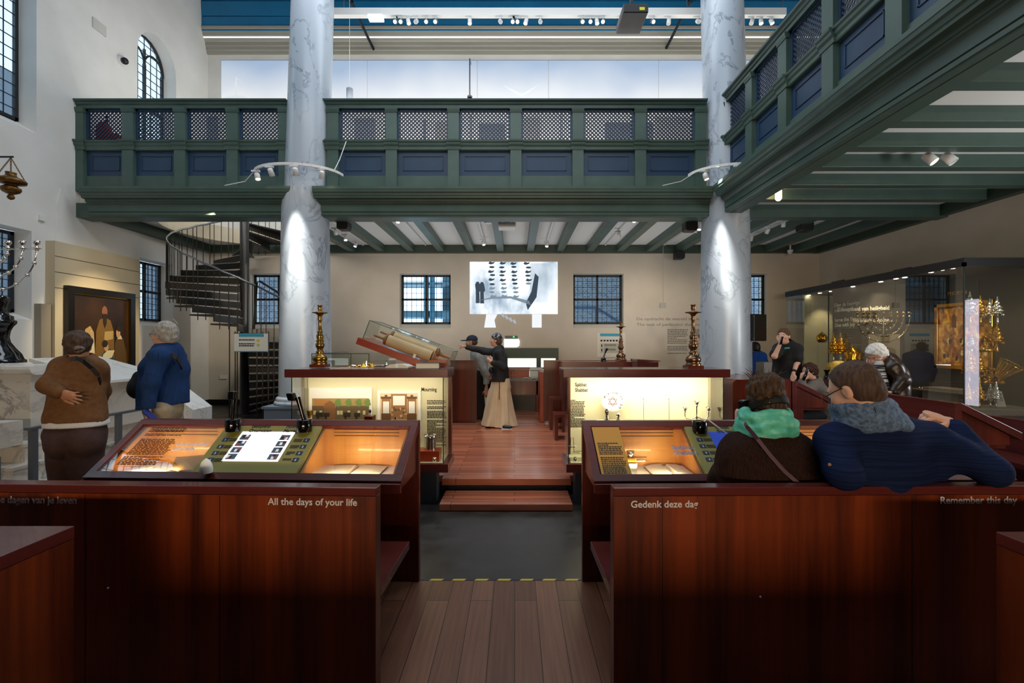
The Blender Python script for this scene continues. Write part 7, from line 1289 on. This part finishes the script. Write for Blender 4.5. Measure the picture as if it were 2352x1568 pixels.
# ---------------------------------------------------------------- 9 white-haired man in the leather jacket
J = joints((4.50, 5.6, ZF), math.radians(105), 1.78); J['head'] = W(2014, 815, 5.5); J['hf'] = V((-.80, -.25, -.62)); J['hu'] = V((-.55, -.1, .85)); J['nb'] = W(2036, 829, 5.58); J['chest'] = W(2044, 862, 5.6); J['waist'] = W(2046, 896, 5.6); J['hip'] = W(2046, 925, 5.6); J['sL'] = W(2050, 842, 5.40); J['eL'] = W(2073, 872, 5.32); J['wL'] = W(2054, 900, 5.30); J['sR'] = W(2026, 842, 5.78); J['eR'] = W(2010, 868, 5.70); J['wR'] = W(2003, 845, 5.52)
p = person('stooping white-haired man in a dark leather jacket, hand at his chin', J, SK1, .007, {'R': dict(d=V((-.2, -.3, 1)), n=V((.5, .2, .4)), curl=1.0), 'L': dict(d=V((-.6, .3, -.5)), n=V((-.5, .5, 0)), curl=.7)}, 1.05)
LJ = noisemat('leather_brown', [(.3, '#1f1512'), (.7, '#33231d')], nscale=20, rough=.32, bump=.3); skin('leather_jacket', torsop(J, .03, 1.08) + armp(J, 'L', .024, .97, 1.25) + armp(J, 'R', .022, .8, 1.15) + [nk(J), cut(W(2046, 907, 5.6), (0, 0, -1))], LJ, p, .009, .006, 24, 6)
skin('striped_shirt', [rc(W(2019, 836, 5.44), W(2023, 880, 5.40), .05, .07, .03), rc(W(2023, 880, 5.40), W(2028, 903, 5.42), .07, .08)], (lambda m: m)(noisemat('stripe_shirt', [(.45, '#23262c'), (.55, '#c9ccd0')], scale=(1, 1, 40), nscale=2.2, detail=0, rough=.8)), p, .009); tr_ = [rc(J['hip'], J['waist'], .165, .16, .05, J['f'], 1.25), cut(J['waist'], (0, 0, 1))]
for k in 'LR': tr_ += legp(J, k, .022)
skin('jeans', tr_, JEAN, p, .012)
for k in 'LR': skin('shoe', footp(J, k, .012), BLK, p, .012)
WH = hairmat('hair_white', '#d4d2ce', '#eeecea'); haircap(p, J, WH, 1.0, .022, -.03, .07, .006, wr=.004); P, R, q = HP(J)
# ---------------------------------------------------------------- 10 woman on the bench in front
Yw = 2.40; J = joints((WX(1765, Yw), Yw, 0), math.radians(2), 1.68); s = J['s']; J['head'] = W(1757, 925, 2.46); J['hf'] = V((-.12, .93, -.32)); J['hu'] = V((-.02, .30, .95)); J['nb'] = W(1764, 998, Yw); J['chest'] = W(1766, 1075, 2.38); J['waist'] = V((WX(1768, 2.4), 2.38, .72)); J['hip'] = V((WX(1768, 2.4), 2.39, .56)); J['sL'] = W(1695, 1042, 2.40); J['sR'] = W(1836, 1042, 2.40); J['eL'] = V((WX(1672, 2.5), 2.56, .84)); J['wL'] = W(1698, 985, 2.58); J['eR'] = V((WX(1862, 2.5), 2.50, .80)); J['wR'] = V((WX(1810, 2.6), 2.70, .86))
for k, sg in (('L', -1), ('R', 1)): J['h' + k] = V((WX(1768, 2.4) + sg * .09, 2.40, .55)); J['k' + k] = V((WX(1768, 2.4) + sg * .10, 2.82, .50)); J['a' + k] = V((WX(1768, 2.4) + sg * .10, 2.86, .09)); J['t' + k] = V((WX(1768, 2.4) + sg * .11, 2.98, .035))
p = person('woman in a dark brown knit and turquoise scarf on the right bench, hair pinned up', J, SK1, .006, {'L': dict(d=V((-.05, .1, 1)), n=V((.75, -.3, 0)), curl=.75, thumb=.9), 'R': dict(curl=.5)}, 1.0, hs=1.0, base=(WX(1765, Yw), Yw, .45))
KB = knit('knit_brown', '#21120e', '#35211b', (190, 190, 14), .9, 1.0); skin('jumper', torsop(J, .030, 1.08) + armp(J, 'L', .030, .72, 1.15) + armp(J, 'R', .030, .9, 1.15) + [rc(W(1700, 1062, 2.40), W(1836, 1062, 2.40), .085, .085, .08), rc(W(1716, 1100, 2.38), W(1830, 1100, 2.38), .13, .13, .08, V((0, 1, 0)), 1.3), rc(J['nb'] + V((0, -.0, -.03)), J['nb'] + V((0, 0, .02)), .085, .07, .04), cut((0, 0, .455), (0, 0, -1)), nk(J)], KB, p, .008, .004, 26, 2)
tr_ = []
for k in 'LR': tr_ += legp(J, k, .022)
skin('trousers', tr_, BLACKC, p, .012)
for k in 'LR': skin('shoe', footp(J, k, .012), BLK, p, .012)
P, R, q = HP(J); HA = hairmat('hair_ash_brown', '#241912', '#5a4432'); skin('hair', [el(P(0, -.02, .03), (.092 * q, .108 * q, .10 * q), R), el(P(0, -.06, -.02), (.074 * q, .055 * q, .06 * q), R, .02), cut(P(0, .05, .02), (R[1] * .95 - R[2] * .3).normalized()), cut(P(0, 0, -.055), -R[2])], HA, p, .005, .003, 110, 3)
skin('hair_bun', [el(W(1736, 892, 2.39), (.050, .045, .052), None, .03), el(W(1776, 884, 2.385), (.052, .048, .060), None, .03), el(W(1755, 872, 2.41), (.06, .05, .035), None, .03), el(W(1758, 902, 2.375), (.06, .035, .035), None, .03)], HA, p, .005, .005, 85, 1)
ws = B(); rnd = random.Random(31)
for k in range(34):
    a = -1.2 + 2.4 * rnd.random(); c = W(1752 + 34 * math.sin(a), 868 - 6 * math.cos(a), 2.40); d = V((math.sin(a) * .7 + (rnd.random() - .5) * .6, (rnd.random() - .5) * .4, .8)).normalized() * (.03 + .035 * rnd.random()); q_ = V(((rnd.random() - .5) * .03, 0, -.01)); ws.tube([c - d * .5, c + d * .5, c + d + q_], [.0012, .001, .0005], 4)
ob('loose_strands', ws, HA, p)
hb = skin('hair_band', [el(P(0, -.022, -.008), (.098 * q, .114 * q, .075 * q), R), cut(P(0, 0, .004), (R[2] * .97 + R[1] * .1).normalized()), cut(P(0, 0, -.040), -(R[2] * .97 + R[1] * .1).normalized()), cut(P(0, .03, 0), R[1])], mat('band_black', '#0c0b0d', .7), p, .004)
for k in range(3): ob('rhinestone', B().ball(W(1767 + (k % 2) * 3, 912 + 6 * k, 2.345), .0035, 6, 5), SILV, hb)
TQ = noisemat('scarf_turquoise', [(.3, '#3a9c86'), (.55, '#5fc2a8'), (.75, '#9adccb')], scale=(1, 1, 2), nscale=16, rough=.85, bump=.2); sc_ = []
ce = J['nb'] + V((0, .02, .03))
for (rz, rr2, z, tl) in ((.108, .034, .022, .1), (.098, .030, .052, -.14), (.118, .030, -.006, .08), (.092, .026, .078, .05)):
    pts = [ce + V((rz * 1.12 * math.cos(a), rz * .92 * math.sin(a), z + tl * rz * math.cos(a) + .008 * math.sin(3 * a))) for a in [2 * PI * i / 18 for i in range(19)]]; sc_ += chain(pts, [rr2] * 19, .005)
skin('scarf', sc_, TQ, p, .005, .0035, 60, 2)
strap(p, 'bag_strap', [W(1711, 972, 2.335), W(1716, 980, 2.305), W(1740, 1008, 2.275), W(1770, 1046, 2.255), W(1800, 1080, 2.235), W(1836, 1112, 2.21), W(1850, 1135, 2.20)], mat('strap_plum', '#45203a', .5), .018, .008)
for sg, px, py in ((-1, 1733, 933), (1, 1799, 938)): ob('earring', B().ball(W(px, py, 2.44), .006, 8, 6), SILV, p)
ph = thing('audio_phone', 'black handset at the left ear of the woman in the turquoise scarf', 'phone', W(1709, 940, 2.5)); ob('handset', B().obox(W(1709, 941, 2.475), V((.020, .012, 0)), V((-.010, .018, 0)), V((-.004, 0, .052))), BLKG, ph, .008)
# ---------------------------------------------------------------- 11 man on the bench in front
Ym = 2.22; J = joints((WX(2030, Ym), Ym, 0), math.radians(18), 1.86); s = J['s']; J['f'] = V((-.2, .98, 0)); J['r'] = V((.98, .2, 0)); J['head'] = W(1963, 896, 2.20); J['hf'] = V((-.42, .79, -.44)); J['hu'] = V((-.22, .42, .88)); J['nb'] = W(2000, 978, 2.24); J['chest'] = W(2030, 1050, 2.25); J['waist'] = V((WX(2040, 2.3), 2.32, .78)); J['hip'] = V((WX(2040, 2.36), 2.40, .57)); J['sL'] = W(1922, 1018, 2.22); J['sR'] = W(2136, 1012, 2.26); J['eL'] = W(1938, 1086, 2.12); J['wL'] = V((WX(1905, 2.5), 2.52, .96)); J['eR'] = W(2276, 1080, 2.16); J['wR'] = W(2178, 968, 2.34)
J['eL'].z += .0
for k, sg in (('L', -1), ('R', 1)): x_ = WX(2040, 2.36); J['h' + k] = V((x_ + sg * .10, 2.42, .56)); J['k' + k] = V((x_ + sg * .14, 2.84, .52)); J['a' + k] = V((x_ + sg * .14, 2.88, .09)); J['t' + k] = V((x_ + sg * .15, 3.02, .035))
p = person('balding man in a navy jumper and grey-blue scarf leaning an elbow on the right bench', J, SK1, .006, {'R': dict(d=V((-.85, .06, .32)), n=V((.1, .3, -.9)), curl=.95, thumb=.3), 'L': dict(curl=.5)}, 1.0, hs=1.04, base=(WX(2030, Ym), Ym, .45))
NJ = noisemat('jumper_navy', [(.3, '#101a36'), (.7, '#1a2950')], scale=(3, 3, 160), nscale=1, detail=2, rough=.9, bump=.4, spec=.1); skin('jumper', torsop(J, .024, 1.0) + armp(J, 'L', .024, .9, 1.15) + armp(J, 'R', .022, .80, 1.1) + [rc(W(1945, 1070, 2.28), W(2120, 1070, 2.30), .10, .10, .08), rc(J['chest'] - V((.02, 0, .06)), V((WX(2040, 2.3), 2.30, .80)), .20, .19, .06, V((0, 1, 0)), 1.5), rc(J['nb'] + V((.0, 0, -.03)), J['nb'] + V((0, 0, .03)), .085, .072, .04), cut((0, 0, .455), (0, 0, -1)), nk(J)], NJ, p, .008, .0045, 20, 7)
tr_ = []
for k in 'LR': tr_ += legp(J, k, .022)
skin('jeans', tr_, JEAN, p, .012)
for k in 'LR': skin('shoe', footp(J, k, .012), BLK, p, .012)
haircap(p, J, hairmat('hair_cropped', '#3a2b23', '#5c483c'), 1.04, .006, -.045, .030, .005, wr=.001)
P, R, q = HP(J, 1.04); g_ = B(); g_.tube([P(-.080, -.012, .014), P(-.078, .04, .012), P(-.062, .100, .006)], .0028, 6).tube([P(.080, -.012, .014), P(.078, .04, .012), P(.062, .100, .006)], .0028, 6)
for sg in (-1, 1): g_.tube([P(sg * .034 + .026 * math.cos(a), .112, .002 + .020 * math.sin(a)) for a in [2 * PI * i / 18 for i in range(19)]], .0025, 6)
g_.tube([P(-.008, .112, .006), P(.008, .112, .006)], .0025, 6); ob('glasses', g_, mat('tortoiseshell', '#4a2a14', .25), p)
SC2 = noisemat('scarf_slate', [(.3, '#3d5578'), (.7, '#6f87a8')], scale=(1, 1, 1), nscale=60, detail=2, rough=.9, bump=.5); sc_ = []
for (t_, rz, rr2, ph_) in ((.06, .128, .032, 0), (.20, .120, .032, 1), (.33, .112, .030, 2), (.46, .106, .028, 3), (.58, .100, .026, 4), (-.06, .130, .030, 5)):
    ce = J['nb'].lerp(J['head'], t_); ux_, uy_ = J['r'], J['f']; up_ = (J['head'] - J['nb']).normalized()
    pts = [ce + ux_ * rz * 1.02 * math.cos(a) + uy_ * rz * .95 * math.sin(a) + V((0, 0, 1)) * (.008 * math.sin(2 * a + ph_) + .03 * math.sin(a) * (1 - t_) * -1) for a in [2 * PI * i / 20 for i in range(21)]]; sc_ += chain(pts, [rr2] * 21, .005)
sc_o = skin('scarf', sc_, SC2, p, .005, .003, 60, 4); fr_ = B(); rnd = random.Random(8)
for k in range(34): f = k / 33; c = W(2010 + 48 * f, 930 + 8 * math.sin(f * 3) - 2 * f + 4, 2.095 + .02 * f); fr_.tube([c, c + V((.006 * (rnd.random() - .5), -.006, -.012)), c + V((.012 * (rnd.random() - .5), -.004, -.024))], .0016, 4)
ob('fringe', fr_, SC2, sc_o); ob('sleeve_button', B().lathe([(.007, 0), (.007, .004)], 10, W(1905, 1066, 2.035), (-.3, -.9, 0)), BRONZE, p)
